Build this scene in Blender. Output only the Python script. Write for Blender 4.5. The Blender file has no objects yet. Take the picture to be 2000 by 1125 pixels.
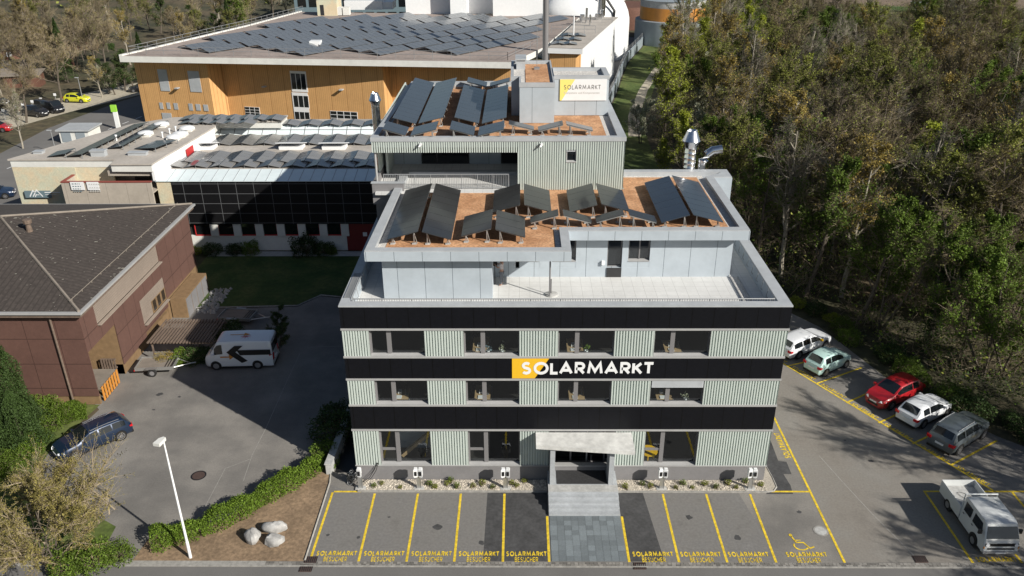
import bpy, math, random
import numpy as np
from mathutils import Vector
R = math.radians
sc = bpy.context.scene
# ---------------------------------------------------------------- camera, sky, sun, exposure
YAW, PIT, ROL, FPX = R(-0.565), R(25.78), R(-0.272), 1593.9
CAM = np.array([0.0, -38.566, 31.283])
_F = np.array([math.sin(YAW)*math.cos(PIT), math.cos(YAW)*math.cos(PIT), -math.sin(PIT)])
_R = np.array([math.cos(YAW), -math.sin(YAW), 0.0]); _U = np.cross(_R, _F)
_R2 = _R*math.cos(ROL)+_U*math.sin(ROL); _U2 = -_R*math.sin(ROL)+_U*math.cos(ROL)
cam = bpy.data.cameras.new("camera"); co = bpy.data.objects.new("camera", cam)
sc.collection.objects.link(co); sc.camera = co
cam.sensor_width = 36.0; cam.lens = FPX/2000*36; cam.clip_end = 3000; cam.clip_start = .5
from mathutils import Matrix
co.matrix_world = Matrix(((_R2[0], _U2[0], -_F[0], CAM[0]), (_R2[1], _U2[1], -_F[1], CAM[1]), (_R2[2], _U2[2], -_F[2], CAM[2]), (0, 0, 0, 1)))
SUN_AZ, SUN_EL = R(126.5), R(31)       # azimuth clockwise from +Y
w = bpy.data.worlds.new("World"); sc.world = w; w.use_nodes = True
nt = w.node_tree; nt.nodes.clear()
sky = nt.nodes.new('ShaderNodeTexSky'); sky.sky_type = 'NISHITA'; sky.sun_disc = False
sky.sun_elevation = SUN_EL; sky.sun_rotation = SUN_AZ
bg = nt.nodes.new('ShaderNodeBackground'); bg.inputs[1].default_value = 0.05
wo = nt.nodes.new('ShaderNodeOutputWorld')
nt.links.new(sky.outputs[0], bg.inputs[0]); nt.links.new(bg.outputs[0], wo.inputs[0])
sl = bpy.data.lights.new("sun", 'SUN'); sl.energy = 5.0; sl.angle = R(.5); sl.color = (1.0, .95, .86)
so = bpy.data.objects.new("sun", sl); sc.collection.objects.link(so)
sd = Vector((math.sin(SUN_AZ)*math.cos(SUN_EL), math.cos(SUN_AZ)*math.cos(SUN_EL), math.sin(SUN_EL)))
so.rotation_euler = sd.to_track_quat('Z', 'Y').to_euler()
sc.view_settings.view_transform = 'Standard'; sc.view_settings.look = 'None'
sc.view_settings.exposure = 0.3; sc.view_settings.gamma = 1
sc.render.resolution_x = 1024; sc.render.resolution_y = 576

# survey of the photograph: a pixel (2000x1125) met with a known plane gives a real position
def ray(u, v): return _F+_R2*((u-1000)/FPX)-_U2*((v-562.5)/FPX)
def PZ(u, v, z=0.0):
    d = ray(u, v); t = (z-CAM[2])/d[2]; return CAM+t*d
def PY(u, v, y):
    d = ray(u, v); t = (y-CAM[1])/d[1]; return CAM+t*d
def inview(p, m=60):
    d = np.array(p, float)-CAM; z = d@_F
    if z < 1: return False
    u = 1000+FPX*(d@_R2)/z; v = 562.5-FPX*(d@_U2)/z
    return -m < u < 2000+m and -m < v < 1125+m

# ---------------------------------------------------------------- materials
def mat(name, col, rough=.6, metal=0., spec=.5, var=0., scale=3., var2=0., scale2=.3, bump=0., bscale=20., col2=None, island=0.):
    m = bpy.data.materials.new(name); m.use_nodes = True; n = m.node_tree; b = n.nodes['Principled BSDF']
    b.inputs['Roughness'].default_value = rough; b.inputs['Metallic'].default_value = metal
    b.inputs['Specular IOR Level'].default_value = spec
    c = (*col, 1); b.inputs['Base Color'].default_value = c
    tc = n.nodes.new('ShaderNodeTexCoord'); prev = None
    def noise(s, det=6, rg=.6):
        t = n.nodes.new('ShaderNodeTexNoise'); t.inputs['Scale'].default_value = s
        t.inputs['Detail'].default_value = det; t.inputs['Roughness'].default_value = rg
        n.links.new(tc.outputs['Object'], t.inputs['Vector']); return t
    if var or var2 or col2 or island:
        mx = n.nodes.new('ShaderNodeMix'); mx.data_type = 'RGBA'
        mx.inputs['A'].default_value = c; mx.inputs['B'].default_value = (*(col2 or col), 1)
        if col2:
            t = noise(scale2); mr = n.nodes.new('ShaderNodeMapRange'); mr.inputs[1].default_value = .42; mr.inputs[2].default_value = .6
            n.links.new(t.outputs[0], mr.inputs[0]); n.links.new(mr.outputs[0], mx.inputs['Factor'])
        prev = mx.outputs['Result']
        for v_, s_ in ((var, scale), (var2, scale2)):
            if v_:
                t = noise(s_); mr = n.nodes.new('ShaderNodeMapRange')
                mr.inputs[1].default_value = .3; mr.inputs[2].default_value = .7
                mr.inputs[3].default_value = 1-v_; mr.inputs[4].default_value = 1+v_
                n.links.new(t.outputs[0], mr.inputs[0])
                mm = n.nodes.new('ShaderNodeVectorMath'); mm.operation = 'SCALE'
                n.links.new(prev, mm.inputs[0]); n.links.new(mr.outputs[0], mm.inputs['Scale']); prev = mm.outputs[0]
        if island:
            g = n.nodes.new('ShaderNodeNewGeometry'); mr = n.nodes.new('ShaderNodeMapRange')
            mr.inputs[3].default_value = 1-island; mr.inputs[4].default_value = 1+island
            n.links.new(g.outputs['Random Per Island'], mr.inputs[0])
            mm = n.nodes.new('ShaderNodeVectorMath'); mm.operation = 'SCALE'
            n.links.new(prev, mm.inputs[0]); n.links.new(mr.outputs[0], mm.inputs['Scale']); prev = mm.outputs[0]
        n.links.new(prev, b.inputs['Base Color'])
    if bump:
        t = noise(bscale); bp = n.nodes.new('ShaderNodeBump'); bp.inputs['Strength'].default_value = bump
        bp.inputs['Distance'].default_value = .02
        n.links.new(t.outputs[0], bp.inputs['Height']); n.links.new(bp.outputs[0], b.inputs['Normal'])
    return m
def leafmat(name, col, vary=.45, objvar=.25, trans=.25):
    m = mat(name, col, rough=.65, spec=.25, island=vary); n = m.node_tree; b = n.nodes['Principled BSDF']
    src = b.inputs['Base Color'].links[0].from_socket
    oi = n.nodes.new('ShaderNodeObjectInfo'); mr = n.nodes.new('ShaderNodeMapRange')
    mr.inputs[3].default_value = 1-objvar; mr.inputs[4].default_value = 1+objvar
    n.links.new(oi.outputs['Random'], mr.inputs[0])
    mm = n.nodes.new('ShaderNodeVectorMath'); mm.operation = 'SCALE'
    n.links.new(src, mm.inputs[0]); n.links.new(mr.outputs[0], mm.inputs['Scale']); n.links.new(mm.outputs[0], b.inputs['Base Color'])
    if trans:
        tr = n.nodes.new('ShaderNodeBsdfTranslucent'); ms = n.nodes.new('ShaderNodeMixShader'); ms.inputs[0].default_value = trans
        n.links.new(mm.outputs[0], tr.inputs[0]); o = n.nodes['Material Output']
        n.links.new(b.outputs[0], ms.inputs[1]); n.links.new(tr.outputs[0], ms.inputs[2]); n.links.new(ms.outputs[0], o.inputs[0])
    return m
def glassmat(name, tint, refl=.1, through=.5):
    """window glass: a mirror coat over a clear or dark body"""
    m = bpy.data.materials.new(name); m.use_nodes = True; n = m.node_tree; n.nodes.clear()
    o = n.nodes.new('ShaderNodeOutputMaterial'); gl = n.nodes.new('ShaderNodeBsdfGlossy'); gl.inputs['Roughness'].default_value = .01
    gl.inputs['Color'].default_value = (.9, .95, 1, 1)
    tr = n.nodes.new('ShaderNodeBsdfTransparent'); tr.inputs[0].default_value = (*tint, 1)
    df = n.nodes.new('ShaderNodeBsdfDiffuse'); df.inputs[0].default_value = (.012, .014, .016, 1)
    a = n.nodes.new('ShaderNodeMixShader'); a.inputs[0].default_value = through
    n.links.new(df.outputs[0], a.inputs[1]); n.links.new(tr.outputs[0], a.inputs[2])
    lw = n.nodes.new('ShaderNodeLayerWeight'); lw.inputs[0].default_value = .5
    pw_ = n.nodes.new('ShaderNodeMath'); pw_.operation = 'POWER'; pw_.inputs[1].default_value = 4; n.links.new(lw.outputs['Facing'], pw_.inputs[0])
    ad = n.nodes.new('ShaderNodeMath'); ad.inputs[1].default_value = refl; n.links.new(pw_.outputs[0], ad.inputs[0])
    b = n.nodes.new('ShaderNodeMixShader'); n.links.new(ad.outputs[0], b.inputs[0])
    n.links.new(a.outputs[0], b.inputs[1]); n.links.new(gl.outputs[0], b.inputs[2]); n.links.new(b.outputs[0], o.inputs[0]); return m
def linemat(name, col, line, period, width, axis=0, rough=.5, spec=.5, var=.0, metal=0., period2=None, axis2=2, width2=.02, offs=0.):
    """surface with thin joints at a fixed spacing (object coordinates)"""
    m = mat(name, col, rough=rough, spec=spec, metal=metal, var=var or .02, scale=4, var2=.08, scale2=.7); n = m.node_tree; b = n.nodes['Principled BSDF']
    src = b.inputs['Base Color'].links[0].from_socket
    tc = n.nodes.new('ShaderNodeTexCoord'); sp = n.nodes.new('ShaderNodeSeparateXYZ'); n.links.new(tc.outputs['Object'], sp.inputs[0])
    def mask(ax, per, wd):
        a = n.nodes.new('ShaderNodeMath'); a.operation = 'ADD'; a.inputs[1].default_value = 1000*per+offs; n.links.new(sp.outputs[ax], a.inputs[0])
        d = n.nodes.new('ShaderNodeMath'); d.operation = 'MODULO'; d.inputs[1].default_value = per; n.links.new(a.outputs[0], d.inputs[0])
        c = n.nodes.new('ShaderNodeMath'); c.operation = 'LESS_THAN'; c.inputs[1].default_value = wd; n.links.new(d.outputs[0], c.inputs[0]); return c.outputs[0]
    k = mask(axis, period, width)
    if period2:
        mx = n.nodes.new('ShaderNodeMath'); mx.operation = 'MAXIMUM'; n.links.new(k, mx.inputs[0]); n.links.new(mask(axis2, period2, width2), mx.inputs[1]); k = mx.outputs[0]
    q = n.nodes.new('ShaderNodeMix'); q.data_type = 'RGBA'; q.inputs['B'].default_value = (*line, 1)
    n.links.new(src, q.inputs['A']); n.links.new(k, q.inputs['Factor']); n.links.new(q.outputs['Result'], b.inputs['Base Color']); return m

M = {}
M['asphalt'] = mat('asphalt', (.175, .166, .155), .9, var=.13, scale=11, var2=.2, scale2=.25, bump=.25, bscale=60, col2=(.21, .197, .18))
M['asphalt_worn'] = mat('asphalt_worn', (.2, .192, .182), .9, var=.14, scale=7, var2=.28, scale2=.7, col2=(.15, .145, .14), bump=.2, bscale=60)
M['asphalt_lot'] = mat('asphalt_lot', (.235, .215, .19), .9, var=.12, scale=8, var2=.22, scale2=.4, bump=.2, bscale=50, col2=(.2, .188, .17))
M['asphalt_new'] = mat('asphalt_new', (.06, .06, .062), .85, var=.25, scale=5, var2=.3, scale2=1.1, bump=.2, bscale=60)
M['road'] = mat('road', (.15, .145, .14), .9, var=.08, scale=16, var2=.12, scale2=.25)
M['kerbstone'] = mat('kerbstone', (.3, .29, .27), .85, var=.25, scale=5)
M['cobble'] = mat('cobble', (.2, .19, .175), .9, var=.1, scale=9, island=.4)
M['yellow'] = mat('road_paint_yellow', (.7, .5, .03), .7, var=.38, scale=5, var2=.12, scale2=1.2)
M['soil'] = mat('soil', (.23, .16, .1), .95, var=.35, scale=5, var2=.3, scale2=.7, bump=.6, bscale=9)
M['gravel'] = mat('gravel', (.42, .38, .32), .95, var=.45, scale=22, bump=1., bscale=25)
M['pebble'] = mat('pebble', (.52, .47, .4), .9, island=.5)
M['grass'] = mat('grass', (.07, .11, .018), .95, var=.4, scale=2.5, var2=.3, scale2=.12, col2=(.1, .12, .03), bump=.6, bscale=6)
M['lawn'] = mat('lawn', (.035, .075, .012), .95, var=.3, scale=3, var2=.35, scale2=.35, col2=(.06, .08, .02))
M['forest_floor'] = mat('forest_floor', (.055, .055, .025), .95, var=.5, scale=.9, var2=.4, scale2=.06, col2=(.08, .062, .035))
M['path'] = mat('path', (.42, .38, .3), .95, var=.2, scale=2)
M['field'] = mat('field', (.05, .12, .02), .95, var=.15, scale=.05)
M['plough'] = mat('plough', (.19, .14, .1), .95, var=.15, scale=.05)
M['water'] = mat('water', (.06, .08, .1), .15, spec=.6)
M['paver'] = mat('paver', (.16, .185, .2), .8, island=.22, var=.12, scale=12)
M['concrete'] = mat('concrete', (.42, .42, .41), .85, var=.12, scale=6, var2=.15, scale2=1.5, bump=.1)
M['concrete_canopy'] = mat('concrete_canopy', (.62, .62, .6), .8, var=.12, scale=3, var2=.2, scale2=1.1)
M['step'] = mat('step', (.36, .38, .4), .8, var=.1, scale=8, var2=.12, scale2=1.4)
M['plinth'] = mat('plinth', (.2, .195, .2), .8, var=.06, scale=8, var2=.1, scale2=.8)
M['mint'] = mat('mint_metal', (.52, .58, .545), .45, spec=.5, var=.05, scale=1.2)
M['blackpanel'] = linemat('blackpanel', (.0045, .005, .0075), (.0008, .0008, .001), 1.165, .04, 0, rough=.5, spec=.22, var=.18, offs=.2)
M['trim'] = mat('trim_metal', (.36, .36, .36), .5, var=.06, scale=2)
M['zinc'] = mat('zinc', (.4, .42, .44), .45, metal=.0, spec=.5, var=.06, scale=2, var2=.1, scale2=.6)
M['cladding'] = linemat('cladding', (.41, .46, .505), (.08, .1, .12), 1.53, .025, 0, rough=.5, var=.02)
M['cladding_y'] = mat('cladding_side', (.41, .46, .505), .5)
M['tile'] = linemat('terrace_tile', (.62, .62, .61), (.44, .44, .43), .6, .02, 0, rough=.75, period2=.6, axis2=1, var=.04)
M['substrate'] = mat('roof_substrate', (.46, .235, .115), .95, var=.35, scale=7, var2=.22, scale2=.8, bump=.8, bscale=14, col2=(.5, .28, .15))
M['roofgravel'] = mat('roof_gravel', (.55, .53, .5), .95, var=.4, scale=12)
M['frame'] = mat('window_frame', (.19, .185, .19), .5)
M['darkframe'] = mat('dark_frame', (.03, .03, .032), .4)
M['glass'] = glassmat('window_glass', (.85, .9, .9), .09, .97)
M['darkglass'] = glassmat('dark_glass', (.3, .33, .35), .08, .25)
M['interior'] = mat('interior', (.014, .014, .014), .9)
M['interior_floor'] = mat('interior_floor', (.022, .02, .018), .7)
M['wood'] = mat('desk_wood', (.42, .29, .16), .5, var=.15, scale=6)
M['white'] = mat('white_paint', (.78, .79, .8), .4, var=.03, scale=2)
M['offwhite'] = mat('off_white_render', (.66, .66, .63), .8, var=.05, scale=2, var2=.08, scale2=.4)
M['rust'] = mat('cast_iron', (.07, .045, .038), .8, var=.2, scale=9)
M['coping_red'] = mat('coping_red', (.25, .06, .045), .6)
M['signyellow'] = mat('sign_yellow', (.8, .47, .02), .5)
M['paleyellow'] = mat('pale_yellow', (.85, .72, .2), .5)
M['letter'] = mat('letter_grey', (.09, .09, .09), .6)
M['lettergrey'] = mat('letter_pale', (.5, .5, .48), .6)
M['steel'] = mat('stainless_steel', (.75, .76, .78), .22, metal=1., var=.1, scale=5)
M['brushed'] = mat('brushed_steel', (.45, .45, .44), .4, metal=.7)
M['rail'] = mat('galvanised_rail', (.3, .31, .32), .45, metal=.3)
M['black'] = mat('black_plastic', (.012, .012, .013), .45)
M['tyre'] = mat('tyre_rubber', (.018, .018, .018), .85)
M['rim'] = mat('alloy_rim', (.55, .55, .57), .3, metal=.8)
M['pvframe'] = mat('panel_frame', (.06, .065, .07), .4, metal=.4)
def pvmat(name, col, rough, spec=.8):
    m = linemat(name, col, (col[0]*.35, col[1]*.35, col[2]*.35), .17, .008, 0, rough=rough, spec=spec, period2=.17, axis2=1, width2=.008, var=.05)
    m.node_tree.nodes['Principled BSDF'].inputs['Coat Weight'].default_value = .6
    m.node_tree.nodes['Principled BSDF'].inputs['Coat Roughness'].default_value = .12
    return m
M['pv'] = pvmat('pv_blue', (.03, .04, .055), .35)
M['pvdark'] = pvmat('pv_black', (.02, .021, .022), .45)
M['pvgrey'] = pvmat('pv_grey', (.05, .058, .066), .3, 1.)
M['pvsheen'] = pvmat('pv_painted_sheen', (.15, .165, .18), .3, 1.)  # hall panels: sky reflection put into a paler base colour
M['pvglare'] = pvmat('pv_painted_glare', (.24, .235, .225), .3, 1.)  # right-hand slopes of the same panels, reflected glare painted into the base colour
M['pvfacade'] = linemat('pv_facade', (.006, .006, .007), (.11, .115, .12), 1.66, .05, 0, rough=.55, spec=.25, period2=.98, axis2=2, width2=.05, var=.1)
M['timber'] = linemat('larch_boards', (.6, .345, .14), (.4, .21, .08), .3, .04, 0, rough=.7, var=.05, period2=2.4, axis2=0, width2=.12)
M['redbrown'] = linemat('brown_panel', (.115, .06, .048), (.05, .025, .02), 2.1, .04, 0, rough=.65, period2=1.9, axis2=2, width2=.05, var=.08, offs=.6)
M['redbrown_y'] = linemat('brown_panel_side', (.125, .068, .055), (.05, .025, .02), 1.7, .04, 1, rough=.65, period2=1.9, axis2=2, width2=.05, var=.08, offs=.6)
M['rooftile'] = linemat('fibre_cement', (.055, .045, .04), (.038, .031, .027), .4, .09, 0, rough=.95, var=.35)
M['rooftile_y'] = linemat('fibre_cement_side', (.055, .045, .04), (.038, .031, .027), .4, .09, 1, rough=.95, var=.35)
M['lichen'] = mat('lichen', (.3, .28, .24), .95)
M['louvre'] = linemat('louvre', (.3, .25, .21), (.14, .11, .09), .1, .03, 2, rough=.7)
M['ochre'] = mat('ochre_wood', (.21, .135, .07), .8, var=.15, scale=3)
M['darkwood'] = mat('dark_wood', (.15, .11, .085), .85, var=.25, scale=5)
M['cream'] = mat('cream_render', (.62, .52, .36), .9, var=.12, scale=8, var2=.08, scale2=.7, col2=(.5, .5, .38))
M['taupe'] = linemat('taupe_concrete', (.4, .355, .3), (.22, .19, .16), 1.9, .03, 0, rough=.9, var=.06)
M['flatroof'] = mat('flat_roof', (.42, .385, .345), .95, var=.12, scale=3, var2=.15, scale2=.2)
M['flatbrown'] = mat('flat_roof_brown', (.3, .25, .225), .95, var=.15, scale=2, var2=.2, scale2=.15)
M['red'] = mat('red_frame', (.5, .03, .03), .5)
M['darkred'] = mat('dark_red_door', (.16, .015, .015), .5)
M['bluegrey'] = mat('blue_grey_panel', (.14, .2, .23), .5)
M['orange'] = mat('orange_metal', (.55, .23, .04), .5, var=.08, scale=1)
M['tankgrey'] = mat('tank_grey', (.25, .29, .32), .5, var=.06, scale=.6)
M['skylight'] = mat('polycarbonate', (.68, .76, .78), .35, var=.05, scale=1)
M['green'] = mat('sign_green', (.3, .62, .06), .5)
M['brown_shed'] = mat('brown_shed', (.13, .06, .04), .8, var=.2, scale=2)
M['shedroof'] = mat('shed_roof', (.22, .19, .16), .9, var=.2, scale=1)
M['rock'] = mat('boulder', (.36, .355, .345), .9, var=.3, scale=3, var2=.2, scale2=1., bump=.8, bscale=5)
M['bark'] = mat('bark', (.11, .09, .07), .9, var=.35, scale=4)
M['barkpale'] = mat('bark_pale', (.3, .27, .22), .9, var=.35, scale=4)
M['twig'] = leafmat('twigs', (.25, .205, .14), .4, .3, 0)
M['twiggrey'] = leafmat('twigs_grey', (.29, .26, .21), .4, .25, 0)
M['leafgreen'] = leafmat('leaf_green', (.1, .155, .02)); M['leaflime'] = leafmat('leaf_lime', (.28, .32, .035))
M['leafdark'] = leafmat('leaf_dark', (.045, .078, .02)); M['leafolive'] = leafmat('leaf_olive', (.2, .22, .045))
M['leafyellow'] = leafmat('leaf_yellow', (.3, .23, .06)); M['blossom'] = leafmat('blossom', (.55, .56, .4), .3, .1)
M['leafhedge'] = leafmat('leaf_hedge', (.12, .19, .02)); M['leafochre'] = leafmat('leaf_ochre', (.21, .18, .055))
M['redlamp'] = mat('red_lamp', (.5, .01, .015), .2); M['headlamp'] = mat('headlamp', (.8, .82, .85), .1, spec=1.)
M['skin'] = mat('skin', (.45, .27, .2), .6); M['hair'] = mat('hair', (.06, .04, .03), .8)
M['shirt'] = mat('shirt', (.55, .5, .5), .8); M['jeans'] = mat('trousers', (.14, .15, .17), .8)
M['carpet'] = mat('door_mat', (.03, .03, .032), .95, var=.3, scale=9)

# ---------------------------------------------------------------- mesh helpers
OFF = {}
class MB:
    def __init__(s): s.v = []; s.f = []; s.mi = []; s.cur = 0
    def add(s, vs, fs):
        b = len(s.v); s.v += [tuple(map(float, p)) for p in vs]
        for f in fs: s.f.append(tuple(b+i for i in f)); s.mi.append(s.cur)
        return s
    def box(s, x0, x1, y0, y1, z0, z1):
        return s.add([(x0, y0, z0), (x1, y0, z0), (x1, y1, z0), (x0, y1, z0), (x0, y0, z1), (x1, y0, z1), (x1, y1, z1), (x0, y1, z1)],
                     [(0, 3, 2, 1), (4, 5, 6, 7), (0, 1, 5, 4), (1, 2, 6, 5), (2, 3, 7, 6), (3, 0, 4, 7)])
    def quad(s, *p): return s.add(p, [tuple(range(len(p)))])
    def prism(s, poly, z0, z1):
        n = len(poly); a = sum(poly[i][0]*poly[(i+1) % n][1]-poly[(i+1) % n][0]*poly[i][1] for i in range(n))
        if a < 0: poly = poly[::-1]
        vs = [(p[0], p[1], z0) for p in poly]+[(p[0], p[1], z1) for p in poly]
        return s.add(vs, [tuple(range(n))[::-1], tuple(range(n, 2*n))]+[(i, (i+1) % n, n+(i+1) % n, n+i) for i in range(n)])
    def flat(s, poly, z):
        n = len(poly); a = sum(poly[i][0]*poly[(i+1) % n][1]-poly[(i+1) % n][0]*poly[i][1] for i in range(n))
        if a < 0: poly = poly[::-1]
        return s.add([(p[0], p[1], z) for p in poly], [tuple(range(n))])
    def ring(s, outer, inner, z0, z1):
        """closed band between two polygons with equal vertex count"""
        n = len(outer); V = [(p[0], p[1], z) for z in (z0, z1) for P in (outer, inner) for p in P]
        F = []
        for i in range(n):
            j = (i+1) % n
            F += [(2*n+i, 2*n+j, 3*n+j, 3*n+i), (i, j, 2*n+j, 2*n+i), (n+j, n+i, 3*n+i, 3*n+j), (j, i, n+i, n+j)]
        return s.add(V, F)
    def slab(s, a, b, c, d, t):
        """box on a (possibly tilted) quad, thickness t downward"""
        P = [np.array(p, float) for p in (a, b, c, d)]; n = np.cross(P[1]-P[0], P[3]-P[0]); n = n/np.linalg.norm(n)
        if n[2] < 0: n = -n
        return s.add(P+[p-n*t for p in P], [(0, 1, 2, 3), (7, 6, 5, 4), (0, 4, 5, 1), (1, 5, 6, 2), (2, 6, 7, 3), (3, 7, 4, 0)])
    def tube(s, pts, r, n=6, cap=True, r2=None):
        P = [np.array(p, float) for p in pts]; vs = []; k = len(P)
        for i, p in enumerate(P):
            t = P[min(i+1, k-1)]-P[max(i-1, 0)]; t = t/(np.linalg.norm(t)+1e-9)
            a = np.cross(t, (0, 0, 1.)) if abs(t[2]) < .95 else np.cross(t, (1., 0, 0)); a = a/np.linalg.norm(a); b = np.cross(t, a)
            rr = r[i] if isinstance(r, (list, tuple)) else (r if r2 is None else r+(r2-r)*i/(k-1))
            for j in range(n):
                q = 2*math.pi*j/n; vs.append(p+rr*(math.cos(q)*a+math.sin(q)*b))
        fs = [(i*n+j, i*n+(j+1) % n, (i+1)*n+(j+1) % n, (i+1)*n+j) for i in range(k-1) for j in range(n)]
        if cap: fs += [tuple(range(n))[::-1], tuple(range((k-1)*n, k*n))]
        return s.add(vs, fs)
    def lathe(s, c, prof, n=20, capb=False, capt=False):
        vs = [(c[0]+r*math.cos(2*math.pi*j/n), c[1]+r*math.sin(2*math.pi*j/n), c[2]+z) for r, z in prof for j in range(n)]
        fs = [(i*n+j, i*n+(j+1) % n, (i+1)*n+(j+1) % n, (i+1)*n+j) for i in range(len(prof)-1) for j in range(n)]
        if capt: fs.append(tuple(range((len(prof)-1)*n, len(prof)*n)))
        if capb: fs.append(tuple(range(n))[::-1])
        return s.add(vs, fs)
    def build(s, name, m, parent=None, smooth=False, sharp=40):
        me = bpy.data.meshes.new(name); off = OFF.get(parent.name, (0, 0, 0)) if parent else (0, 0, 0)
        me.from_pydata([(x-off[0], y-off[1], z-off[2]) for x, y, z in s.v], [], s.f)
        ms = m if isinstance(m, (list, tuple)) else [m]
        for q in ms: me.materials.append(M[q] if isinstance(q, str) else q)
        if len(ms) > 1: me.polygons.foreach_set('material_index', s.mi)
        me.update()
        if smooth:
            me.polygons.foreach_set('use_smooth', [True]*len(me.polygons)); me.set_sharp_from_angle(angle=R(sharp))
        o = bpy.data.objects.new(name, me); sc.collection.objects.link(o)
        if parent: o.parent = parent; OFF[o.name] = off
        return o
def tag(o, label=None, cat=None, group=None, kind=None):
    if label: o['label'] = label
    if cat: o['category'] = cat
    if group: o['group'] = group
    if kind: o['kind'] = kind
    return o
def thing(name, label, cat, loc=(0, 0, 0), group=None, rz=0):
    o = bpy.data.objects.new(name, None); sc.collection.objects.link(o); o.location = [float(q) for q in loc]; o.rotation_euler[2] = rz
    o.empty_display_size = .3; OFF[o.name] = tuple(float(q) for q in loc) if not rz else (0, 0, 0)
    return tag(o, label, cat, group)
def local(o): OFF[o.name] = (0, 0, 0); return o
def dup(root, loc, rz=0, s=None, label=None, group=None):
    """copy a thing with its parts and sub-parts"""
    r = root.copy(); sc.collection.objects.link(r); r.location = [float(q) for q in loc]; r.rotation_euler = (0, 0, rz)
    if s is not None: r.scale = s if isinstance(s, (tuple, list)) else (s, s, s)
    if label: r['label'] = label
    if group: r['group'] = group
    for ch in list(root.children):
        c = ch.copy(); sc.collection.objects.link(c); c.parent = r
        for g in ch.children:
            d = g.copy(); sc.collection.objects.link(d); d.parent = c
    return r
def struct(name, mb, m): return tag(mb.build(name, m), kind='structure')

# ---------------------------------------------------------------- stroke lettering
def arc(cx, cy, rx, ry, a0, a1, n=10): return [(cx+rx*math.cos(R(a0+(a1-a0)*i/n)), cy+ry*math.sin(R(a0+(a1-a0)*i/n))) for i in range(n+1)]
GL = {'S': (.6, [arc(.31, .76, .26, .24, 35, 180, 7)+arc(.31, .76, .26, .24, 180, 262, 4)[1:]+arc(.29, .25, .29, .25, 78, -90, 8)+arc(.29, .25, .27, .25, -90, -150, 4)[1:]]),
      'O': (1.0, [arc(.5, .5, .5, .5, 90, 450, 24)]), 'L': (.5, [[(0, 1), (0, 0), (.5, 0)]]),
      'A': (.9, [[(0, 0), (.45, 1), (.9, 0)], [(.19, .3), (.71, .3)]]),
      'R': (.62, [[(0, 0), (0, 1), (.3, 1)]+arc(.33, .72, .28, .28, 90, -90, 8)+[(0, .44)], [(.3, .42), (.62, 0)]]),
      'M': (1.05, [[(0, 0), (.12, 1), (.525, .2), (.93, 1), (1.05, 0)]]), 'K': (.62, [[(0, 0), (0, 1)], [(.6, 1), (.06, .45)], [(.2, .56), (.64, 0)]]),
      'T': (.72, [[(0, 1), (.72, 1)], [(.36, .95), (.36, 0)]]),
      'B': (.55, [[(0, .5), (0, 1), (.28, 1)]+arc(.28, .76, .22, .24, 90, -90, 6)+[(0, .52)], [(0, .5), (.3, .5)]+arc(.3, .25, .25, .25, 90, -90, 6)+[(0, 0), (0, .5)]]),
      'E': (.48, [[(.48, 1), (0, 1), (0, 0), (.48, 0)], [(.04, .5), (.42, .5)]]), 'U': (.66, [[(0, 1), (0, .3)]+arc(.33, .32, .33, .32, 180, 360, 8)+[(.66, 1)]]),
      'C': (.75, [arc(.45, .5, .45, .5, 45, 315, 14)]), 'H': (.66, [[(0, 0), (0, 1)], [(.66, 0), (.66, 1)], [(.04, .5), (.62, .5)]]), ' ': (.4, [])}
KERN = {'LA': -.12, 'KT': -.1, 'SO': .05, 'AR': .03, 'RM': .04}
def stroke(mb, pts, w, P):
    n = len(pts); L = []; Rr = []; closed = (abs(pts[0][0]-pts[-1][0])+abs(pts[0][1]-pts[-1][1])) < 1e-6
    for i in range(n):
        p = np.array(pts[i]); a = np.array(pts[i-1] if i else (pts[-2] if closed else pts[0])); b = np.array(pts[i+1] if i < n-1 else (pts[1] if closed else pts[-1]))
        d0 = p-a; d1 = b-p
        if np.linalg.norm(d0) < 1e-9: d0 = d1
        if np.linalg.norm(d1) < 1e-9: d1 = d0
        d0 = d0/np.linalg.norm(d0); d1 = d1/np.linalg.norm(d1); n0 = np.array((-d0[1], d0[0])); n1 = np.array((-d1[1], d1[0]))
        m = n0+n1; m = m/(np.linalg.norm(m)+1e-9); k = min(1/(max(m@n0, .35)), 2.2)
        ext = 0
        if not closed and i == 0: p = p-d1*w*.5*0
        L.append(p+m*w/2*k); Rr.append(p-m*w/2*k)
    mb.add([P(*q) for q in L+Rr], [(n+i, n+i+1, i+1, i) for i in range(n-1)])
def text(mb, s, o, ux, uy, nrm, h, th, gap=.2, width=None):
    """letters as flat strokes; o lower-left corner, ux/uy unit vectors of the plane"""
    o, ux, uy, nrm = [np.array(q, float) for q in (o, ux, uy, nrm)]
    tot = sum(GL[c][0]+gap+th for c in s)-gap; kx = (width/(tot*h)) if width else 1.; x = th/2; k = 0; k2 = 0
    for c in s:
        wd, st = GL[c]
        for p in st:
            k += 1; e = .0012*(k % 3)
            stroke(mb, [(x+q[0], th/2+q[1]*(1-th)) for q in p], th, lambda a, b: o+ux*(a*h*kx)+uy*(b*h)+nrm*e)
        x += wd+gap+th+KERN.get(s[k2:k2+2], 0); k2 += 1
    return tot*h*kx
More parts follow.
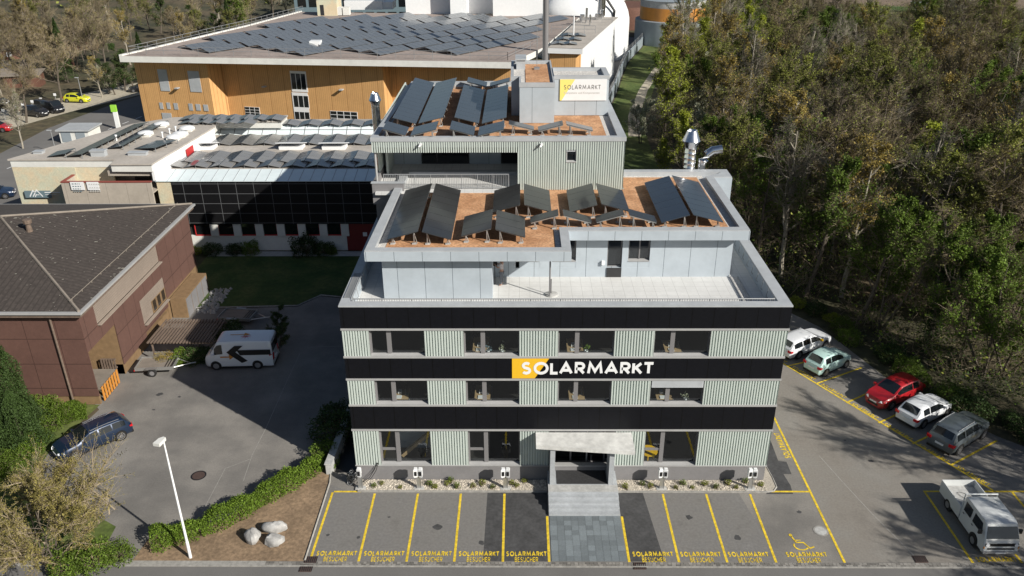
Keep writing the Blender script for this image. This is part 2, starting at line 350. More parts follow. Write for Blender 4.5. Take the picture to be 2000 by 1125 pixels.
# ---------------------------------------------------------------- ground
def xy(u, v, z=0.): p = PZ(u, v, z); return (p[0], p[1])
struct('ground', MB().flat([(-700, -140), (700, -140), (700, 1500), (-700, 1500)], -.012), 'forest_floor')
yard = [(-40, -6.6), (30.5, -6.6), (33, 2), (30.5, 4.4), (26.8, 9.5), (25.9, 12.6), (24, 19), (19.5, 26), (16.5, 32), (15, 45), (-8, 45), (-12, 34), (-15.4, 24.2), (-17.2, 24.6), (-18.7, 22.6), (-26.5, 22.2), (-29, 22), (-29, 8), (-28.4, 7.3), (-29.2, 2.7), (-33.5, 3), (-40, 2)]
struct('parking_lot', MB().flat(yard, 0.0), 'asphalt')
struct('road', MB().flat([(-160, -22), (160, -22), (160, -6.86), (-160, -6.86)], 0.0), 'road')
mb = MB(); random.seed(3)
for row in range(2):
    x = -13.2
    while x < 44:
        l = random.uniform(.17, .24); y = -6.86+row*.14
        mb.box(x, x+l-.015, y+.005, y+.13, -.02, .028+random.uniform(-.004, .004)); x += l
o = mb.build('kerb_strip', 'cobble'); tag(o, kind='structure')
o = MB().box(-34, 44, -6.93, -6.865, -.02, .05).box(-34, -13.2, -6.86, -6.55, -.02, .03).build('kerb', 'kerbstone'); tag(o, kind='structure')
struct('lawn', MB().flat([(-30, 22.6), (-26.5, 22.5), (-18.8, 22.9), (-17.2, 24.9), (-15.6, 24.6), (-12.6, 33.2), (-30, 33.2)], .03), 'lawn')
mb = MB(); L = [(-29, 22.3), (-26.5, 22.35), (-18.75, 22.75), (-17.2, 24.75), (-15.4, 24.4)]
for a, b in zip(L[:-1], L[1:]): mb.tube([(*a, .03), (*b, .03)], .07, 4)
struct('lawn_kerb', mb, 'kerbstone')
struct('garden_path', MB().flat([(-30, 33.2), (-12.6, 33.2), (-12.6, 34.4), (-30, 34.4)], .02), 'concrete')
soil = [(-20.2, -6.55), (-11.2, -6.55), (-11.2, -.3), (-11.45, 1.4), (-12.6, 2.4), (-14.6, -.9), (-16.6, -3.6), (-20, -4.7)]
struct('soil_bed', MB().flat(soil, .014), 'soil')
struct('planting_bed', MB().flat([(-44, -6.6), (-22, -6.6), (-22.2, -4), (-29, 0), (-29.4, 2.9), (-28.6, 7.9), (-44, 7.9)], .016), 'grass')
mb = MB().tube([(-11.2, -6.5, .03), (-11.2, -.3, .03), (-11.45, 1.4, .03)], .06, 4); struct('bed_edging', mb, 'kerbstone')
# asphalt repairs
struct('asphalt_patch', MB().flat([(-1.9, -6.5), (1.6, -6.5), (1.6, -1.1), (-1.85, -1.1)], .004), 'asphalt_new')
struct('asphalt_patch', MB().flat([(5.66, -6.5), (7.55, -6.5), (7.15, -1.1), (5.66, -1.1)], .004), 'asphalt_new')
struct('asphalt_patch', MB().flat([xy(1497, 965), xy(1549, 965), xy(1544, 948), xy(1530, 926), xy(1546, 926), xy(1536, 902), xy(1520, 900), xy(1505, 860), xy(1490, 900)], .004), 'asphalt_new')
struct('asphalt_patch', MB().flat([(-11.1, -6.5), (-1.9, -6.5), (-1.85, -1.1), (-9.8, -1.1), (-11.1, -.4)], .003), 'asphalt_worn')
struct('asphalt_patch', MB().flat([(7.55, -6.5), (13.5, -6.5), (12.7, -1.1), (7.15, -1.1)], .003), 'asphalt_worn')
mb = MB()
def pjoint(pts, w=.035):
    P = [PZ(u, v, 0) for u, v in pts]
    for a, b in zip(P[:-1], P[1:]): d = (b-a)[:2]; d = d/np.linalg.norm(d); n = np.array((-d[1], d[0]))*w/2; mb.quad((*(a[:2]-n), .005), (*(b[:2]-n), .005), (*(b[:2]+n), .005), (*(a[:2]+n), .005))
pjoint([(586, 690), (560, 745), (520, 835), (492, 890), (475, 940)]); pjoint([(600, 678), (668, 676)]); pjoint([(493, 895), (440, 915), (395, 1000)]); pjoint([(1600, 890), (1640, 935), (1700, 1000), (1790, 1090)], .05)
struct('asphalt_joint', mb, 'kerbstone')
mb = MB(); random.seed(13)
for u, v in ((350, 775), (312, 770), (300, 800), (700, 1050), (760, 1010), (855, 1030), (940, 1060), (1255, 1040), (1345, 1010), (1440, 1050), (1700, 900), (1650, 860), (640, 1045), (1010, 1035), (1560, 1000)):
    p = PZ(u, v, 0); r = random.uniform(.08, .3); mb.add([(p[0]+r*random.uniform(.6, 1.2)*math.cos(a), p[1]+r*random.uniform(.5, 1.1)*math.sin(a), .0065) for a in np.linspace(0, 6.28, 12)[:-1]], [tuple(range(11))])
struct('oil_stains', mb, 'asphalt_new')
struct('asphalt_patch', MB().flat([(16.9, -6.5), (27, -6.5), (27.3, -1.6), (19.2, 13.6), (16.2, 22), (15.2, 22), (15.2, 2), (16.9, 2)], .003), 'asphalt_lot')
# bay lines
LW = .13
def pline(mb, a, b, w=LW, z=.009):
    a = np.array(a[:2], float); b = np.array(b[:2], float); d = (b-a)/np.linalg.norm(b-a); n = np.array((-d[1], d[0]))*w/2
    mb.quad((*(a-n), z), (*(b-n), z), (*(b+n), z), (*(a+n), z))
lot = MB()
pline(lot, (-10.92, -6.4), (-10.85, -1.1)); pline(lot, (-10.78, -1.04), (-9.2, -1.04))
XB = [-8.38, -5.88, -3.39, -.86]
for x in XB: pline(lot, (x, -6.55), (x, -1.2))
for x in (1.55, 5.71): pline(lot, (x, -6.55), (x, -3.1))
for x in (8.29, 10.79, 13.32): pline(lot, (x, -6.55), (x, -1.2))
pline(lot, (16.86, -6.55), (16.86, 6.6)); pline(lot, (14.4, -.97), (16.79, -.97))
pline(lot, (23.47, -6.55), (23.47, -.86)); pline(lot, (23.54, -.93), (30, -.93)); pline(lot, (26.0, -6.55), (26.0, -1.0)); pline(lot, (28.5, -6.55), (28.5, -1.0))
D0 = np.array((19.0, 14.2)); D1 = np.array((28.1, -1.95)); dd = (D1-D0)/np.linalg.norm(D1-D0)
pline(lot, D0, D1-dd*1.15)
bays = [((19.68, 13.0), (21.2, 13.6)), ((21.02, 10.62), (25.06, 12.8)), ((22.25, 8.2), (25.6, 10.3)), ((23.5, 5.86), (27.2, 8.1)), ((24.75, 3.62), (28.8, 6.0)), ((26.1, 1.45), (30.2, 3.95))]
for a, b in bays: pline(lot, a, b, z=.012)
struct('parking_markings', lot, 'yellow')
lt = MB()
def ground_text(s, x, y, h, width, th=.2, ux=(1, 0, 0), uy=(0, 1, 0)): text(lt, s, (x, y, .013), ux, uy, (0, 0, 1), h, th, width=width)
for i, xc in enumerate([-9.62, -7.12, -4.62, -2.12, .38, 7.02, 9.52, 12.02, 15.07]):
    ground_text('SOLARMARKT', xc-1.08, -6.16, .36, 2.16, .24); ground_text('BESUCHER', xc-.62, -6.56, .34, 1.22, .16)
ground_text('SOLARMARKT', 23.75, -6.5, .38, 2.1, .24); ground_text('SOLARMARKT', 26.3, -6.5, .38, 2.1, .24)
dx = np.array((dd[0], dd[1], 0)); dn = np.array((-dd[1], dd[0], 0))
for a, b in zip([x[0] for x in bays], [x[0] for x in bays[1:]]+[(27.4, -.75)]):
    a = np.array((*a, .013)); text(lt, 'SOLARMARKT', a+dx*.25+dn*.12, dx, dn, (0, 0, 1), .34, .22, width=2.05)
a = np.array((*bays[0][0], .013)); text(lt, 'KT', a-dx*.85+dn*.12, dx, dn, (0, 0, 1), .34, .22, width=.45)
text(lt, 'SOLARMARKT', (16.72, 2.15, .013), (0, 1, 0), (-1, 0, 0), (0, 0, 1), .4, .24, width=2.6)
# wheelchair pictogram
wc = lambda a, b: (14.55+a, -5.55+b, .014)
for pts, wd in (([(.12, .93), (.25, .45), (.62, .45), (.85, .02), (1.1, .14)], .085), (arc(.42, .2, .36, .3, 150, 330, 14), .08)): stroke(lt, pts, wd, wc)
stroke(lt, [(.2, .62), (.52, .62)], .06, wc); lt.add([wc(.1+.09*math.cos(t), 1.0+.12*math.sin(t)) for t in np.linspace(0, 6.28, 13)[:-1]], [tuple(range(12))])
struct('parking_lettering', lt, 'yellow')
# paving in front of the steps
mb = MB(); random.seed(5)
for i in range(10):
    for j in range(9):
        x = 1.68+i*.393; y = -6.5+j*.381; mb.box(x, x+.383, y, y+.371, -.01, .018+random.uniform(0, .004))
struct('paving', mb, 'paver')
# gravel beds with kerb
for k, (x0, x1) in enumerate(((-9.4, 1.6), (5.7, 14.35))):
    struct('gravel_bed', MB().flat([(x0, -1.0), (x1, -1.0), (x1, -.02), (x0, -.02)], .07), 'gravel')
    struct('bed_kerb', MB().box(x0, x1, -1.09, -1.0, -.02, .09), 'kerbstone')
    mb = MB(); random.seed(k)
    for _ in range(2600 if k == 0 else 2100):
        x = random.uniform(x0, x1); y = random.uniform(-.98, -.03); s = random.uniform(.018, .045)*(1.6 if random.random() < .06 else 1); a = random.random()*3
        c, q = math.cos(a)*s, math.sin(a)*s
        mb.add([(x+c, y+q, .07), (x-q, y+c, .07), (x-c, y-q, .07), (x+q, y-c, .07), (x+s*.2, y, .07+s*1.1)], [(0, 1, 4), (1, 2, 4), (2, 3, 4), (3, 0, 4)])
    tag(mb.build('pebbles', 'pebble'), 'pale crushed stones '+('left' if k == 0 else 'right')+' of the entrance steps', 'gravel', kind='stuff')
pts = [(14.35, -1.04), (14.75, -.95), (15.0, -.6), (15.0, 0.2), (14.9, 1.5)]
struct('bed_kerb', MB().tube([(*p, .03) for p in pts], .06, 4), 'kerbstone')
struct('gravel_bed', MB().flat([(14.35, -1.0), (14.7, -.92), (14.95, -.6), (14.95, 1.5), (14.35, 1.5)], .055), 'gravel')
def manhole(x, y, r, lab, m):
    t = thing('manhole_cover', lab, 'manhole cover', (x, y, 0)); MB().lathe((x, y, 0), [(r+.07, .0), (r+.07, .016), (r, .016), (r, .008)], 24).build('ring', 'kerbstone' if m != 'rust' else 'black', t)
    MB().lathe((x, y, 0), [(r-.01, .006), (r-.01, .014), (.001, .014)], 24).build('lid', 'concrete' if m != 'rust' else m, t)
manhole(16.4, -4.2, .33, 'round concrete manhole cover beside the disabled parking bay', 'c')
manhole(-19.2, .4, .38, 'round rusty manhole cover in the yard by the street lamp', 'rust')
def drain(x, y, lab):
    t = thing('drain_grate', lab, 'drain', (x, y, 0)); MB().box(x-.33, x+.33, y-.24, y+.24, -.02, .03).build('frame', 'rust', t)
    mb = MB(); [mb.box(x-.3+i*.1, x-.26+i*.1, y-.21, y+.21, .03, .036) for i in range(7)]; mb.build('bars', 'black', t)
drain(-11.0, -7.05, 'rusty drain grate in the road by the leftmost parking bay'); drain(-10.9, -6.45, 'rusty drain grate at the foot of the leftmost parking bay')
drain(20.85, -6.3, 'dark drain grate in the asphalt between disabled bay and pickup'); drain(6.2, -6.82, 'rusty drain grate at the parking bay right of the paving')

# ---------------------------------------------------------------- office building
B = thing('office_building', 'grey and mint three storey office block with terrace, black facade bands and stepped roof', 'building', (2.4, 0, 0))
XL, XR = -9.6, 14.46
MB().box(XL+.05, XR-.05, .02, .3, -.1, 1.06).box(XL+.05, XL+.35, .3, 30, -.1, 1.06).box(XR-.35, XR-.05, .3, 16.1, -.1, 1.06).build('plinth', 'plinth', B)
for z0, z1 in ((10.24, 11.53), (7.08, 8.4), (3.68, 5.25)):
    MB().box(XL, XR, 0, .3, z0, z1).build('solar_facade_band', 'blackpanel', B)
    mb = MB()
    for zz in (z1, z0-.11):
        if zz < 11.5: mb.box(XL-.03, XR+.03, -.05, .28, zz+.002, zz+.108)
    mb.build('ledge', 'trim', B)
MB().box(XL-.02, XR+.02, -.04, .28, 1.062, 1.12).build('ledge', 'trim', B)
def corrugated(x0, x1, z0, z1, y=.0, pitch=.15, d=.085, name='corrugated_cladding', parent=None, axis=0):
    """folded sheet metal wall, ribs upright; axis 0 faces -Y, axis 1 runs along Y at x=y"""
    n = max(1, round((x1-x0)/pitch)); p = (x1-x0)/n; P = []
    for i in range(n): P += [(x0+i*p, 0), (x0+i*p+p*.52, 0), (x0+i*p+p*.6, d), (x0+i*p+p*.92, d)]
    P.append((x1, 0)); V = []; 
    for a, b in P:
        for z in (z0, z1): V.append((a, y+b, z) if axis == 0 else (y+b*axis, a, z))
    F = [(2*i, 2*i+2, 2*i+3, 2*i+1) for i in range(len(P)-1)]
    return MB().add(V, F).build(name, 'mint', parent or B)
def window(x0, x1, z0, z1, y=0., rec=.28, mull=.3, mw=.26, transom=None, sill=True, glass='glass', fr='frame', parent=None, name='window'):
    """frame > pane, sill; in a wall facing -Y"""
    f = MB(); yy = y+rec; t = .07
    f.box(x0, x1, yy, yy+.06, z0, z0+t).box(x0, x1, yy, yy+.06, z1-t, z1).box(x0, x0+t, yy, yy+.06, z0+t, z1-t).box(x1-t, x1, yy, yy+.06, z0+t, z1-t)
    if mull:
        xm = x0+(x1-x0)*mull; f.box(xm, xm+mw, yy-.05, yy+.05, z0+t, z1-t)
        if transom: f.box(x0+t, xm, yy-.01, yy+.05, transom, transom+.16)
    # reveal
    f.box(x0-.02, x0, y+.05, yy+.08, z0, z1).box(x1, x1+.02, y+.05, yy+.08, z0, z1)
    fo = f.build(name, fr, parent or B)
    MB().quad((x0+t, yy+.03, z0+t), (x1-t, yy+.03, z0+t), (x1-t, yy+.03, z1-t), (x0+t, yy+.03, z1-t)).build('pane', glass, fo)
    if sill: MB().slab((x0, y-.04, z0-.015), (x1, y-.04, z0-.015), (x1, yy, z0+.05), (x0, yy, z0+.05), .03).build('sill', 'trim', fo)
    return fo
def px(u, v): return PY(u, v, 0)[0]
FL = [(8.5, 10.13, 670, [(722, 829.5), (906, 1014.5), (1090.5, 1200), (1278, 1387)]),
      (5.36, 6.97, 767, [(733, 835.5), (910.5, 1014.5), (1089.5, 1194), (1270, 1374)]),
      (1.12, 3.57, 875, [(742.5, 842), (915, 1015.6), None, (1259, 1362)])]
for fi, (z0, z1, v, W) in enumerate(FL):
    x = XL+.02
    for wi, wn in enumerate(W):
        a, b = (px(wn[0], v), px(wn[1], v)) if wn else (1.72, 5.55)
        corrugated(x, a, z0, z1)
        if wn:
            window(a, b, z0, z1, transom=(2.0 if fi == 2 else None), mw=.24)
            MB().box(a-.06, a-.02, -.005, .3, z0, z1).build('reveal', 'mint', B); MB().box(b+.02, b+.06, -.005, .3, z0, z1).build('reveal', 'mint', B)
        x = b
    corrugated(x, XR-.02, z0, z1)
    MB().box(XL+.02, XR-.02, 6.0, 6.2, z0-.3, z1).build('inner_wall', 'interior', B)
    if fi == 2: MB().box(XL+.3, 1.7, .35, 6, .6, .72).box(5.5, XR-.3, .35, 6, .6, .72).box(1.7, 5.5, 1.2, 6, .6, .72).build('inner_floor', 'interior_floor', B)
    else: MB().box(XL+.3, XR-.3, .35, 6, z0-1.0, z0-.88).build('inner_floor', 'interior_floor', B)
# long side walls, right (seen at a glance) and left
for x, ax in ((XR-.02, -1), (XL+.02, 1)):
    ye = 16 if ax < 0 else 30
    for z0, z1 in ((8.5, 10.13), (5.36, 6.97), (1.12, 3.57)): corrugated(.02, ye, z0, z1, y=x, axis=ax)
    xa, xb = (x-.3, x) if ax < 0 else (x, x+.3)
    MB().box(xa, xb, .31, ye, 10.24, 11.53).box(xa, xb, .31, ye, 7.08, 8.4).box(xa, xb, .31, ye, 3.68, 5.25).build('side_band', 'black', B)
    e = .05 if ax < 0 else -.05
    mb = MB(); [mb.box(min(xa, xb)+min(e, 0), max(xa, xb)+max(e, 0), .29, ye, z, z+.1) for z in (10.135, 8.405, 6.975, 5.255, 3.575)]; mb.build('side_ledge', 'trim', B)
# terrace: floor, parapet, cap
MB().box(XL+.3, XR-.3, .3, 16.4, 10.5, 10.71).build('terrace_floor', 'tile', B)
PO = [(XL-.02, -.03), (XR+.03, -.03), (XR+.03, 16.4), (XL-.02, 16.4)]; PI = [(XL+.5, .52), (XR-.62, .52), (XR-.62, 15.9), (XL+.5, 15.9)]
MB().ring(PO, PI, 11.535, 11.62).build('parapet_cap', 'zinc', B)
MB().ring([(XL+.3, .3), (XR-.3, .3), (XR-.3, 16.1), (XL+.3, 16.1)], [(XL+.5+.02, .5), (XR-.65, .5), (XR-.65, 15.8), (XL+.52, 15.8)], 10.712, 11.533).build('parapet_lining', 'cladding_y', B)
# drainage strip and paving edge on the right of the terrace
MB().box(12.5, 12.56, .6, 5.5, 10.712, 10.78).box(12.95, 13.0, .6, 5.5, 10.712, 10.78).build('terrace_edging', 'trim', B)
MB().box(12.56, 12.95, .6, 5.5, 10.712, 10.73).build('gravel_strip', 'roofgravel', B)
def railing(name, a, b, z, h, n, parent, posts=6, mesh_m='rail', r=.02, sub=True):
    a = np.array(a, float); b = np.array(b, float); mb = MB()
    mb.tube([(*a, z+h), (*b, z+h)], r*1.8, 5).tube([(*a, z+.08), (*b, z+.08)], r*1.4, 5)
    for i in range(n+1):
        p = a+(b-a)*i/n; big = posts and i % max(1, n//posts) == 0
        mb.tube([(*p, z if big else z+.08), (*p, z+h)], r*1.5 if big else r*.7, 4, cap=False)
    return mb.build(name, mesh_m, parent)
railing('railing', (XL+.62, .62), (XR-.78, .62), 10.71, 1.0, 170, B, 14)
for x in (XL+.6, XR-.74):
    mb = MB(); mb.tube([(x, .7, 11.72), (x, 9.5, 11.72)], .02, 5)
    for i in range(9): mb.tube([(x+(.1 if x < 0 else -.1)*0, .9+i*1.05, 11.1), (x+(.09 if x < 0 else -.09), .9+i*1.05, 11.2), (x, .9+i*1.05, 11.72)], .02, 4)
    mb.build('parapet_handrail', 'rail', B)
mb = MB()
for i in range(32): mb.box(XL+.12, XL+.42, .9+i*.1, .94+i*.1, 11.64, 11.66)
mb.box(XL+.1, XL+.14, .9, 4.1, 11.62, 11.67).box(XL+.4, XL+.44, .9, 4.1, 11.62, 11.67).build('parapet_grating', 'rail', B)
# attic walls
MB().box(-7.6, -1.5, 2.56, 12, 10.712, 13.38).build('attic_wall', 'cladding', B)
MB().box(-1.5, 12.5, 5.56, 12, 10.712, 11.3).box(-1.5, .0, 5.56, 12, 11.3, 13.38).build('attic_wall', 'cladding', B)
pw = lambda u, v: PY(u, v, 5.56)
aw = [(pw(1007, 505)[0], pw(1054, 505)[0], 11.75, 13.1), (pw(1080, 500)[0], pw(1125, 500)[0], 11.75, 13.1), (pw(1186, 500)[0], pw(1215, 500)[0], 10.75, 13.1), (pw(1227, 500)[0], pw(1269, 500)[0], 11.75, 13.1)]
x = 0.0
for k, (a, b, z0, z1) in enumerate(aw):
    MB().box(x, a, 5.56, 5.9, 11.3, 13.1).build('attic_cladding_panel', 'cladding', B)
    if z0 > 11: MB().box(a, b, 5.57, 5.9, 11.3, z0).build('attic_cladding_panel', 'cladding', B)
    window(a, b, max(z0, 11.3) if k == 2 else z0, z1, y=5.56, rec=.2, mull=.5 if k != 2 else None, mw=.07, glass='darkglass', sill=(k != 2), name='window' if k != 2 else 'terrace_door'); x = b
MB().box(x, 12.5, 5.56, 5.9, 11.3, 13.1).build('attic_cladding_panel', 'cladding', B)
MB().box(0, 12.5, 5.56, 6.1, 13.1, 13.38).build('attic_lintel', 'cladding', B)
MB().box(.0, 12.3, 6.3, 6.5, 11.3, 13.38).build('attic_inner_wall', 'interior', B)
MB().box(aw[2][0], aw[2][1], 5.5, 5.559, 10.712, 11.3).build('door_panel', 'darkframe', B)
MB().box(12.3, 12.5, 5.9, 14.4, 10.712, 13.38).build('attic_side_wall', 'cladding_y', B)
# attic roof
RZ = 14.0
RO = [(-8.35, 1.85), (2.78, 1.85), (2.8, 4.8), (13.15, 4.8), (13.15, 14.5), (14.38, 14.5), (14.4, 16.15), (-8.1, 16.15)]
RI = [(-7.85, 2.3), (2.3, 2.3), (2.3, 5.28), (12.66, 5.28), (12.6, 14.55), (13.6, 15.2), (13.9, 15.6), (-7.6, 15.6)]
MB().prism(RO, 13.36, 13.7).build('attic_roof', 'zinc', B)
MB().ring([(x, y) for x, y in RO], RI, 13.7, 14.0).build('attic_parapet_cap', 'zinc', B)
f = MB().box(-8.37, 2.8, 1.83, 1.849, 13.37, 13.92).box(2.801, 2.82, 1.849, 4.79, 13.37, 13.92).box(2.82, 13.17, 4.78, 4.799, 13.37, 13.92).box(13.151, 13.17, 4.799, 14.49, 13.37, 13.92).box(13.17, 14.4, 14.48, 14.499, 10.9, 13.92).box(14.401, 14.42, 14.499, 16.1, 10.9, 13.92)
f.build('fascia', 'cladding', B)
sub = [(-7.4, 2.6), (2.0, 2.6), (2.0, 5.55), (12.2, 5.55), (12.15, 15.2), (6.9, 15.2), (6.9, 12.7), (-7.2, 12.7)]
MB().flat(sub, 13.735).build('green_roof_substrate', 'substrate', B)
MB().flat([(-7.84, 2.31), (2.29, 2.31), (2.29, 5.29), (12.65, 5.29), (12.59, 15.59), (-7.6, 15.59)], 13.715).build('roof_gravel_margin', 'roofgravel', B)
# upper volume
UY, UZ = 12.6, 17.28
MB().box(-9.5, 6.8, UY+.06, 30, 16.3, 17.0).build('upper_roof', 'zinc', B)
MB().ring([(-9.55, UY-.03), (6.86, UY-.03), (6.72, 30), (-8.95, 30)], [(-9.1, UY+.33), (6.3, UY+.33), (6.3, 29.6), (-8.6, 29.6)], 17.0, UZ).build('upper_parapet_cap', 'zinc', B)
MB().flat([(-8.9, UY+.5), (5.7, UY+.5), (5.7, 29), (-8.5, 29)], 17.03).build('green_roof_substrate', 'substrate', B)
MB().flat([(-9.09, UY+.34), (6.29, UY+.34), (6.29, 29.5), (-8.6, 29.5)], 17.015).build('roof_gravel_margin', 'roofgravel', B)
corrugated(-9.5, -.07, 16.27, 17.2, y=UY, name='loggia_beam_cladding'); MB().box(-9.45, -.07, UY+.06, UY+.4, 16.27, 16.6).build('loggia_beam', 'interior', B)
wx0, wx1 = PY(1106, 300, UY)[0], PY(1126, 300, UY)[0]; wz0, wz1 = PY(1115, 316, UY)[2], PY(1115, 293, UY)[2]
corrugated(-.07, wx0, 13.74, 17.2, y=UY); corrugated(wx1, 6.8, 13.74, 17.2, y=UY); corrugated(wx0, wx1, 13.74, wz0, y=UY); corrugated(wx0, wx1, wz1, 17.2, y=UY)
window(wx0, wx1, wz0, wz1, y=UY, rec=.12, mull=None, glass='darkglass', fr='trim'); MB().box(-.07, 6.75, UY+.45, UY+.6, 13.74, 16.3).build('upper_inner_wall', 'interior', B)
corrugated(UY+.02, 30, 13.74, 17.2, y=6.8, axis=-1)
MB().box(-.1, -.07, UY+.01, 18.2, 13.76, 16.3).build('loggia_side_wall', 'mint', B)
corrugated(14.6, 30, 11.6, 17.2, y=-9.5, axis=1); MB().box(-9.15, -9.0, 15.6, 18.3, 13.76, 16.3).build('loggia_side_wall', 'mint', B)
MB().box(-9.0, -7.0, 18.3, 18.5, 13.76, 16.3).build('loggia_back_wall', 'cladding', B); MB().box(-3.6, -1.3, 18.3, 18.5, 13.76, 16.3).build('loggia_back_wall', 'cladding', B)
for a, b in ((-7.0, -3.6), (-1.3, -.1)): window(a, b, 13.78, 16.25, y=18.2, rec=.1, mull=.3 if b < -1 else None, mw=.12, glass='darkglass', fr='darkframe', sill=False, name='loggia_window')
MB().box(-9.4, -.1, 12.0, 18.4, 13.6, 13.76).build('loggia_floor', 'tile', B)
railing('railing', (-8.9, 12.75), (-.7, 12.75), 13.76, 1.0, 72, B, 8)
MB().tube([(-9.35, 12.8, 13.9), (-9.35, 12.8, 16.3)], .07, 8).build('loggia_post', 'trim', B)
MB().box(-9.62, -7.55, 12.3, 12.5, 12.86, 14.3).box(-9.62, -9.4, 12.5, 16.4, 12.86, 14.3).build('balcony_parapet', 'plinth', B)
MB().box(-9.68, -7.5, 12.25, 12.56, 14.3, 14.36).build('balcony_cap', 'zinc', B)
MB().box(-9.5, -7.7, 12.6, 16.4, 10.8, 13.5).build('stair_core', 'plinth', B)
# lift tower and plant block
MB().box(.03, 2.4, 17.07, 25.2, 17.05, 19.5).box(-.55, .03, 19.2, 25.2, 17.05, 19.5).build('lift_tower', 'cladding', B)
LO = [(.0, 17.04), (2.42, 17.04), (2.42, 25.3), (-.6, 25.3), (-.6, 19.17), (0, 19.17)]; LI = [(.12, 17.16), (2.3, 17.16), (2.3, 25.0), (-.4, 25.0), (-.4, 19.3), (.12, 19.3)]
MB().ring(LO, LI, 19.5, 19.8).build('lift_tower_cap', 'zinc', B)
MB().flat([(.45, 17.2), (2.1, 17.2), (2.1, 24.5), (.45, 24.5)], 19.66).build('green_roof_substrate', 'substrate', B); MB().flat([(.13, 17.17), (2.29, 17.17), (2.29, 24.9), (-.39, 24.9), (-.39, 19.31), (.13, 19.31)], 19.62).build('roof_gravel_margin', 'roofgravel', B)
MB().box(2.43, 6.3, 19.2, 22.1, 17.05, 19.6).build('plant_block', 'cladding', B)
MB().ring([(2.43, 19.17), (6.33, 19.17), (6.33, 22.2), (2.43, 22.2)], [(2.45, 19.32), (5.95, 19.32), (5.95, 21.9), (2.45, 21.9)], 19.6, 19.85).build('plant_block_cap', 'zinc', B)
MB().flat([(2.46, 19.33), (5.94, 19.33), (5.94, 21.89), (2.46, 21.89)], 19.62).build('plant_roof', 'roofgravel', B)
MB().box(-.2, .45, 22.6, 24.3, 19.62, 20.3).box(-.28, .53, 22.5, 24.4, 20.3, 20.4).build('roof_hatch', 'zinc', B)
MB().tube([(1.3, 22.5, 19.66), (1.3, 22.5, 22.6)], .02, 5).box(1.1, 1.5, 22.3, 22.7, 19.66, 19.8).build('lightning_rod', 'rail', B)
# white sign on the plant block
t = thing('company_sign', 'white SOLARMARKT sign with yellow corner on the rooftop plant block', 'sign', (4.5, 19.1, 17.9))
ys = 19.13; a = PY(1094, 155, ys); b = PY(1184, 196.3, ys); x0, x1, z0, z1 = a[0], b[0], b[2], a[2]
MB().box(x0, x1, ys, 19.19, z0, z1).build('board', 'white', t)
MB().quad((x0, ys-.003, z1), (x0, ys-.003, z0), (x0+.12, ys-.003, z0), (x0+1.05, ys-.003, z1)).build('yellow_corner', 'paleyellow', t)
mb = MB(); text(mb, 'SOLARMARKT', (x0+.28, ys-.006, z0+.78), (1, 0, 0), (0, 0, 1), (0, -1, 0), .32, .14, width=2.6, gap=.3); mb.build('lettering', 'letter', t)
def font_text(s, o, size, name, m, parent, rx=90, ext=0, rz=0, width=None):
    cu = bpy.data.curves.new('txt', 'FONT'); cu.body = s; cu.size = size; cu.extrude = ext; cu.offset = size*.012
    to = bpy.data.objects.new('txt', cu); sc.collection.objects.link(to); dg = bpy.context.evaluated_depsgraph_get(); dg.update()
    me = bpy.data.meshes.new_from_object(to.evaluated_get(dg)); bpy.data.objects.remove(to); me.materials.clear(); me.materials.append(M[m])
    xs = [v.co.x for v in me.vertices]; k = width/(max(xs)-min(xs)) if width else 1; off = OFF.get(parent.name, (0, 0, 0))
    mt = Matrix.Translation([float(o[i]-off[i]) for i in range(3)])@Matrix.Rotation(R(rz), 4, 'Z')@Matrix.Rotation(R(rx), 4, 'X')@Matrix.Diagonal((k, 1, 1, 1)); me.transform(mt)
    ob = bpy.data.objects.new(name, me); sc.collection.objects.link(ob); ob.parent = parent; return ob
font_text('Kompetenz und Komponenten', (x0+.28, ys-.005, z0+.48), .2, 'slogan', 'lettergrey', t, width=2.5)
# facade sign
t = thing('facade_sign', 'large white SOLARMARKT lettering with yellow field on the black facade band', 'sign', (4, -.05, 7.1))
a = PY(1000, 699.5, -.03); b = PY(1045, 739, -.03); c = PY(1073, 699.5, -.03)
MB().slab((a[0], -.03, b[2]), (b[0]-.02, -.03, b[2]), (c[0], -.03, a[2]), (a[0], -.03, a[2]), .02).build('yellow_field', 'signyellow', t)
a = PY(1018, 731.5, -.04); b = PY(1281, 707, -.04)
mb = MB(); text(mb, 'SOLARMARKT', (a[0], -.04, a[2]), (1, 0, 0), (0, 0, 1), (0, -1, 0), b[2]-a[2], .22, gap=.12, width=b[0]-a[0]); mb.build('lettering', 'white', t)
# blind on one window
a, b = px(1270, 767), px(1374, 767); mb = MB()
for i in range(7): mb.slab((a+.05, -.02, 6.93-i*.07), (b-.05, -.02, 6.93-i*.07), (b-.05, .05, 6.98-i*.07), (a+.05, .05, 6.98-i*.07), .006)
mb.build('blind', 'zinc', B)
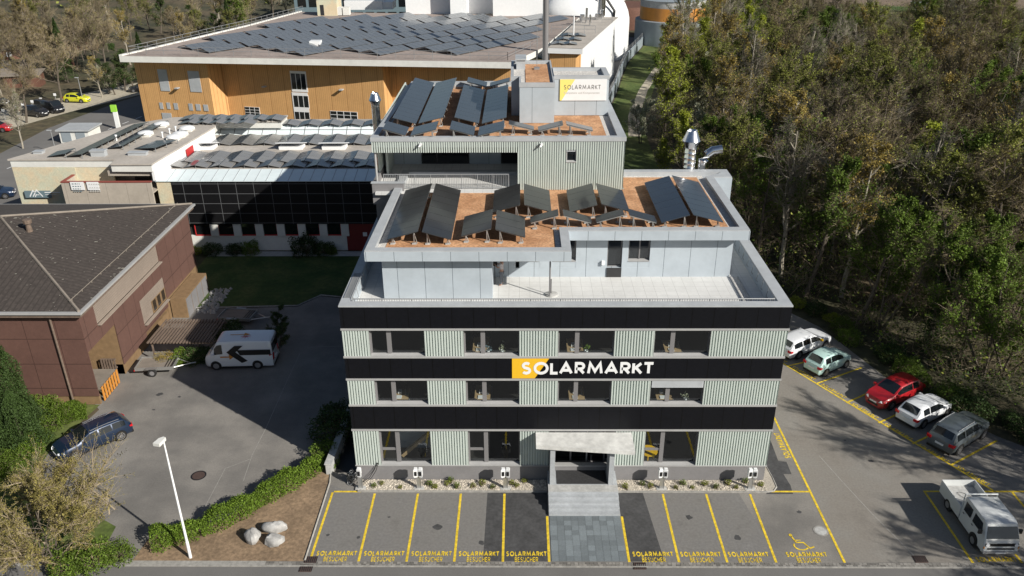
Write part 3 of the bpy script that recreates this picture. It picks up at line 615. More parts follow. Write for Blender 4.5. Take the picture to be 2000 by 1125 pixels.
# entrance: landing, steps, canopy, door
E = B
H0 = .72
MB().box(1.65, 5.62, -1.87, .0, -.05, H0).box(1.75, 5.5, .0, 1.2, .3, H0).build('landing', 'step', E)
MB().box(1.65, 5.62, -1.87, -1.27, H0, H0+.004).build('landing_edge', 'concrete', E)
mb = MB()
for i in range(4): mb.box(1.65, 5.62, -2.17-.3*i, -1.87-.3*i-.002, -.05, H0-.144*(i+1))
mb.build('steps', 'step', E)
MB().box(2.15, 5.05, -1.2, .8, H0+.004, H0+.02).build('door_mat', 'carpet', E)
a = PZ(1047, 870, 3.5); b = PZ(1241, 882, 3.5)
cn = [(a[0], a[1]), (b[0], b[1]), (b[0], -.06), (a[0], -.06)]
MB().prism(cn, 3.25, 3.5).build('canopy', 'concrete_canopy', E)
MB().box(1.75, 2.02, -1.25, -.03, H0, 3.248).build('canopy_wall', 'step', E); MB().box(5.1, 5.38, -1.25, -.03, H0, 3.248).build('canopy_wall', 'step', E)
MB().box(1.78, 5.5, 1.5, 1.6, H0, 3.6).build('entrance_back', 'interior', E); MB().box(1.72, 1.8, .0, 1.5, H0, 3.6).box(5.45, 5.53, 0, 1.5, H0, 3.6).build('entrance_side', 'interior', E)
d = window(2.1, 5.05, H0+.02, 3.2, y=.7, rec=.1, mull=.3, mw=.1, glass='darkglass', sill=False, name='entrance_door')
MB().box(3.95, 4.03, .76, .8, H0+.05, 3.1).build('handle', 'trim', d)
MB().box(5.48, 5.62, -.1, -.04, 2.2, 2.6).tube([(5.55, -.1, 2.5), (5.55, -.25, 2.35)], .05, 6).build('wall_lamp', 'white', B)
for u, v in ((822, 281), (1058, 281)):
    p = PY(u, v, UY); MB().box(p[0]-.08, p[0]+.08, UY-.25, UY, p[2]-.05, p[2]+.06).tube([(p[0], UY-.2, p[2]-.02), (p[0]-.12, UY-.3, p[2]-.12)], .05, 6).build('floodlight', 'white', B)
p = PY(1178, 513, 5.5); MB().box(p[0]-.09, p[0]+.09, 5.4, 5.56, p[2]-.12, p[2]+.12).build('wall_camera', 'white', B)
# retaining wall and painted stairwell darkness left of the building
MB2 = thing('retaining_wall', 'low pale concrete wall sloping beside the left corner of the office building', 'wall', (-11.3, 2, 0))
MB().prism([(-11.55, .5), (-11.2, .5), (-11.0, 6.5), (-11.3, 6.5)], 0, .75).build('wall_body', 'concrete', MB2)
MB().prism([(-11.6, .45), (-11.15, .45), (-10.95, 6.55), (-11.35, 6.55)], .75, .82).build('coping', 'concrete', MB2)
struct('stairwell_shade', MB().flat([(-11.1, .7), (-9.65, .7), (-9.65, 14), (-10.9, 14)], .006), 'black')  # flat black sheet painted for the shade inside the open stairwell
# desks behind the glass
k = 0
for fi, (z0, v, W) in enumerate([(8.5, 670, [(1090.5, 1200), (1278, 1387), (906, 1014.5)]), (5.36, 767, [(733, 835.5), (910.5, 1014.5), (1089.5, 1194), (1270, 1374)])]):
    for j, wn in enumerate(W):
        a = px(wn[0], v)+[.55, .8, .4, .7][(j+fi) % 4]; zt = z0-.88+.74; dl = [1.5, 1.1, 1.7, 1.3][(j*3+fi) % 4]
        g = thing('desk', f"pale wooden office desk behind the {['upper', 'middle'][fi]} floor window, {['first', 'second', 'third', 'fourth'][[2, 3, 1][j] if fi == 0 else j]} from the left", 'desk', (a, .7, z0-.88), 'office desks behind the windows')
        MB().box(a, a+.9, .75, .75+dl, zt-.03, zt).build('tabletop', 'wood', g)
        mb = MB(); [mb.box(a+xx, a+xx+.04, yy, yy+.04, z0-.88, zt-.03) for xx in (.02, .93) for yy in (.8, .65+dl)]; mb.build('legs', 'frame', g)
        q = thing('monitor', f"computer screen on the desk behind {['upper', 'middle'][fi]} floor window {j+1}", 'monitor', (a+.7, 1.2, zt)); q['label'] = g['label'].replace('pale wooden office desk', 'dark computer screen standing'); q['group'] = 'screens on the office desks'
        MB().box(a+.7, a+.74, 1.0, 1.6, zt+.12, zt+.48).build('screen', 'black', q); MB().box(a+.64, a+.82, 1.2, 1.4, zt, zt+.02).box(a+.72, a+.75, 1.27, 1.33, zt+.02, zt+.12).build('stand', 'frame', q)
        g = MB().box(a+.2, a+.5, .8, 1.1, zt+.001, zt+.04).box(a+.25, a+.45, 1.3, 1.6, zt+.001, zt+.12).build('paper_stack', 'white'); tag(g, q['label'].replace('dark computer screen standing', 'white papers lying on the desk'), 'papers', 'papers on the office desks')
for (u, v, z0, col, lab) in ((952, 670, 8.5, 'bluegrey', 'blue container standing on the sill shelf behind the second upper window'), (980, 670, 8.5, 'blossom', 'white flowers in a pot behind the second upper window'), (1148, 670, 8.5, 'leafgreen', 'small green plant behind the third upper window'), (1345, 767, 5.36, 'blossom', 'pale flowers behind the fourth middle floor window')):
    x = px(u, v); t = thing('potted_plant' if 'leaf' in col or 'bloss' in col else 'container', lab, 'plant' if col != 'bluegrey' else 'container', (x, .55, z0)); MB().lathe((x, .6, z0-.2), [(.07, 0), (.1, .25)], 10, capb=True).build('pot', 'white', t)
    rng = np.random.default_rng(int(u)); C = rng.normal(0, .09, (60, 3))+np.array((x, .6, z0+.22)); mb = MB()
    for c in C: e = rng.normal(0, .04, 3); g = rng.normal(0, .04, 3); mb.quad(c, c+e, c+e+g, c+g)
    mb.build('leaves' if col != 'bluegrey' else 'contents', col, t)
t = thing('yellow_table', 'round yellow table behind the ground floor window right of the entrance', 'table', (px(1270, 890), .9, .72)); x = px(1272, 890)
MB().lathe((x, 1.0, 1.4), [(.001, .0), (.55, 0), (.55, .04), (.001, .04)], 24).build('tabletop', 'signyellow', t); MB().tube([(x, 1, .72), (x, 1, 1.4)], .04, 8).build('leg', 'signyellow', t)
t = thing('stair_flight', 'brown sloping stair string behind the leftmost ground floor window', 'stairs', (px(800, 875), 1.5, .72)); x0_, x1_ = px(775, 875), px(835, 875)
MB().slab((x0_, 1.2, .9), (x0_, 1.5, .9), (x1_, 1.5, 2.6), (x1_, 1.2, 2.6), .2).build('string', 'wood', t); MB().box(x0_-.4, x1_+.2, 2.2, 2.3, .72, 3.0).build('partition', 'cladding_y', t)
# solid core so no sky shows through
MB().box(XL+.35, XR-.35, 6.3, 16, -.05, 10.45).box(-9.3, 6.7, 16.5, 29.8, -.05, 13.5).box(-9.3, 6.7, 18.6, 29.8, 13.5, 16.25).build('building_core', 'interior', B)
MB().box(-9.35, 6.75, 29.8, 30, 0, 17).build('rear_wall', 'plinth', B)
# ---------------------------------------------------------------- rooftop solar arrays
def pv_table(c4, zl, zr, m, lab, group, leg=.0, along=1, nmod=None, parent_z=13.74, thick=.04):
    """four pixel corners FL FR BR BL, heights of the left and right long edges"""
    P = [PZ(*c4[0], zl), PZ(*c4[1], zr), PZ(*c4[2], zr), PZ(*c4[3], zl)]
    # make it a parallelogram
    e = ((P[1]-P[0])+(P[2]-P[3]))/2; g = ((P[3]-P[0])+(P[2]-P[1]))/2; c = sum(P)/4; g[0] = 0; g[2] = 0
    e[1] = 0; P = [c-e/2-g/2, c+e/2-g/2, c+e/2+g/2, c-e/2+g/2]
    ln = np.linalg.norm(g); n = nmod or max(1, round(ln/1.08))
    t = thing('solar_array', lab, 'solar panels', (c[0], c[1], parent_z), group)
    mb = MB()
    for i in range(n):
        a, b = (i+.012)/n, (i+.988)/n
        mb.slab(P[0]+g*a, P[1]+g*a, P[1]+g*b, P[0]+g*b, thick)
    mb.build('modules', m, t)
    mb = MB(); k = max(2, round(ln/2.2)+1)
    for i in range(k):
        q = P[0]+g*(.04+.92*i/(k-1))
        mb.slab(q+e*.02+[0, -.04, -thick], q+e*.98+[0, -.04, -thick], q+e*.98+[0, .04, -thick], q+e*.02+[0, .04, -thick], .05)
        for s in (.15, .85):
            b = q+e*s; mb.box(b[0]-.03, b[0]+.03, b[1]-.05, b[1]-.01, parent_z, b[2]-thick-.04); mb.tube([(b[0], b[1]+.02, b[2]-.1), (b[0]+.16, b[1]+.02, parent_z)], .02, 4)
    mb.build('mounting_frame', 'brushed', t)
    [MB().box((P[0]+e*s)[0]-.12, (P[0]+e*s)[0]+.12, (P[0]+g*f)[1]-.1, (P[0]+g*f)[1]+.1, parent_z, parent_z+.06).build('ballast_block', 'concrete', t) for s in (.15, .85) for f in (.04, .96)]
    return t
LOW = [((751.5, 464.7), (811, 455), (846, 360.5), (797.5, 368.5), 0, 'leftmost long black array'), ((819, 455), (880, 465.5), (902.5, 368.5), (854, 360.5), 1, 'second long black array from the left'),
       ((900, 457.5), (960, 449.5), (961.5, 410.5), (909, 420), 0, 'short front black array, left of its pair'), ((967.5, 451), (1026, 459.7), (1025, 421), (970, 412), 1, 'short black array in front, right of its pair'),
       ((960, 410.5), (1016, 403.5), (1016, 362), (968, 368), 0, 'short array under the mint wall, first of four'), ((1023, 402.5), (1075.5, 411), (1074, 369), (1024, 361), 1, 'short array under the mint wall, second of four'),
       ((1111, 412), (1168, 402), (1156, 360), (1107, 369), 0, 'short array under the mint wall, third of four'), ((1175, 401), (1228, 410), (1215.5, 369), (1165, 360), 1, 'short array under the mint wall, fourth of four'),
       ((1034, 431.5), (1090.5, 422.5), (1090.5, 411), (1037, 420), 0, 'single row array, first of four small ones'), ((1102, 423), (1155, 431), (1153, 420), (1098, 411), 1, 'single row array, second of four small ones'),
       ((1162, 430.5), (1219, 421), (1218, 410), (1163, 419), 0, 'single row array, third of four small ones'), ((1231, 421.5), (1284, 432), (1275, 418), (1226, 410), 1, 'single row array, fourth of four small ones'),
       ((1290, 432), (1350.5, 422), (1307, 345.5), (1258, 354), 0, 'long blue-black array near the right edge'), ((1356, 422), (1413, 431), (1361, 352.5), (1314, 345), 1, 'rightmost long array with a sun glint')]
for a, b, c, d, s, lab in LOW:
    pv_table((a, b, c, d), 14.15 if s == 0 else 14.62, 14.62 if s == 0 else 14.15, 'pvdark' if a[0] < 1280 else 'pv', lab+' on the lower orange roof', 'solar arrays on the lower roof')
UP = [((759, 232), (807, 239), (853.6, 161.6), (816, 151), 1, 'leftmost long blue array'), ((812.8, 239), (860, 230.4), (896, 151), (856, 161.6), 0, 'second long blue array from the left'),
      ((884, 231), (932.8, 238), (949.6, 173.6), (908, 166.4), 1, 'third long blue array from the left'), ((938.4, 239), (987.2, 231), (994, 166.4), (954.4, 174), 0, 'fourth long blue array, beside the lift tower'),
      ((744, 253.6), (793.6, 261.6), (800.5, 245.6), (756, 239), 1, 'short array, first of four along the front'), ((802, 262.4), (848.8, 254.4), (856.8, 238.9), (810.4, 244.8), 0, 'short array, second of four along the front'),
      ((877.6, 253.6), (926.4, 261.6), (928.8, 244.8), (881.6, 237.6), 1, 'short array, third of four along the front'), ((934.4, 261.6), (983.2, 255.2), (985.6, 238), (936, 244.8), 0, 'short array, fourth of four along the front'),
      ((912, 159.5), (949.6, 168.8), (952.8, 159.2), (914.4, 151.2), 1, 'small array at the back, left of its pair'), ((956, 166.4), (995.2, 160), (996, 152), (958.4, 160), 0, 'small array at the back, right of its pair'),
      ((992.8, 242.4), (1042.4, 252), (1043, 244), (994.4, 236), 1, 'low grey array in front of the lift tower, first of three'), ((1050.4, 253.6), (1099, 244.8), (1100, 236.8), (1051, 244.8), 0, 'low grey array in front of the lift tower, second of three'),
      ((1107, 244.8), (1156, 252.8), (1156.8, 245.6), (1105.6, 238.4), 1, 'low grey array in front of the sign, rightmost of three')]
for a, b, c, d, s, lab in UP:
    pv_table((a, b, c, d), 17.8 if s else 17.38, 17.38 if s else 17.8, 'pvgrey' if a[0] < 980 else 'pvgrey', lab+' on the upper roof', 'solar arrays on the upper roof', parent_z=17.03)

# ---------------------------------------------------------------- vent pipes
def vent(x, y, z0, zt, r, rc, lab):
    t = thing('vent_pipe', lab, 'vent pipe', (x, y, z0)); hc = 1.05*rc/.63
    mb = MB(); n = 14; zb = zt-hc*1.15
    prof = []
    for i in range(n): prof += [(r, z0+(zb-z0)*i/n), (r, z0+(zb-z0)*(i+.93)/n), (r+.012, z0+(zb-z0)*(i+.95)/n)]
    mb.lathe((x, y, 0), prof+[(r, zb)], 24).build('tube', 'steel', t, smooth=True)
    MB().lathe((x, y, 0), [(r, zb), (rc*.82, zb+hc*.32), (rc, zb+hc*.48), (rc*.96, zb+hc*.52), (rc*.58, zb+hc*1.1), (rc*.55, zb+hc*1.15), (rc*.45, zb+hc*1.0)], 24).build('cowl', 'steel', t, smooth=True)
vent(11.95, 16.9, 10.5, 16.55, .4, .63, 'shiny steel exhaust pipe with flared cowl behind the lower roof')
vent(-10.35, 20.0, 0, 18.5, .3, .45, 'steel exhaust pipe with flared cowl between the office block and the low white building')
t = thing('bent_duct', 'shiny steel duct bent over to the right behind the lower roof', 'duct', (13.3, 16.9, 10.5))
q = [PY(1372, 332, 16.9), PY(1372, 312, 16.9), PY(1381, 302, 16.9), PY(1392, 294, 16.9), PY(1413, 291.5, 16.9)]
MB().tube([(q[0][0], 16.9, 10.5), (q[1][0], 16.9, q[1][2]), (q[2][0], 16.9, q[2][2]), (q[3][0], 16.9, q[3][2]), (q[4][0]-.1, 16.9, q[4][2])], .3, 20, cap=False).build('tube', 'steel', t, smooth=True, sharp=25)
MB().tube([(q[0][0], 16.9, q[1][2]-.12), (q[0][0], 16.9, q[1][2]-.05)], .34, 20).build('collar', 'steel', t, smooth=True)

# ---------------------------------------------------------------- terrace and forecourt things
t = thing('parasol_base', 'pole with round stone parasol base standing on the terrace', 'parasol base', PZ(1077, 576, 10.71))
p = PZ(1077, 576, 10.71); MB().lathe(p, [(.36, 0), (.36, .08), (.1, .12), (.001, .12)], 20).build('base', 'concrete', t); MB().tube([p+[-.03, 0, .1], p+[-.03, 0, 1.0]], .03, 6).build('sleeve', 'darkframe', t)
p = PZ(1073.5, 580, 10.71); tag(MB().tube([p, p+[0, 0, 2.66]], .045, 8).build('terrace_post', 'frame'), 'slim grey post under the roof corner on the terrace', 'post')
# charging stations
for i, (u, two, lab) in enumerate(((703.5, 0, 'single charging post beside the loose cables at the left corner'), (818, 1, 'twin white charging post second from the left'), (987.5, 1, 'twin white charging post nearest the steps on their left'), (1293, 1, 'twin white charging post first right of the steps'), (1466, 1, 'twin white charging post at the right corner of the facade'))):
    x = PZ(u, 957, .1)[0]; t = thing('charging_station', lab, 'charging station', (x, -.8, .05), 'charging stations along the gravel bed')
    MB().box(x-.3, x+.3, -.95, -.62, .05, .1).build('foot', 'concrete', t); MB().box(x-.13, x+.13, -.82, -.76, .1, 1.15).box(x-.13, x-.1, -.84, -.82, .1, 1.15).box(x+.1, x+.13, -.84, -.82, .1, 1.15).build('post', 'brushed', t)
    for s in ((-1, 1) if two else (1,)):
        xc = x+s*(.135 if two else .0); zz = 1.0
        bx = [(xc-.12, -.72), (xc+.12, -.72), (xc+.12, -.98+(.0 if s > 0 else .06)), (xc-.12, -.98+(.06 if s > 0 else .0))]
        hd = MB().prism(bx, zz, zz+.5).prism([((a-xc)*.75+xc, (b+.85)*.75-.85) for a, b in bx], zz+.5, zz+.56).prism([((a-xc)*.75+xc, (b+.85)*.75-.85) for a, b in bx], zz-.06, zz).build('charger_head', 'white', t)
        MB().box(xc-.07, xc+.07, -.99, -.94, zz+.1, zz+.38).build('socket_panel', 'black', hd)
t = thing('cable_coil', 'tangle of loose grey cables beside the left charging post', 'cables', (-9.7, -.5, 0)); random.seed(8)
for k, m in enumerate(('black', 'rail')):
    mb = MB()
    for c in range(4):
        ph = random.random()*6; P = [(-9.85+.35*math.cos(a+ph)*(.6+.3*math.sin(a*2.3+c)), -.25+.3*math.sin(a+ph)*(.7+.3*math.cos(a*1.7)), .35+.3*math.sin(a*1.3+c)+.1*c*.5) for a in np.linspace(0, 9, 40)]
        mb.tube(P, .018, 5)
    mb.build('cable', m, t)
MB().tube([(-8.35, -.03, 1.3), (-8.5, -.12, .9), (-8.8, -.3, .45), (-9.2, -.6, .3)], .02, 5).tube([(-8.28, -.03, 1.3), (-8.4, -.14, .85), (-8.7, -.3, .4), (-9.1, -.6, .25)], .02, 5).build('cable', 'black', t)
# boulders
for i, (u, v, s, lab) in enumerate(((537, 1037, (.72, .4, .42), 'pale boulder at the back of the three in the soil bed'), (494, 1056, (.5, .5, .5), 'pale boulder on the left of the three in the soil bed'), (535, 1061, (.62, .42, .42), 'pale boulder in front of the three in the soil bed'))):
    p = PZ(u, v, 0); rng = np.random.default_rng(i+4); vs = []; fs = []; n = 14; m = 9
    K = rng.normal(size=(15, 3)); K /= np.linalg.norm(K, axis=1)[:, None]; D = rng.uniform(.62, .92, 15)
    for a in range(m+1):
        for b in range(n):
            th = math.pi*a/m; ph = 2*math.pi*b/n; d = np.array((math.sin(th)*math.cos(ph), math.sin(th)*math.sin(ph), math.cos(th)))
            r = 1.0
            for kk, dd_ in zip(K, D):
                c = d@kk
                if c*r > dd_: r = dd_/c
            r += rng.uniform(-.03, .03)+.04*math.sin(d[0]*7+i)*math.sin(d[1]*6); vs.append((p[0]+d[0]*r*s[0], p[1]+d[1]*r*s[1], .25+d[2]*r*s[2]))
    fs = [(a*n+b, a*n+(b+1) % n, (a+1)*n+(b+1) % n, (a+1)*n+b) for a in range(m) for b in range(n)]
    tag(MB().add(vs, fs).build('boulder', 'rock', smooth=True, sharp=30), lab, 'boulder', 'boulders in the soil bed')
# street lamp
bx, by = -17.25, -6.3
t = thing('street_lamp', 'tall white street lamp standing at the hedge beside the road', 'street lamp', (bx, by, 0))
hd = PY(317, 857, by); hz = hd[2]
MB().tube([(bx, by, 0), (bx, by, 1.1)], .085, 10).tube([(bx, by, 1.1), (bx, by, hz-.1)], .07, 10, r2=.04).build('pole', 'white', t, smooth=True)
MB().prism([(bx-.32, by-.42), (bx+.02, by-.5), (bx+.12, by+.05), (bx-.02, by+.12), (bx-.2, by-.02)], hz-.12, hz+.05).build('lamp_head', 'offwhite', t)
# person on the terrace
def person(loc, lab, rz, shirt, trousers):
    t = thing('person', lab, 'person', loc, rz=rz)
    def skinmesh(name, nodes, edges, m, sub=2):
        me = bpy.data.meshes.new(name); me.from_pydata([n[:3] for n in nodes], edges, []); o = bpy.data.objects.new(name, me); sc.collection.objects.link(o)
        sk = o.modifiers.new('s', 'SKIN'); sk.use_smooth_shade = True; me.skin_vertices.new() if not me.skin_vertices else None
        for i, nd in enumerate(nodes): me.skin_vertices[0].data[i].radius = (nd[3], nd[4] if len(nd) > 4 else nd[3])
        me.skin_vertices[0].data[0].use_root = True
        ss = o.modifiers.new('u', 'SUBSURF'); ss.levels = ss.render_levels = sub; me.materials.append(M[m]); o.parent = t; return o
    skinmesh('body', [(0, 0, .95, .15, .11), (0, 0, 1.2, .14, .1), (0, 0, 1.42, .16, .1), (0, .01, 1.52, .06), (0, .02, 1.6, .07), (0, .01, 1.7, .085, .095), (0, 0, 1.77, .05),
        (-.2, 0, 1.43, .055), (-.27, .12, 1.2, .042), (-.1, .36, 1.3, .033), (.2, 0, 1.43, .055), (.27, .12, 1.2, .042), (.1, .36, 1.3, .033),
        (-.1, 0, .86, .09), (-.11, .03, .48, .065), (-.12, -.02, .09, .042), (-.12, .13, .035, .035), (.1, 0, .86, .09), (.12, .02, .48, .065), (.13, -.02, .09, .042), (.13, .13, .035, .035)],
        [(0, 1), (1, 2), (2, 3), (3, 4), (4, 5), (5, 6), (2, 7), (7, 8), (8, 9), (2, 10), (10, 11), (11, 12), (0, 13), (13, 14), (14, 15), (15, 16), (0, 17), (17, 18), (18, 19), (19, 20)], 'skin')
    skinmesh('shirt', [(0, 0, .93, .165, .125), (0, 0, 1.2, .155, .115), (0, 0, 1.41, .172, .112), (0, 0, 1.5, .085), (-.2, 0, 1.43, .07), (-.255, .08, 1.27, .06), (.2, 0, 1.43, .07), (.255, .08, 1.27, .06)],
        [(0, 1), (1, 2), (2, 3), (2, 4), (4, 5), (2, 6), (6, 7)], shirt)
    skinmesh('trousers', [(0, 0, .94, .155, .12), (-.1, 0, .84, .105), (-.11, .03, .48, .08), (-.12, -.02, .12, .062), (.1, 0, .84, .105), (.12, .02, .48, .08), (.13, -.02, .12, .062)], [(0, 1), (1, 2), (2, 3), (0, 4), (4, 5), (5, 6)], trousers)
    skinmesh('hair', [(0, -.01, 1.68, .088, .09), (0, -.02, 1.76, .075), (0, -.02, 1.8, .05)], [(0, 1), (1, 2)], 'hair')
    for s in (-1, 1):
        for k, (yy, ln) in enumerate(((0, .075), (.018, .085), (.036, .08), (.052, .062))):
            pass
    mb = MB()
    for s in (-1, 1):
        for k, ln in enumerate((.06, .07, .065, .05)): x = s*(.085-.018*k); mb.tube([(x, .38, 1.31), (x*.9, .38+ln*.6, 1.325), (x*.85, .38+ln, 1.3)], .0085, 5)
        mb.tube([(s*.1, .34, 1.32), (s*.06, .38, 1.36)], .01, 5)
    mb.build('fingers', 'skin', t)
    return t
pp = PZ(980, 557, 10.71); person(pp, 'person in pale shirt and grey trousers working at the terrace wall', R(75), 'shirt', 'jeans')
t = tag(MB().box(pp[0]-.55, pp[0]-.25, pp[1]+.05, pp[1]+.3, 11.9, 12.2).tube([pp+[-.4, .17, 0], pp+[-.4, .17, 1.2]], .02, 6).build('measuring_instrument', 'black'), 'dark instrument on a stand in front of the person on the terrace', 'instrument')
# ---------------------------------------------------------------- brown panelled house on the left
H = thing('brown_house', 'brown panelled building with dark hipped roof at the left', 'building', (-38, 17.5, 0))
bx = -28.5
MB().box(-48, bx, 7.9, 7.96, .7, 7.0).build('front_cladding', 'redbrown', H)
MB().box(-48, bx-.1, 7.98, 8.2, -.1, .7).build('plinth', 'ochre', H)
mb = MB(); S = lambda y0, y1, z0, z1: mb.box(bx-.06, bx, y0, y1, z0, z1)
S(7.96, 9.8, 4.1, 7.0); S(9.8, 20.3, 6.7, 7.0); S(9.8, 20.3, 4.1, 5.2); S(20.3, 27.1, 1.9, 7.0); S(11.9, 20.3, 3.86, 4.1); S(11.9, 15.9, .8, 3.86); S(15.9, 20.3, 1.2, 1.88)
mb.build('side_cladding', 'redbrown_y', H)
MB().box(-30, bx-.05, 9.8, 20.3, 5.2, 6.7).box(-30, bx-.05, 15.9, 17.7, 1.88, 3.86).box(-30, bx-.03, 17.7, 20.3, 2.95, 3.86).build('louvre_panel', 'louvre', H)
MB().box(bx-.1, bx+.25, 9.8, 20.3, 5.12, 5.2).box(bx-.1, bx+.25, 15.9, 20.3, 1.8, 1.88).build('louvre_ledge', 'louvre', H)
MB().box(-30, bx-.12, 11.9, 22, -.1, .8).box(-30, bx-.05, 20.3, 27.1, -.1, 1.9).build('side_plinth', 'ochre', H)
for i in range(3):
    y = 17.8+i*.85; f = MB().box(bx-.1, bx-.02, y, y+.08, 1.9, 2.95).box(bx-.1, bx-.02, y+.72, y+.8, 1.9, 2.95).box(bx-.1, bx-.02, y+.08, y+.72, 1.9, 1.98).box(bx-.1, bx-.02, y+.08, y+.72, 2.88, 2.95).build('window', 'ochre', H)
    MB().quad((bx-.06, y+.08, 1.98), (bx-.06, y+.72, 1.98), (bx-.06, y+.72, 2.88), (bx-.06, y+.08, 2.88)).build('pane', 'darkglass', f)
MB().box(-30.2, -30, 17.6, 20.3, 1.88, 2.95).build('room_wall', 'interior', H)
# carport recess
MB().box(-33, -32.8, 8.2, 14, -.1, 4.1).build('recess_wall', 'offwhite', H); MB().box(-33, bx-.1, 11.9, 12.1, -.1, 4.1).build('recess_side_wall', 'ochre', H)
MB().box(-33, bx-.1, 8.0, 12, 4.1, 4.2).build('recess_ceiling', 'interior', H)
MB().box(-48, -33.1, 8.2, 27, 0, 6.9).box(-33, -30.1, 12.2, 27, 0, 6.9).build('house_core', 'interior', H)
MB().box(-28.44, -27.2, 20.6, 25.6, -.1, 1.75).build('garage', 'ochre', H)
mb = MB(); [mb.box(-27.198, -27.16, 20.75+i*1.18, 21.8+i*1.18, 0, 1.62) for i in range(4)]; mb.build('garage_door', 'plinth', H)
RC = [(-48.5, 7.45), (-28.1, 7.45), (-28.1, 27.45), (-48.5, 27.45)]; AP = (-38.2, 17.5, 10.05); ez = 7.42
MB().quad((*RC[0], ez), (*RC[1], ez), AP).quad((*RC[2], ez), (*RC[3], ez), AP).build('roof', 'rooftile', H)
MB().quad((*RC[1], ez), (*RC[2], ez), AP).quad((*RC[3], ez), (*RC[0], ez), AP).build('roof', 'rooftile_y', H)
mb = MB()
for c in RC: mb.tube([(*c, ez+.03), (AP[0], AP[1], AP[2]+.03)], .1, 6)
mb.build('hip_cap', 'shedroof', H)
mb = MB(); random.seed(11)
for _ in range(300):
    s = random.choice((0, 0, 1)); a, b = random.random(), random.random()
    if random.random() < .35: b = random.random()**6
    if s == 0: k = 1-b; x = -28.1-b*10; y = 17.45+(a-.5)*20*k
    else: k = 1-b; y = 7.5+b*10; x = -38.3+(a-.5)*20*k
    z = ez+b*(AP[2]-ez)+.012; r = random.uniform(.015, .06)*(1 if random.random() < .9 else 1.8); e = random.uniform(.5, 1.6)
    mb.quad((x-r*e, y-r, z+.01), (x+r*e, y-r*.8, z+.01), (x+r*e*.8, y+r, z+.012), (x-r*e, y+r*.7, z+.012))
tag(mb.build('lichen', 'lichen', H), kind='stuff')
MB().ring([(-48.7, 7.25), (-27.9, 7.25), (-27.9, 27.65), (-48.7, 27.65)], [(-48.3, 7.6), (-28.25, 7.6), (-28.25, 27.3), (-48.3, 27.3)], 7.24, 7.38).build('gutter', 'trim', H)
MB().ring([(-48.6, 7.4), (-28.05, 7.4), (-28.05, 27.5), (-48.6, 27.5)], [(-47.9, 8.0), (-28.6, 8.0), (-28.6, 27.0), (-47.9, 27.0)], 6.98, 7.24).build('eaves_board', 'darkwood', H)
MB().tube([(-30.3, 7.6, 7.2), (-30.3, 7.75, 6.9), (-30.3, 7.8, 0)], .07, 8).build('downpipe', 'darkwood', H)
MB().tube([(-29.0, 8.2, 7.42+.9*.26+.12), (-29.0, 26.7, 7.42+.9*.26+.12)], .03, 5).build('snow_guard', 'shedroof', H)
for i in range(14): MB().box(-29.03, -28.97, 8.5+i*1.35, 8.54+i*1.35, 7.6, 7.78).build('guard_bracket', 'shedroof', H)
v = PZ(57, 447, 9.55); mb = MB().tube([v+[0, 0, -.2], v+[0, 0, .45]], .22, 10, r2=.16).tube([v+[0, 0, .45], v+[0, 0, .72]], .3, 10); mb.build('roof_vent', 'darkwood', H)
# things in and near the carport
t = thing('pallet', 'wooden pallet leaning upright against the ochre wall of the brown building', 'pallet', (-28.2, 11.3, 0)); p0 = PZ(205, 734, 0); p1 = PZ(229, 734, 0)
mb = MB(); [mb.box(p0[0]+i*.19, p0[0]+.11+i*.19, 11.5, 11.54, .02, 1.45) for i in range(6)]; mb.build('boards', 'darkwood', t)
mb = MB(); [mb.box(p0[0], p0[0]+1.06, 11.55, 11.68, z, z+.1) for z in (.05, .68, 1.33)]; mb.build('bearers', 'darkwood', t)
t = thing('slatted_bin_enclosure', 'bin enclosure of orange upright boards at the corner of the brown building', 'enclosure', (-29.2, 9.2, 0))
mb = MB(); [mb.slab((-28.45, 8.3+i*.36, .05), (-28.45, 8.52+i*.36, .05), (-28.45, 8.52+i*.36, 1.15), (-28.45, 8.3+i*.36, 1.15), .03) for i in range(7)]; mb.build('boards', 'orange', t)
MB().box(-30.6, -28.5, 8.25, 10.8, 1.0, 1.08).build('lid', 'shedroof', t)
t = thing('picket_fence', 'short wooden picket fence inside the carport recess', 'fence', (-31, 11.2, 0)); mb = MB()
[mb.box(-31.9+i*.2, -31.77+i*.2, 11.0, 11.03, .2, 2.0) for i in range(8)]; mb.build('pickets', 'ochre', t); MB().box(-32, -30.2, 11.03, 11.08, 1.5, 1.6).build('rail', 'ochre', t)
t = thing('pergola', 'slatted dark timber pergola beside the brown building', 'pergola', (-26.4, 17, 0))
mb = MB(); n = 20
for i in range(n):
    x = -27.4+i*.24; mb.box(x, x+.1, 13.5, 17.2, 1.6, 1.7)
mb.build('slats', 'darkwood', t)
MB().box(-27.4, -22.6, 13.7, 13.8, 1.46, 1.6).box(-27.4, -22.6, 16.9, 17.0, 1.46, 1.6).build('beams', 'darkwood', t)
mb = MB(); [mb.box(x, x+.1, y, y+.1, 0, 1.46) for x in (-27.2, -22.9) for y in (13.7, 17.0)]; mb.build('posts', 'darkwood', t)

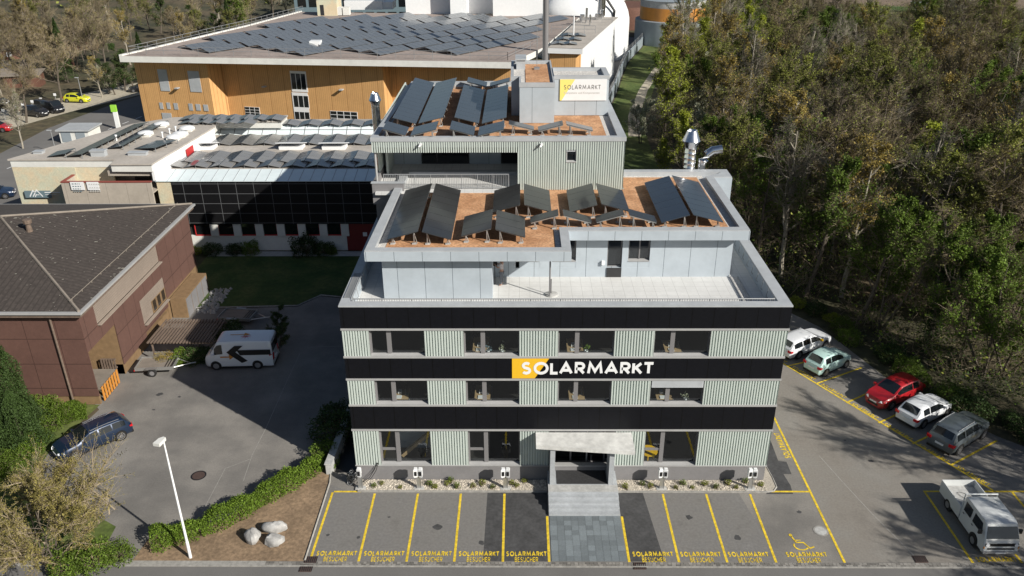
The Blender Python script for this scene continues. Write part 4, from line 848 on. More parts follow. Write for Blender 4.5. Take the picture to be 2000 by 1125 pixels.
# ---------------------------------------------------------------- low white building with the solar facade
W = thing('workshop_building', 'low white building with black solar facade and flat roof behind the lawn', 'building', (-25, 45, 0))
FY = 34.45; xr = -9.7
MB().box(-34.05, xr, FY+.25, FY+.5, 0, 1.55).build('wall', 'offwhite', W)
MB().box(-32.7, xr, FY, FY+.3, 2.85, 7.15).build('solar_facade', 'pvfacade', W)
MB().box(-34.05, -32.75, FY-.02, FY+.4, 0, 7.2).build('pier', 'cream', W)
xs = [PY(u, 455, FY)[0] for u in (380, 425, 468, 510, 551, 593, 635)]
for x in xs:
    wd = PY(411, 455, FY)[0]-PY(380, 455, FY)[0]
    f = MB().box(x, x+wd, FY+.22, FY+.3, 1.55, 1.65).box(x, x+.06, FY+.22, FY+.3, 1.65, 2.84).box(x+wd-.06, x+wd, FY+.22, FY+.3, 1.65, 2.84).build('window', 'red', W)
    MB().quad((x+.06, FY+.28, 1.65), (x+wd-.06, FY+.28, 1.65), (x+wd-.06, FY+.28, 2.84), (x+.06, FY+.28, 2.84)).build('pane', 'darkglass', f)
    MB().box(x+wd, x+wd+.75, FY+.1, FY+.4, 1.55, 2.85).build('pier', 'offwhite', W)
xd = PY(677, 470, FY)[0]; f = MB().box(xd, xr, FY+.2, FY+.24, 0, 2.84).build('door', 'darkred', W)
MB().box(xd+1.6, xd+2.0, FY+.18, FY+.199, 1.5, 1.9).build('notice', 'white', f)
MB().slab((-34.4, FY-.15, 7.2), (xr, FY-.15, 7.2), (xr, 36.7, 7.62), (-35.0, 36.7, 7.62), .06).build('sloped_flashing', 'skylight', W)
mb = MB(); [mb.slab((x, FY-.16, 7.235), (x+.05, FY-.16, 7.235), (x+.05, 36.7, 7.65), (x, 36.7, 7.65), .02) for x in np.arange(-34, xr, 1.03)]; mb.build('flashing_ribs', 'zinc', W)
MB().prism([(-35, 36.6), (xr, 36.6), (xr, 49.3), (-34.6, 49.3)], 7.2, 7.55).build('flat_roof', 'flatroof', W)
MB().slab((-34.5, 49.3, 7.56), (xr, 49.3, 7.56), (xr, 50.4, 8.33), (-34.5, 50.4, 8.33), .05).build('roof_glazing', 'skylight', W)
mb = MB(); [mb.slab((x, 49.29, 7.6), (x+.06, 49.29, 7.6), (x+.06, 50.4, 8.37), (x, 50.4, 8.37), .03) for x in np.arange(-34.5, xr, 1.55)]; mb.box(-34.5, xr, 49.8, 49.86, 7.96, 8.0).build('glazing_bars', 'frame', W)
MB().box(-34.5, xr, 50.4, 53.2, 7.2, 8.3).build('rear_roof', 'flatroof', W)
MB().box(-34.3, xr, FY+.5, 49, 0, 7.19).build('building_core', 'interior', W)
# taller left block
hi = [PZ(14, 311, 9)[:2], PZ(225, 311, 9)[:2], PZ(215, 320, 9)[:2], PZ(296, 320, 9)[:2], PZ(418, 248, 9)[:2], (-33, 49.6), (-26.0, 49.6), (-26.0, 52.3), PZ(340, 229, 9)[:2], PZ(256, 242, 9)[:2]]
MB().prism(hi, 8.85, 9.0).build('upper_flat_roof', 'flatroof', W)
MB().prism([hi[0]+[.15, .1], (-37.8, 35.5), (-37.8, 34.1), hi[3]+[-.1, .1], hi[4]+[-.1, 0], (-33, 49.7), (-26.1, 49.7), (-26.1, 52.2), hi[8], hi[9]], 8.2, 8.85).build('roof_edge', 'offwhite', W)
a = hi[0]
MB().prism([(a[0]+.15, a[1]+.12), (-42.0, 35.5), (-42.0, 36.4), (a[0]+.6, 37)], 0, 8.2).build('painted_end_wall', 'cream', W)
MB().box(-42.0, -38.5, 35.55, 35.75, 0, 8.2).build('painted_end_wall', 'cream', W)
MB().box(-41.6, -34.0, 37.2, 37.4, 0, 8.2).build('recessed_wall', 'taupe', W)
MB().box(-42, -38.4, 35.6, 37.2, 7.6, 8.2).box(-38.4, -34.1, 34.4, 37.2, 7.7, 8.2).build('soffit', 'taupe', W)
MB().box(-37.3, -35.8, 37.1, 37.19, 5.5, 7.6).box(-35.5, -34.2, 37.1, 37.19, 5.2, 7.6).build('dark_glazing', 'darkframe', W)
MB().box(-42.4, -34.05, 33.3, 33.5, 0, 7.42).box(-42.4, -42.2, 33.5, 35.5, 0, 7.42).build('balcony_wall', 'taupe', W)
MB().box(-42.45, -34.0, 33.25, 33.55, 7.42, 7.5).box(-42.45, -42.15, 33.55, 35.5, 7.42, 7.5).build('balcony_coping', 'coping_red', W)
MB().box(-42.2, -34.05, 33.5, 37.2, 6.3, 6.4).build('balcony_floor', 'taupe', W)
MB().slab((-34.05, 34.2, 7.2), (-34.0, 34.2, 7.2), (-33.2, 49.5, 7.2), (-33.3, 49.5, 7.2), .05).build('side_flashing', 'zinc', W)
b0, b1 = hi[3], hi[4]
MB().prism([(b0[0], b0[1]+.2), (b0[0]-.25, b0[1]+.2), (b1[0]-.25, b1[1]), (b1[0], b1[1])], 7.3, 8.86).build('side_wall', 'white', W)
p = b0+(b1-b0)*.55; f = MB().prism([(p[0]+.01, p[1]-.9), (p[0]+.06, p[1]-.9), (p[0]+.08, p[1]+.9), (p[0]+.03, p[1]+.9)], 7.7, 8.5).build('side_window', 'red', W)
MB().prism([(-48, 36), (-42, 36), (-41.6, 37.5), (-34, 37.5), (-34.2, 49), (-43, 49)], 0, 8.19).build('block_core', 'interior', W)
# posters, sign
for k, (u0, u1, m1, lab) in enumerate(((136, 166, 'bluegrey', 'white banner with rows of blue-grey writing hanging over the balcony wall'), (168, 195, 'lettergrey', 'white banner with small grey triangles hanging over the balcony wall'))):
    a = PY(u0, 354, 33.2); b = PY(u1, 371, 33.2); t = thing('banner', lab, 'banner', (a[0], 33.2, 6.5), 'banners on the balcony')
    MB().box(a[0], b[0], 33.17, 33.24, b[2], 7.5).build('cloth', 'white', t)
    mb = MB(); random.seed(k+2); w_ = b[0]-a[0]
    for r in range(4 if k == 0 else 3):
        z = 7.38-r*(.24 if k == 0 else .32)
        if k == 0:
            x = a[0]+.15
            while x < b[0]-.3: l = random.uniform(.06, .2); mb.quad((x, 33.165, z-.1), (x+l, 33.165, z-.1), (x+l*.8, 33.165, z), (x, 33.165, z)); x += l+.07
        else:
            for i in range(5): x = a[0]+.1+i*w_/5; mb.quad((x, 33.165, z-.16), (x+.2, 33.165, z-.16), (x+.2, 33.165, z))
    mb.build('print', m1, t)
t = thing('wall_sign', 'blue-grey company sign with white double peak mark on the cream end wall', 'sign', (-46, 35.4, 6)); ysg = 35.35
a = PY(47, 373, ysg); b = PY(101, 386, ysg); MB().box(a[0], b[0], ysg-.03, ysg+.1, b[2], a[2]).build('board', 'bluegrey', t)
mb = MB(); P = lambda x, z: (a[0]+.45+x, ysg-.035, b[2]+.12+z)
stroke(mb, [(0, 0), (.42, .62), (.6, .38)], .1, P); stroke(mb, [(.3, .0), (.78, .66), (1.25, 0)], .1, P); stroke(mb, [(.5, -.03), (.68, .25)], .08, P); stroke(mb, [(.7, .18), (.95, .18)], .06, P)
for k, l in ((.42, 1.5), (.2, 1.1)): stroke(mb, [(1.5, k), (1.5+l, k)], .08 if k > .3 else .04, P)
mb.build('mark', 'white', t)
# roof furniture
def roofbox(u0, u1, v0, v1, z, h, lab, m='zinc', cat='roof hatch'):
    a = PZ(u0, v1, z); b = PZ(u1, v1, z); c = PZ(u1, v0, z+h); t = thing('roof_hatch', lab, cat, a, 'hatches on the low white building')
    y1 = max(a[1]+.6, c[1]); MB().box(a[0], b[0], a[1], y1, z, z+h*.8).build('upstand', m, t); MB().box(a[0]-.06, b[0]+.06, a[1]-.06, y1+.06, z+h*.8, z+h).build('cover', 'skylight' if m == 'white' else m, t)
roofbox(178, 205, 298, 306, 9, .6, 'tall grey hatch at the front of the upper roof'); roofbox(250, 285, 297, 304, 9, .3, 'wide low grey hatch near the right edge of the upper roof'); roofbox(65, 82, 297, 301, 9, .25, 'low grey hatch at the left front of the upper roof')
for u, v in ((341, 272), (285, 265), (353, 266), (366, 255), (316, 247)):
    c = PZ(u, v, 9.0); t = thing('roof_dome', f'white domed roof light at {"the far" if v < 260 else "the near"} {"left" if u < 330 else "right"} part of the upper roof', 'roof light', c, 'domed roof lights')
    t['label'] = {341: 'white domed roof light nearest the right edge', 285: 'white domed roof light standing left of the others', 353: 'white domed roof light in the middle of the right cluster', 366: 'white domed roof light at the back of the right cluster', 316: 'white domed roof light farthest back'}[u]+' of the upper flat roof'
    MB().box(c[0]-.6, c[0]+.6, c[1]-.6, c[1]+.6, 9, 9.25).build('upstand', 'offwhite', t); MB().lathe((c[0], c[1], 9.25), [(.8, 0), (.75, .12), (.5, .22), (.001, .27)], 10).build('dome', 'white', t, smooth=True)
for u, v in ((332, 262), (344, 258), (318, 269), (228, 275)):
    c = PZ(u, v, 9.0); tag(MB().tube([c, c+[0, 0, .5]], .07, 6).tube([c+[0, 0, .5], c+[0, 0, .62]], .13, 6).build('roof_vent', 'white'), 'small white vent stub among the domed roof lights', 'vent', 'vent stubs on the upper flat roof')
for u, lab in ((395, 'left'), (568, 'middle'), (652, 'right')):
    c = PZ(u, 292, 7.56); t = thing('smoke_flap', f'white tilted roof window, the {lab} one of three on the low roof', 'roof window', c, 'tilted roof windows')
    MB().box(c[0]-1.2, c[0]+1.2, c[1]-.1, c[1]+1.3, 7.55, 7.9).build('upstand', 'white', t)
    MB().slab(c+[-1.4, -.5, .85], c+[1.4, -.5, .85], c+[1.4, 1.3, .4], c+[-1.4, 1.3, .4], .06).build('flap', 'white', t)

def tent(name, lab, cat, w, ln, rise, m1, m2, lo=.12, modules=3, loc=(0, 0, 0), group=None):
    """east-west pair of panels: two slopes meeting in a ridge"""
    t = thing(name, lab, cat, (0, 0, 0), group); OFF[t.name] = (0, 0, 0)
    for s, m in ((-1, m1), (1, m2)):
        mb = MB()
        for i in range(modules):
            y0 = -ln/2+ln*i/modules+.02; y1 = -ln/2+ln*(i+1)/modules-.02
            mb.slab((s*w/2, y0, lo), (s*.03, y0, lo+rise), (s*.03, y1, lo+rise), (s*w/2, y1, lo), .04)
        mb.build('panel', m, t)
    mb = MB()
    for y in (-ln/2+.15, ln/2-.15):
        mb.tube([(-w/2, y, lo-.06), (0, y, lo+rise-.06)], .025, 4, cap=False); mb.tube([(0, y, lo+rise-.06), (w/2, y, lo-.06)], .025, 4, cap=False)
        for x in (-w/2+.1, 0, w/2-.1): mb.box(x-.02, x+.02, y-.02, y+.02, 0, lo+(rise if x == 0 else 0)-.05)
    mb.build('support', 'rail', t); t.location = loc
    return t
used = {}
def place_tent(proto, key, loc, rz, lab, group, s=None):
    if key not in used:
        used[key] = 1; proto.location = [float(q) for q in loc]; proto.rotation_euler[2] = rz; proto['label'] = lab; proto['group'] = group
        if s: proto.scale = s
        return proto
    return dup(proto, loc, rz, s, lab, group)
gl = 'solar panels on the low white building'
tA = tent('solar_tent', 'x', 'solar panels', 2.3, 3.6, .24, 'pv', 'pvglare', modules=4)
tB = tent('solar_tent', 'x', 'solar panels', 2.25, 2.0, .24, 'pv', 'pvglare', modules=2)
ORD = 'zeroth first second third fourth fifth sixth seventh eighth ninth tenth eleventh twelfth thirteenth fourteenth fifteenth sixteenth seventeenth eighteenth nineteenth twentieth'.split()[1:]
ORD_ = ['first', 'second', 'third', 'fourth', 'fifth', 'sixth', 'seventh', 'eighth', 'ninth', 'tenth', 'eleventh', 'twelfth']
rows = [('A', 276, 7.56, (-31.5, -10.5), 'panel pair in the middle row of the low roof'), ('A', 310, 7.56, (-32.8, -10.2), 'panel pair in the third row of the low roof'),
        ('B', 323, 7.56, (-33.6, -10.2), 'short panel pair in the front row of the low roof'), ('B', 243, 8.31, (-25.5, -10.2), 'short panel pair behind the roof glazing')]
for key, v, z, (x0, x1), lab in rows:
    x = x0; y = PZ(500, v, z)[1]
    while x < x1:
        if not (key == 'A' and v == 276 and False): place_tent(tA if key == 'A' else tB, key, (x, y, z), 0, f'{lab}, {ORD[int((x-x0)/2.36+.1)]} from the left', gl)
        x += 2.36
# long black rows on the left upper roof
for (u0, v0, u1, v1, wd, lab) in ((128, 306, 262, 242, 1.7, 'very long black panel row nearest the street on the upper flat roof'), (208, 290, 300, 240, 1.7, 'second long black panel row on the upper flat roof'), (262, 290, 306, 274, 2.6, 'short wide black panel row behind the roof hatches'), (92, 306, 130, 300, 1.8, 'small dark panel pair at the front left of the upper flat roof')):
    a = PZ(u0, v0, 9.12); b = PZ(u1, v1, 9.12); d = b-a; L_ = np.linalg.norm(d); d /= L_
    if wd == 1.8: L_ = 1.9; d = np.array((0, 1., 0))
    n_ = np.array((d[1], -d[0], 0)); t = thing('panel_row', lab, 'solar panels', (a[0], a[1], 9.0), 'black panel rows on the upper flat roof'); mb = MB(); k = max(1, int(L_/1.1))
    for i in range(k): q0 = a+d*(L_*i/k+.02); q1 = a+d*(L_*(i+1)/k-.02); mb.slab(q0, q0+n_*wd+[0, 0, .3], q1+n_*wd+[0, 0, .3], q1, .04)
    mb.build('modules', 'pvdark', t); mb = MB(); [mb.box(*(sorted((a+d*(L_*i/k)+n_*wd)[0]+np.array((-.03, .03)))), *(sorted((a+d*(L_*i/k)+n_*wd)[1]+np.array((-.03, .03)))), 9.0, 9.36) for i in range(k+1)]; mb.build('supports', 'rail', t)
for i, u in enumerate((375, 402, 428, 455, 482, 508, 536)):
    for v in (233, 240):
        if v == 240 and u > 500: continue
        place_tent(tB, 'B', PZ(u, v, 9.02), 0, f'short panel pair far back on the upper roof, {"back" if v == 233 else "near"} row, {ORD[i]} from left', gl)

# ---------------------------------------------------------------- timber hall behind
T = thing('timber_hall', 'large hall with larch board walls and a solar covered flat roof', 'building', (-30, 110, 0))
hz = 10.6
e = [PZ(232, 108, hz), PZ(1000, 120, hz), PZ(1060, 92, hz), PZ(1135, 30, hz), PZ(1060, 28, hz), PZ(795, 25, hz), PZ(585, 22, hz), PZ(480, 50, hz)]
HP = [(p[0], p[1]) for p in e]
MB().prism(HP, hz-.95, hz-.1).build('roof_slab', 'offwhite', T)
MB().flat(HP, hz-.09).build('roof_surface', 'flatbrown', T)
fr = MB()
for i in (0, 6, 7):
    a, b = np.array(HP[i]), np.array(HP[(i+1) % 8])
    if i: fr.slab((*a, hz+.1), (*b, hz+.1), (*(b+[.5, 0]), hz+.1), (*(a+[.5, 0]), hz+.1), .3)
fr.build('roof_kerb', 'offwhite', T)
def hx(u, y): return PY(u, 130, y)[0]
pl = [(-57.2, 84.6), (PY(405, 136, 82.2)[0], 82.2), (PY(442, 177, 85)[0], 85.0), (PY(748, 148, 79.5)[0], 79.5), (PY(765, 180, 82)[0], 82.0), (PY(1000, 152, 78.2)[0], 78.2)]
for a, b in zip(pl[:-1], pl[1:]):
    n = np.array((b[1]-a[1], a[0]-b[0])); MB().prism([a, b, (b[0], b[1]+.3), (a[0], a[1]+.3)], 0, hz-.96).build('board_wall', 'timber', T)
MB().prism([(-57.2, 84.7), (-50, 84.6), (-44, 87), (-20, 84), (-2, 83), (0, 110), (-40, 130), (-48, 118)], 0, hz-.97).build('hall_core', 'offwhite', T)
def onwall(k, u0, v0, u1, v1):
    """rectangle on wall segment k from two pixel corners"""
    a, b = np.array(pl[k]), np.array(pl[k+1]); d = (b-a)/np.linalg.norm(b-a); n = np.array((d[1], -d[0]))
    def hit(u, v):
        r = ray(u, v); A = np.array([[r[0], -d[0]], [r[1], -d[1]]]); t, s = np.linalg.solve(A, a-CAM[:2]); return s, CAM[2]+t*r[2]
    s0, z1 = hit(u0, v0); s1, z0 = hit(u1, v1); return a, d, n, s0, s1, z0, z1
def wallpanel(k, px4, m, name, off=.06, par=None):
    a, d, n, s0, s1, z0, z1 = onwall(k, *px4); p = [a+d*s0+n*.02, a+d*s1+n*.02]; q = [x+n*off for x in p]
    return MB().prism([tuple(p[0]), tuple(p[1]), tuple(q[1]), tuple(q[0])], max(z0, 0), z1).build(name, m, par or T)
for q in ((307, 135, 333, 178), (366, 138, 395, 180)): wallpanel(0, q, 'zinc', 'shutter')
for q in ((311, 200, 320, 213), (325, 200, 334, 213), (339, 201, 349, 214), (368, 202, 378, 216), (382, 203, 393, 216), (397, 204, 408, 217)): wallpanel(0, q, 'zinc', 'small_shutter')
wallpanel(0, (316, 220, 338, 240), 'zinc', 'gate'); wallpanel(0, (386, 223, 409, 240), 'zinc', 'gate')
wallpanel(2, (566, 138, 602, 180), 'white', 'window_surround', .055); wallpanel(2, (570, 180, 607, 240), 'white', 'window_surround', .055)
for q, cols, rws in (((567, 140, 600, 178), 3, 1), ((572, 184, 605, 212), 3, 1), ((575, 216, 607, 240), 3, 1), ((645, 216, 700, 240), 4, 3), ((478, 208, 509, 226), 3, 3)):
    f = wallpanel(2, q, 'white', 'window', .05); a, d, n, s0, s1, z0, z1 = onwall(2, *q); z0 = max(z0, 0)
    for i in range(cols):
        for j in range(rws):
            sa = s0+(s1-s0)*(i+.06)/cols; sb = s0+(s1-s0)*(i+.94)/cols; za = z0+(z1-z0)*(j+.08)/rws; zb = z0+(z1-z0)*(j+.92)/rws
            p = a+d*sa+n*.085; r = a+d*sb+n*.085; MB().quad((*p, za), (*r, za), (*r, zb), (*p, zb)).build('pane', 'darkglass', f)
for u, v, k in ((345, 170, 0), (515, 167, 2), (665, 173, 2)):
    a, d, n, s0, s1, z0, z1 = onwall(k, u, v, u+6, v+2); p = a+d*s0; MB().prism([tuple(p), tuple(p+d*.5), tuple(p+d*.5+n*.7), tuple(p+n*.7)], z1-.15, z1).build('floodlight', 'zinc', T)
# railing round the roof
def fence_rail(pts, z, h, step, name, parent, r=.035):
    mb = MB()
    for a, b in zip(pts[:-1], pts[1:]):
        a = np.array(a); b = np.array(b); L_ = np.linalg.norm(b-a); n = int(L_/step)
        for zz in (h, h*.55): mb.tube([(*a, z+zz), (*b, z+zz)], r, 3, cap=False)
        for i in range(n+1): p = a+(b-a)*i/n; mb.tube([(*p, z), (*p, z+h)], r*1.1, 3, cap=False)
    return mb.build(name, 'rail', parent)
i0 = np.array(HP[0]); fence_rail([tuple(np.array(HP[6])+[1, -1]), tuple(np.array(HP[7])+[1, -.5]), tuple(i0+[1.2, .8])], hz, 1.1, 1.9, 'roof_railing', T)
fence_rail([tuple(i0+[1.2, .8]), tuple(np.array(HP[1])+[-.6, .9]), tuple(np.array(HP[2])+[-.8, .4])], hz, 1.1, 2.6, 'roof_railing', T)
# white blocks on the far end of the roof
yb = PZ(900, 28, hz)[1]
for u0, u1, v, dy, h in ((793, 912, 26, 1.5, 7), (880, 912, 28, -1.5, 6.5), (912, 963, 28, 1.5, 6.6), (963, 1062, 30, -2, 7)):
    p = PY(u0, v, yb+dy); r = PY(u1, v, yb+dy); MB().box(p[0], r[0], yb+dy, yb+12, hz-.1, hz+h).build('white_superstructure', 'white', T)
c = PZ(643, 30, hz); MB().box(c[0]-2.2, c[0]+1.6, c[1], c[1]+4.5, hz-.1, hz+2.7).build('stair_hut', 'cream', T); MB().box(c[0]-1.6, c[0]-.9, c[1]-.04, c[1]-.002, hz, hz+1.9).build('hut_door', 'darkframe', T)
c = PZ(712, 18, hz); MB().box(c[0]-4, c[0]+3.6, c[1], c[1]+5, hz-.1, hz+1.6).box(c[0]+3.6, c[0]+5.6, c[1]+.5, c[1]+5, hz-.1, hz+1.3).build('roof_plant_room', 'white', T)
c = PZ(657, 29, hz)
for i in range(2): MB().box(c[0]+i*1.4, c[0]+1.2+i*1.4, c[1]-.6, c[1]+1, hz, hz+1.4).build('cooling_unit', 'offwhite', T)
c = PZ(615, 90, hz); tag(MB().box(c[0]-.8, c[0]+.8, c[1], c[1]+1.5, hz-.08, hz+.7).build('roof_box', 'white'), 'white box between the panels near the front of the hall roof', 'box')
# annex
ax = [PZ(1070, 93, hz+.5), PZ(1138, 95, hz+.5), PZ(1208, 33, hz+.5), PZ(1135, 33, hz+.5)]; AX = [(p[0], p[1]) for p in ax]
A = thing('hall_annex', 'white walled annex with timber front at the right end of the hall', 'building', (AX[0][0], AX[0][1], 0))
MB().prism(AX, hz-.3, hz+.45).build('roof_slab', 'white', A); MB().flat(AX, hz+.5).build('roof_surface', 'flatroof', A)
ins = [(AX[0][0]+.3, AX[0][1]+.6), (AX[1][0]-.9, AX[1][1]+.6), (AX[1][0]+.1, AX[1][1]+4), (AX[2][0]-.4, AX[2][1]), (AX[3][0], AX[3][1])]
MB().prism([ins[0], ins[1], (ins[1][0], ins[1][1]+.5), (ins[0][0], ins[0][1]+.5)], 0, hz-.31).build('board_wall', 'timber', A)
MB().prism([ins[1], ins[2], (ins[2][0]-.5, ins[2][1]), (ins[1][0]-.2, ins[1][1]+.5)], 0, hz-.31).build('board_wall', 'timber', A)
MB().prism([ins[2], ins[3], ins[4], (ins[0][0], ins[0][1]+2)], 0, hz-.32).build('white_wall', 'white', A)
fence_rail([(AX[0][0]+1, AX[0][1]+14), (AX[1][0]+3, AX[1][1]+14)], hz+.5, 1.2, 1.6, 'roof_railing', A); fence_rail([(AX[3][0]-.5, AX[3][1]-8), (AX[2][0]-2, AX[2][1]-8)], hz+.5, 1.2, 1.6, 'roof_railing', A)
mb = MB(); c = PZ(1120, 70, hz+.5); mb.tube([c, c+[0, 0, 3]], .12, 6); mb.build('vent_mast', 'white', A)
for u, v, h, r_ in ((1145, 45, 2.5, .2), (1152, 50, 1.8, .15), (1137, 42, 1.2, .4), (1168, 38, 1.0, .6), (1176, 35, 1.4, .4)):
    c = PZ(u, v, hz+.5); MB().tube([c, c+[0, 0, h]], r_, 8).build('roof_pipe', 'steel', A, smooth=True)
c = PZ(1174, 30, hz+.5); t = tag(MB().tube([c, c+[0, 0, 9]], .75, 14).build('exhaust_stack', 'steel', smooth=True), 'thick steel stack at the far end of the annex roof', 'stack')
t = thing('tall_mast', 'tall grey steel chimney rising behind the lift tower', 'chimney', (3.0, 84, 0)); p = PY(1065.5, 110, 84)
MB().tube([(p[0], 84, 0), (p[0]-.1, 84, 34)], .43, 14, cap=False).build('flue', 'frame', t, smooth=True); MB().tube([(p[0]-.34, 83.8, 0), (p[0]-.44, 83.8, 34)], .1, 6).build('ladder_rail', 'rail', t)
# dome, tanks, far buildings
t = thing('storage_dome', 'huge white rounded storage dome behind the annex', 'dome', (13.5, 142, 0))
MB().lathe((13.5, 142, 0), [(9.8, 0), (9.8, 7)]+[(9.8*math.cos(a), 7+8*math.sin(a)) for a in np.linspace(.1, 1.5, 9)], 40, capt=True).build('shell', 'white', t, smooth=True)
MB().tube([(19.0, 134.2, 4), (19.2, 134, 10), (17, 133.6, 13), (15, 135, 14)], .3, 6).build('feed_pipe', 'darkframe', t)
t = thing('round_tank', 'round tank with orange and white upper drum on a wide grey base', 'tank', (35.3, 158, 0))
MB().lathe((35.3, 158.5, 0), [(8.4, 0), (8.4, 5.2), (8.0, 5.3)], 40, capt=True).build('base_drum', 'tankgrey', t, smooth=True); MB().lathe((35.3, 158.5, 0), [(7.4, 5.3), (7.4, 8.1)], 40).build('orange_band', 'orange', t, smooth=True)
MB().lathe((35.3, 158.5, 0), [(7.4, 8.1), (7.4, 9.6)], 40).build('white_band', 'concrete', t, smooth=True); MB().lathe((35.3, 158.5, 0), [(7.6, 9.6), (.01, 11)], 40).build('roof', 'tankgrey', t, smooth=True)
t = thing('far_office', 'blue glazed office building beyond the hall roof', 'building', (-45, 190, 0)); MB().box(-60, -20, 190, 205, 0, 11).build('wall', 'bluegrey', t); mb = MB()
[mb.box(-59+i*3, -56.8+i*3, 189.9, 189.99, 1+j*3.3, 3+j*3.3) for i in range(13) for j in range(3)]; mb.build('glazing', 'darkglass', t)
t = thing('far_warehouse', 'white warehouse with dark openings behind the dome', 'building', (15, 210, 0)); MB().box(0, 30, 205, 225, 0, 9).build('wall', 'offwhite', t); MB().box(22, 26, 204.9, 204.99, 1, 6).build('gate', 'bluegrey', t)
t = thing('far_tank', 'low dark brown tank left of the orange one', 'tank', (28, 178, 0)); MB().lathe((28, 184, 0), [(8, 0), (8, 4.5), (7.4, 5.4)], 30, capt=True).build('drum', 'brown_shed', t, smooth=True)
# service road wall
t = thing('boundary_wall', 'long dark grey wall with handrail running down beside the green strip', 'wall', (23, 130, 0))
wl = [(30.3, 163), (27, 150), (22, 133), (19, 118), (16.6, 104.5), (13.6, 90), (12.2, 78)]
for a, b in zip(wl[:-1], wl[1:]): MB().prism([a, b, (b[0]+.3, b[1]), (a[0]+.3, a[1])], -.1, 1.9).build('wall_segment', 'tankgrey', t)
fence_rail([(x+.1, y) for x, y in wl], 1.9, .9, 3, 'handrail', t, .04)
struct('service_road', MB().flat([(29.5, 164), (26.4, 150), (21.6, 133), (18.8, 118), (16.4, 104.5), (13.4, 90), (12, 78), (5, 78), (9, 100), (18, 128), (24, 150), (25, 166)], .006), 'road')
struct('grass_strip', MB().flat([(31, 164), (27.6, 150), (22.6, 133), (19.6, 118), (17.2, 104.5), (14.2, 90), (12.6, 78), (13, 60), (14.5, 40), (19, 38), (17.5, 60), (18.5, 82), (24, 108), (30, 134), (36, 158)], .004), 'grass')
struct('footpath', MB().flat([(15.6, 76), (17, 88), (21, 106), (26, 124), (31, 142), (32.4, 142), (27.6, 124), (22.6, 106), (18.8, 88), (17.4, 76)], .01), 'path')
# roads and car park on the far left
rd = [PZ(*q, 0)[:2] for q in ((0, 420), (0, 300), (95, 250), (230, 200), (292, 181), (296, 168), (310, 160))]+[(-56, 100), (-56, 84), (-57, 80), (-52, 62), (-50, 45), (-50, 30)]
struct('street', MB().flat([(-82, 55), *[tuple(q) for q in rd[1:5]], (-62, 118), (-52, 124), (-54, 88), (-57, 82), (-55, 66), (-53, 50), (-51, 30), (-60, 20), (-100, 20)], .006), 'road')
struct('roadside', MB().flat([(-83, 60), (-90, 80), (-80, 100), (-68, 118), (-60, 126), (-55, 126), (-62, 112), (-72, 92), (-78, 76), (-80, 60)], .003), 'path')
struct('road_dashes', (lambda m: [pline(m, np.array((-66, 58))+np.array((.22, 1))*i*3.2, np.array((-66, 58))+np.array((.22, 1))*(i*3.2+1.5), .16, .02) for i in range(18)] and m)(MB()), 'white')
struct('verge', MB().flat([(-58, 84), (-55, 80), (-50, 70), (-50, 60), (-56, 72), (-60, 80)], .02), 'grass')
t = thing('transformer_station', 'small grey flat roofed transformer station beside the street', 'kiosk', (-62, 74, 0)); MB().box(-64.3, -60.2, 73, 76.5, 0, 1.75).build('wall', 'offwhite', t); MB().box(-64.6, -59.9, 72.7, 76.8, 1.75, 1.95).build('roof', 'zinc', t)
for x in (-64.0, -62.0): MB().box(x, x+1.3, 72.93, 72.99, .2, 1.6).build('louvred_door', 'tankgrey', t)
t = thing('totem_sign', 'slim white and green totem sign at the street corner', 'sign', (-59.4, 80.7, 0)); MB().box(-59.9, -59.3, 80.5, 80.8, 0, 2.6).build('panel', 'white', t); MB().box(-60.1, -59.3, 80.48, 80.82, 2.6, 3.6).build('green_top', 'green', t)
for i, (u, v) in enumerate(((12, 228), (50, 216), (68, 210), (85, 205), (112, 196), (38, 222))):
    c = PZ(u, v+10, 0); t = thing('parking_sign', 'small white plate on a pole at the far left car park', 'sign', c, 'white plates along the far left car park'); MB().tube([c, c+[0, 0, 1.6]], .04, 4).build('pole', 'rail', t); MB().box(c[0]-.22, c[0]+.22, c[1]-.02, c[1]+.02, 1.6, 2.0).build('plate', 'white', t)
for i, (u, v, uz, vz, lab) in enumerate(((163, 200, 155, 152, 'grey street lamp behind the yellow car'), (110, 123, 104, 95, 'street lamp among the garden plots'), (110, 300, 98, 255, 'thin post at the near side of the street'))):
    c = PZ(u, v, 0); h = PY(uz, vz, c[1])[2]; t = thing('street_lamp', lab, 'street lamp', c); MB().tube([c, c+[0, 0, h]], .08, 6, r2=.05).build('pole', 'rail', t); MB().box(c[0]-.5, c[0]+.1, c[1]-.1, c[1]+.1, h, h+.08).build('lamp_head', 'zinc', t)
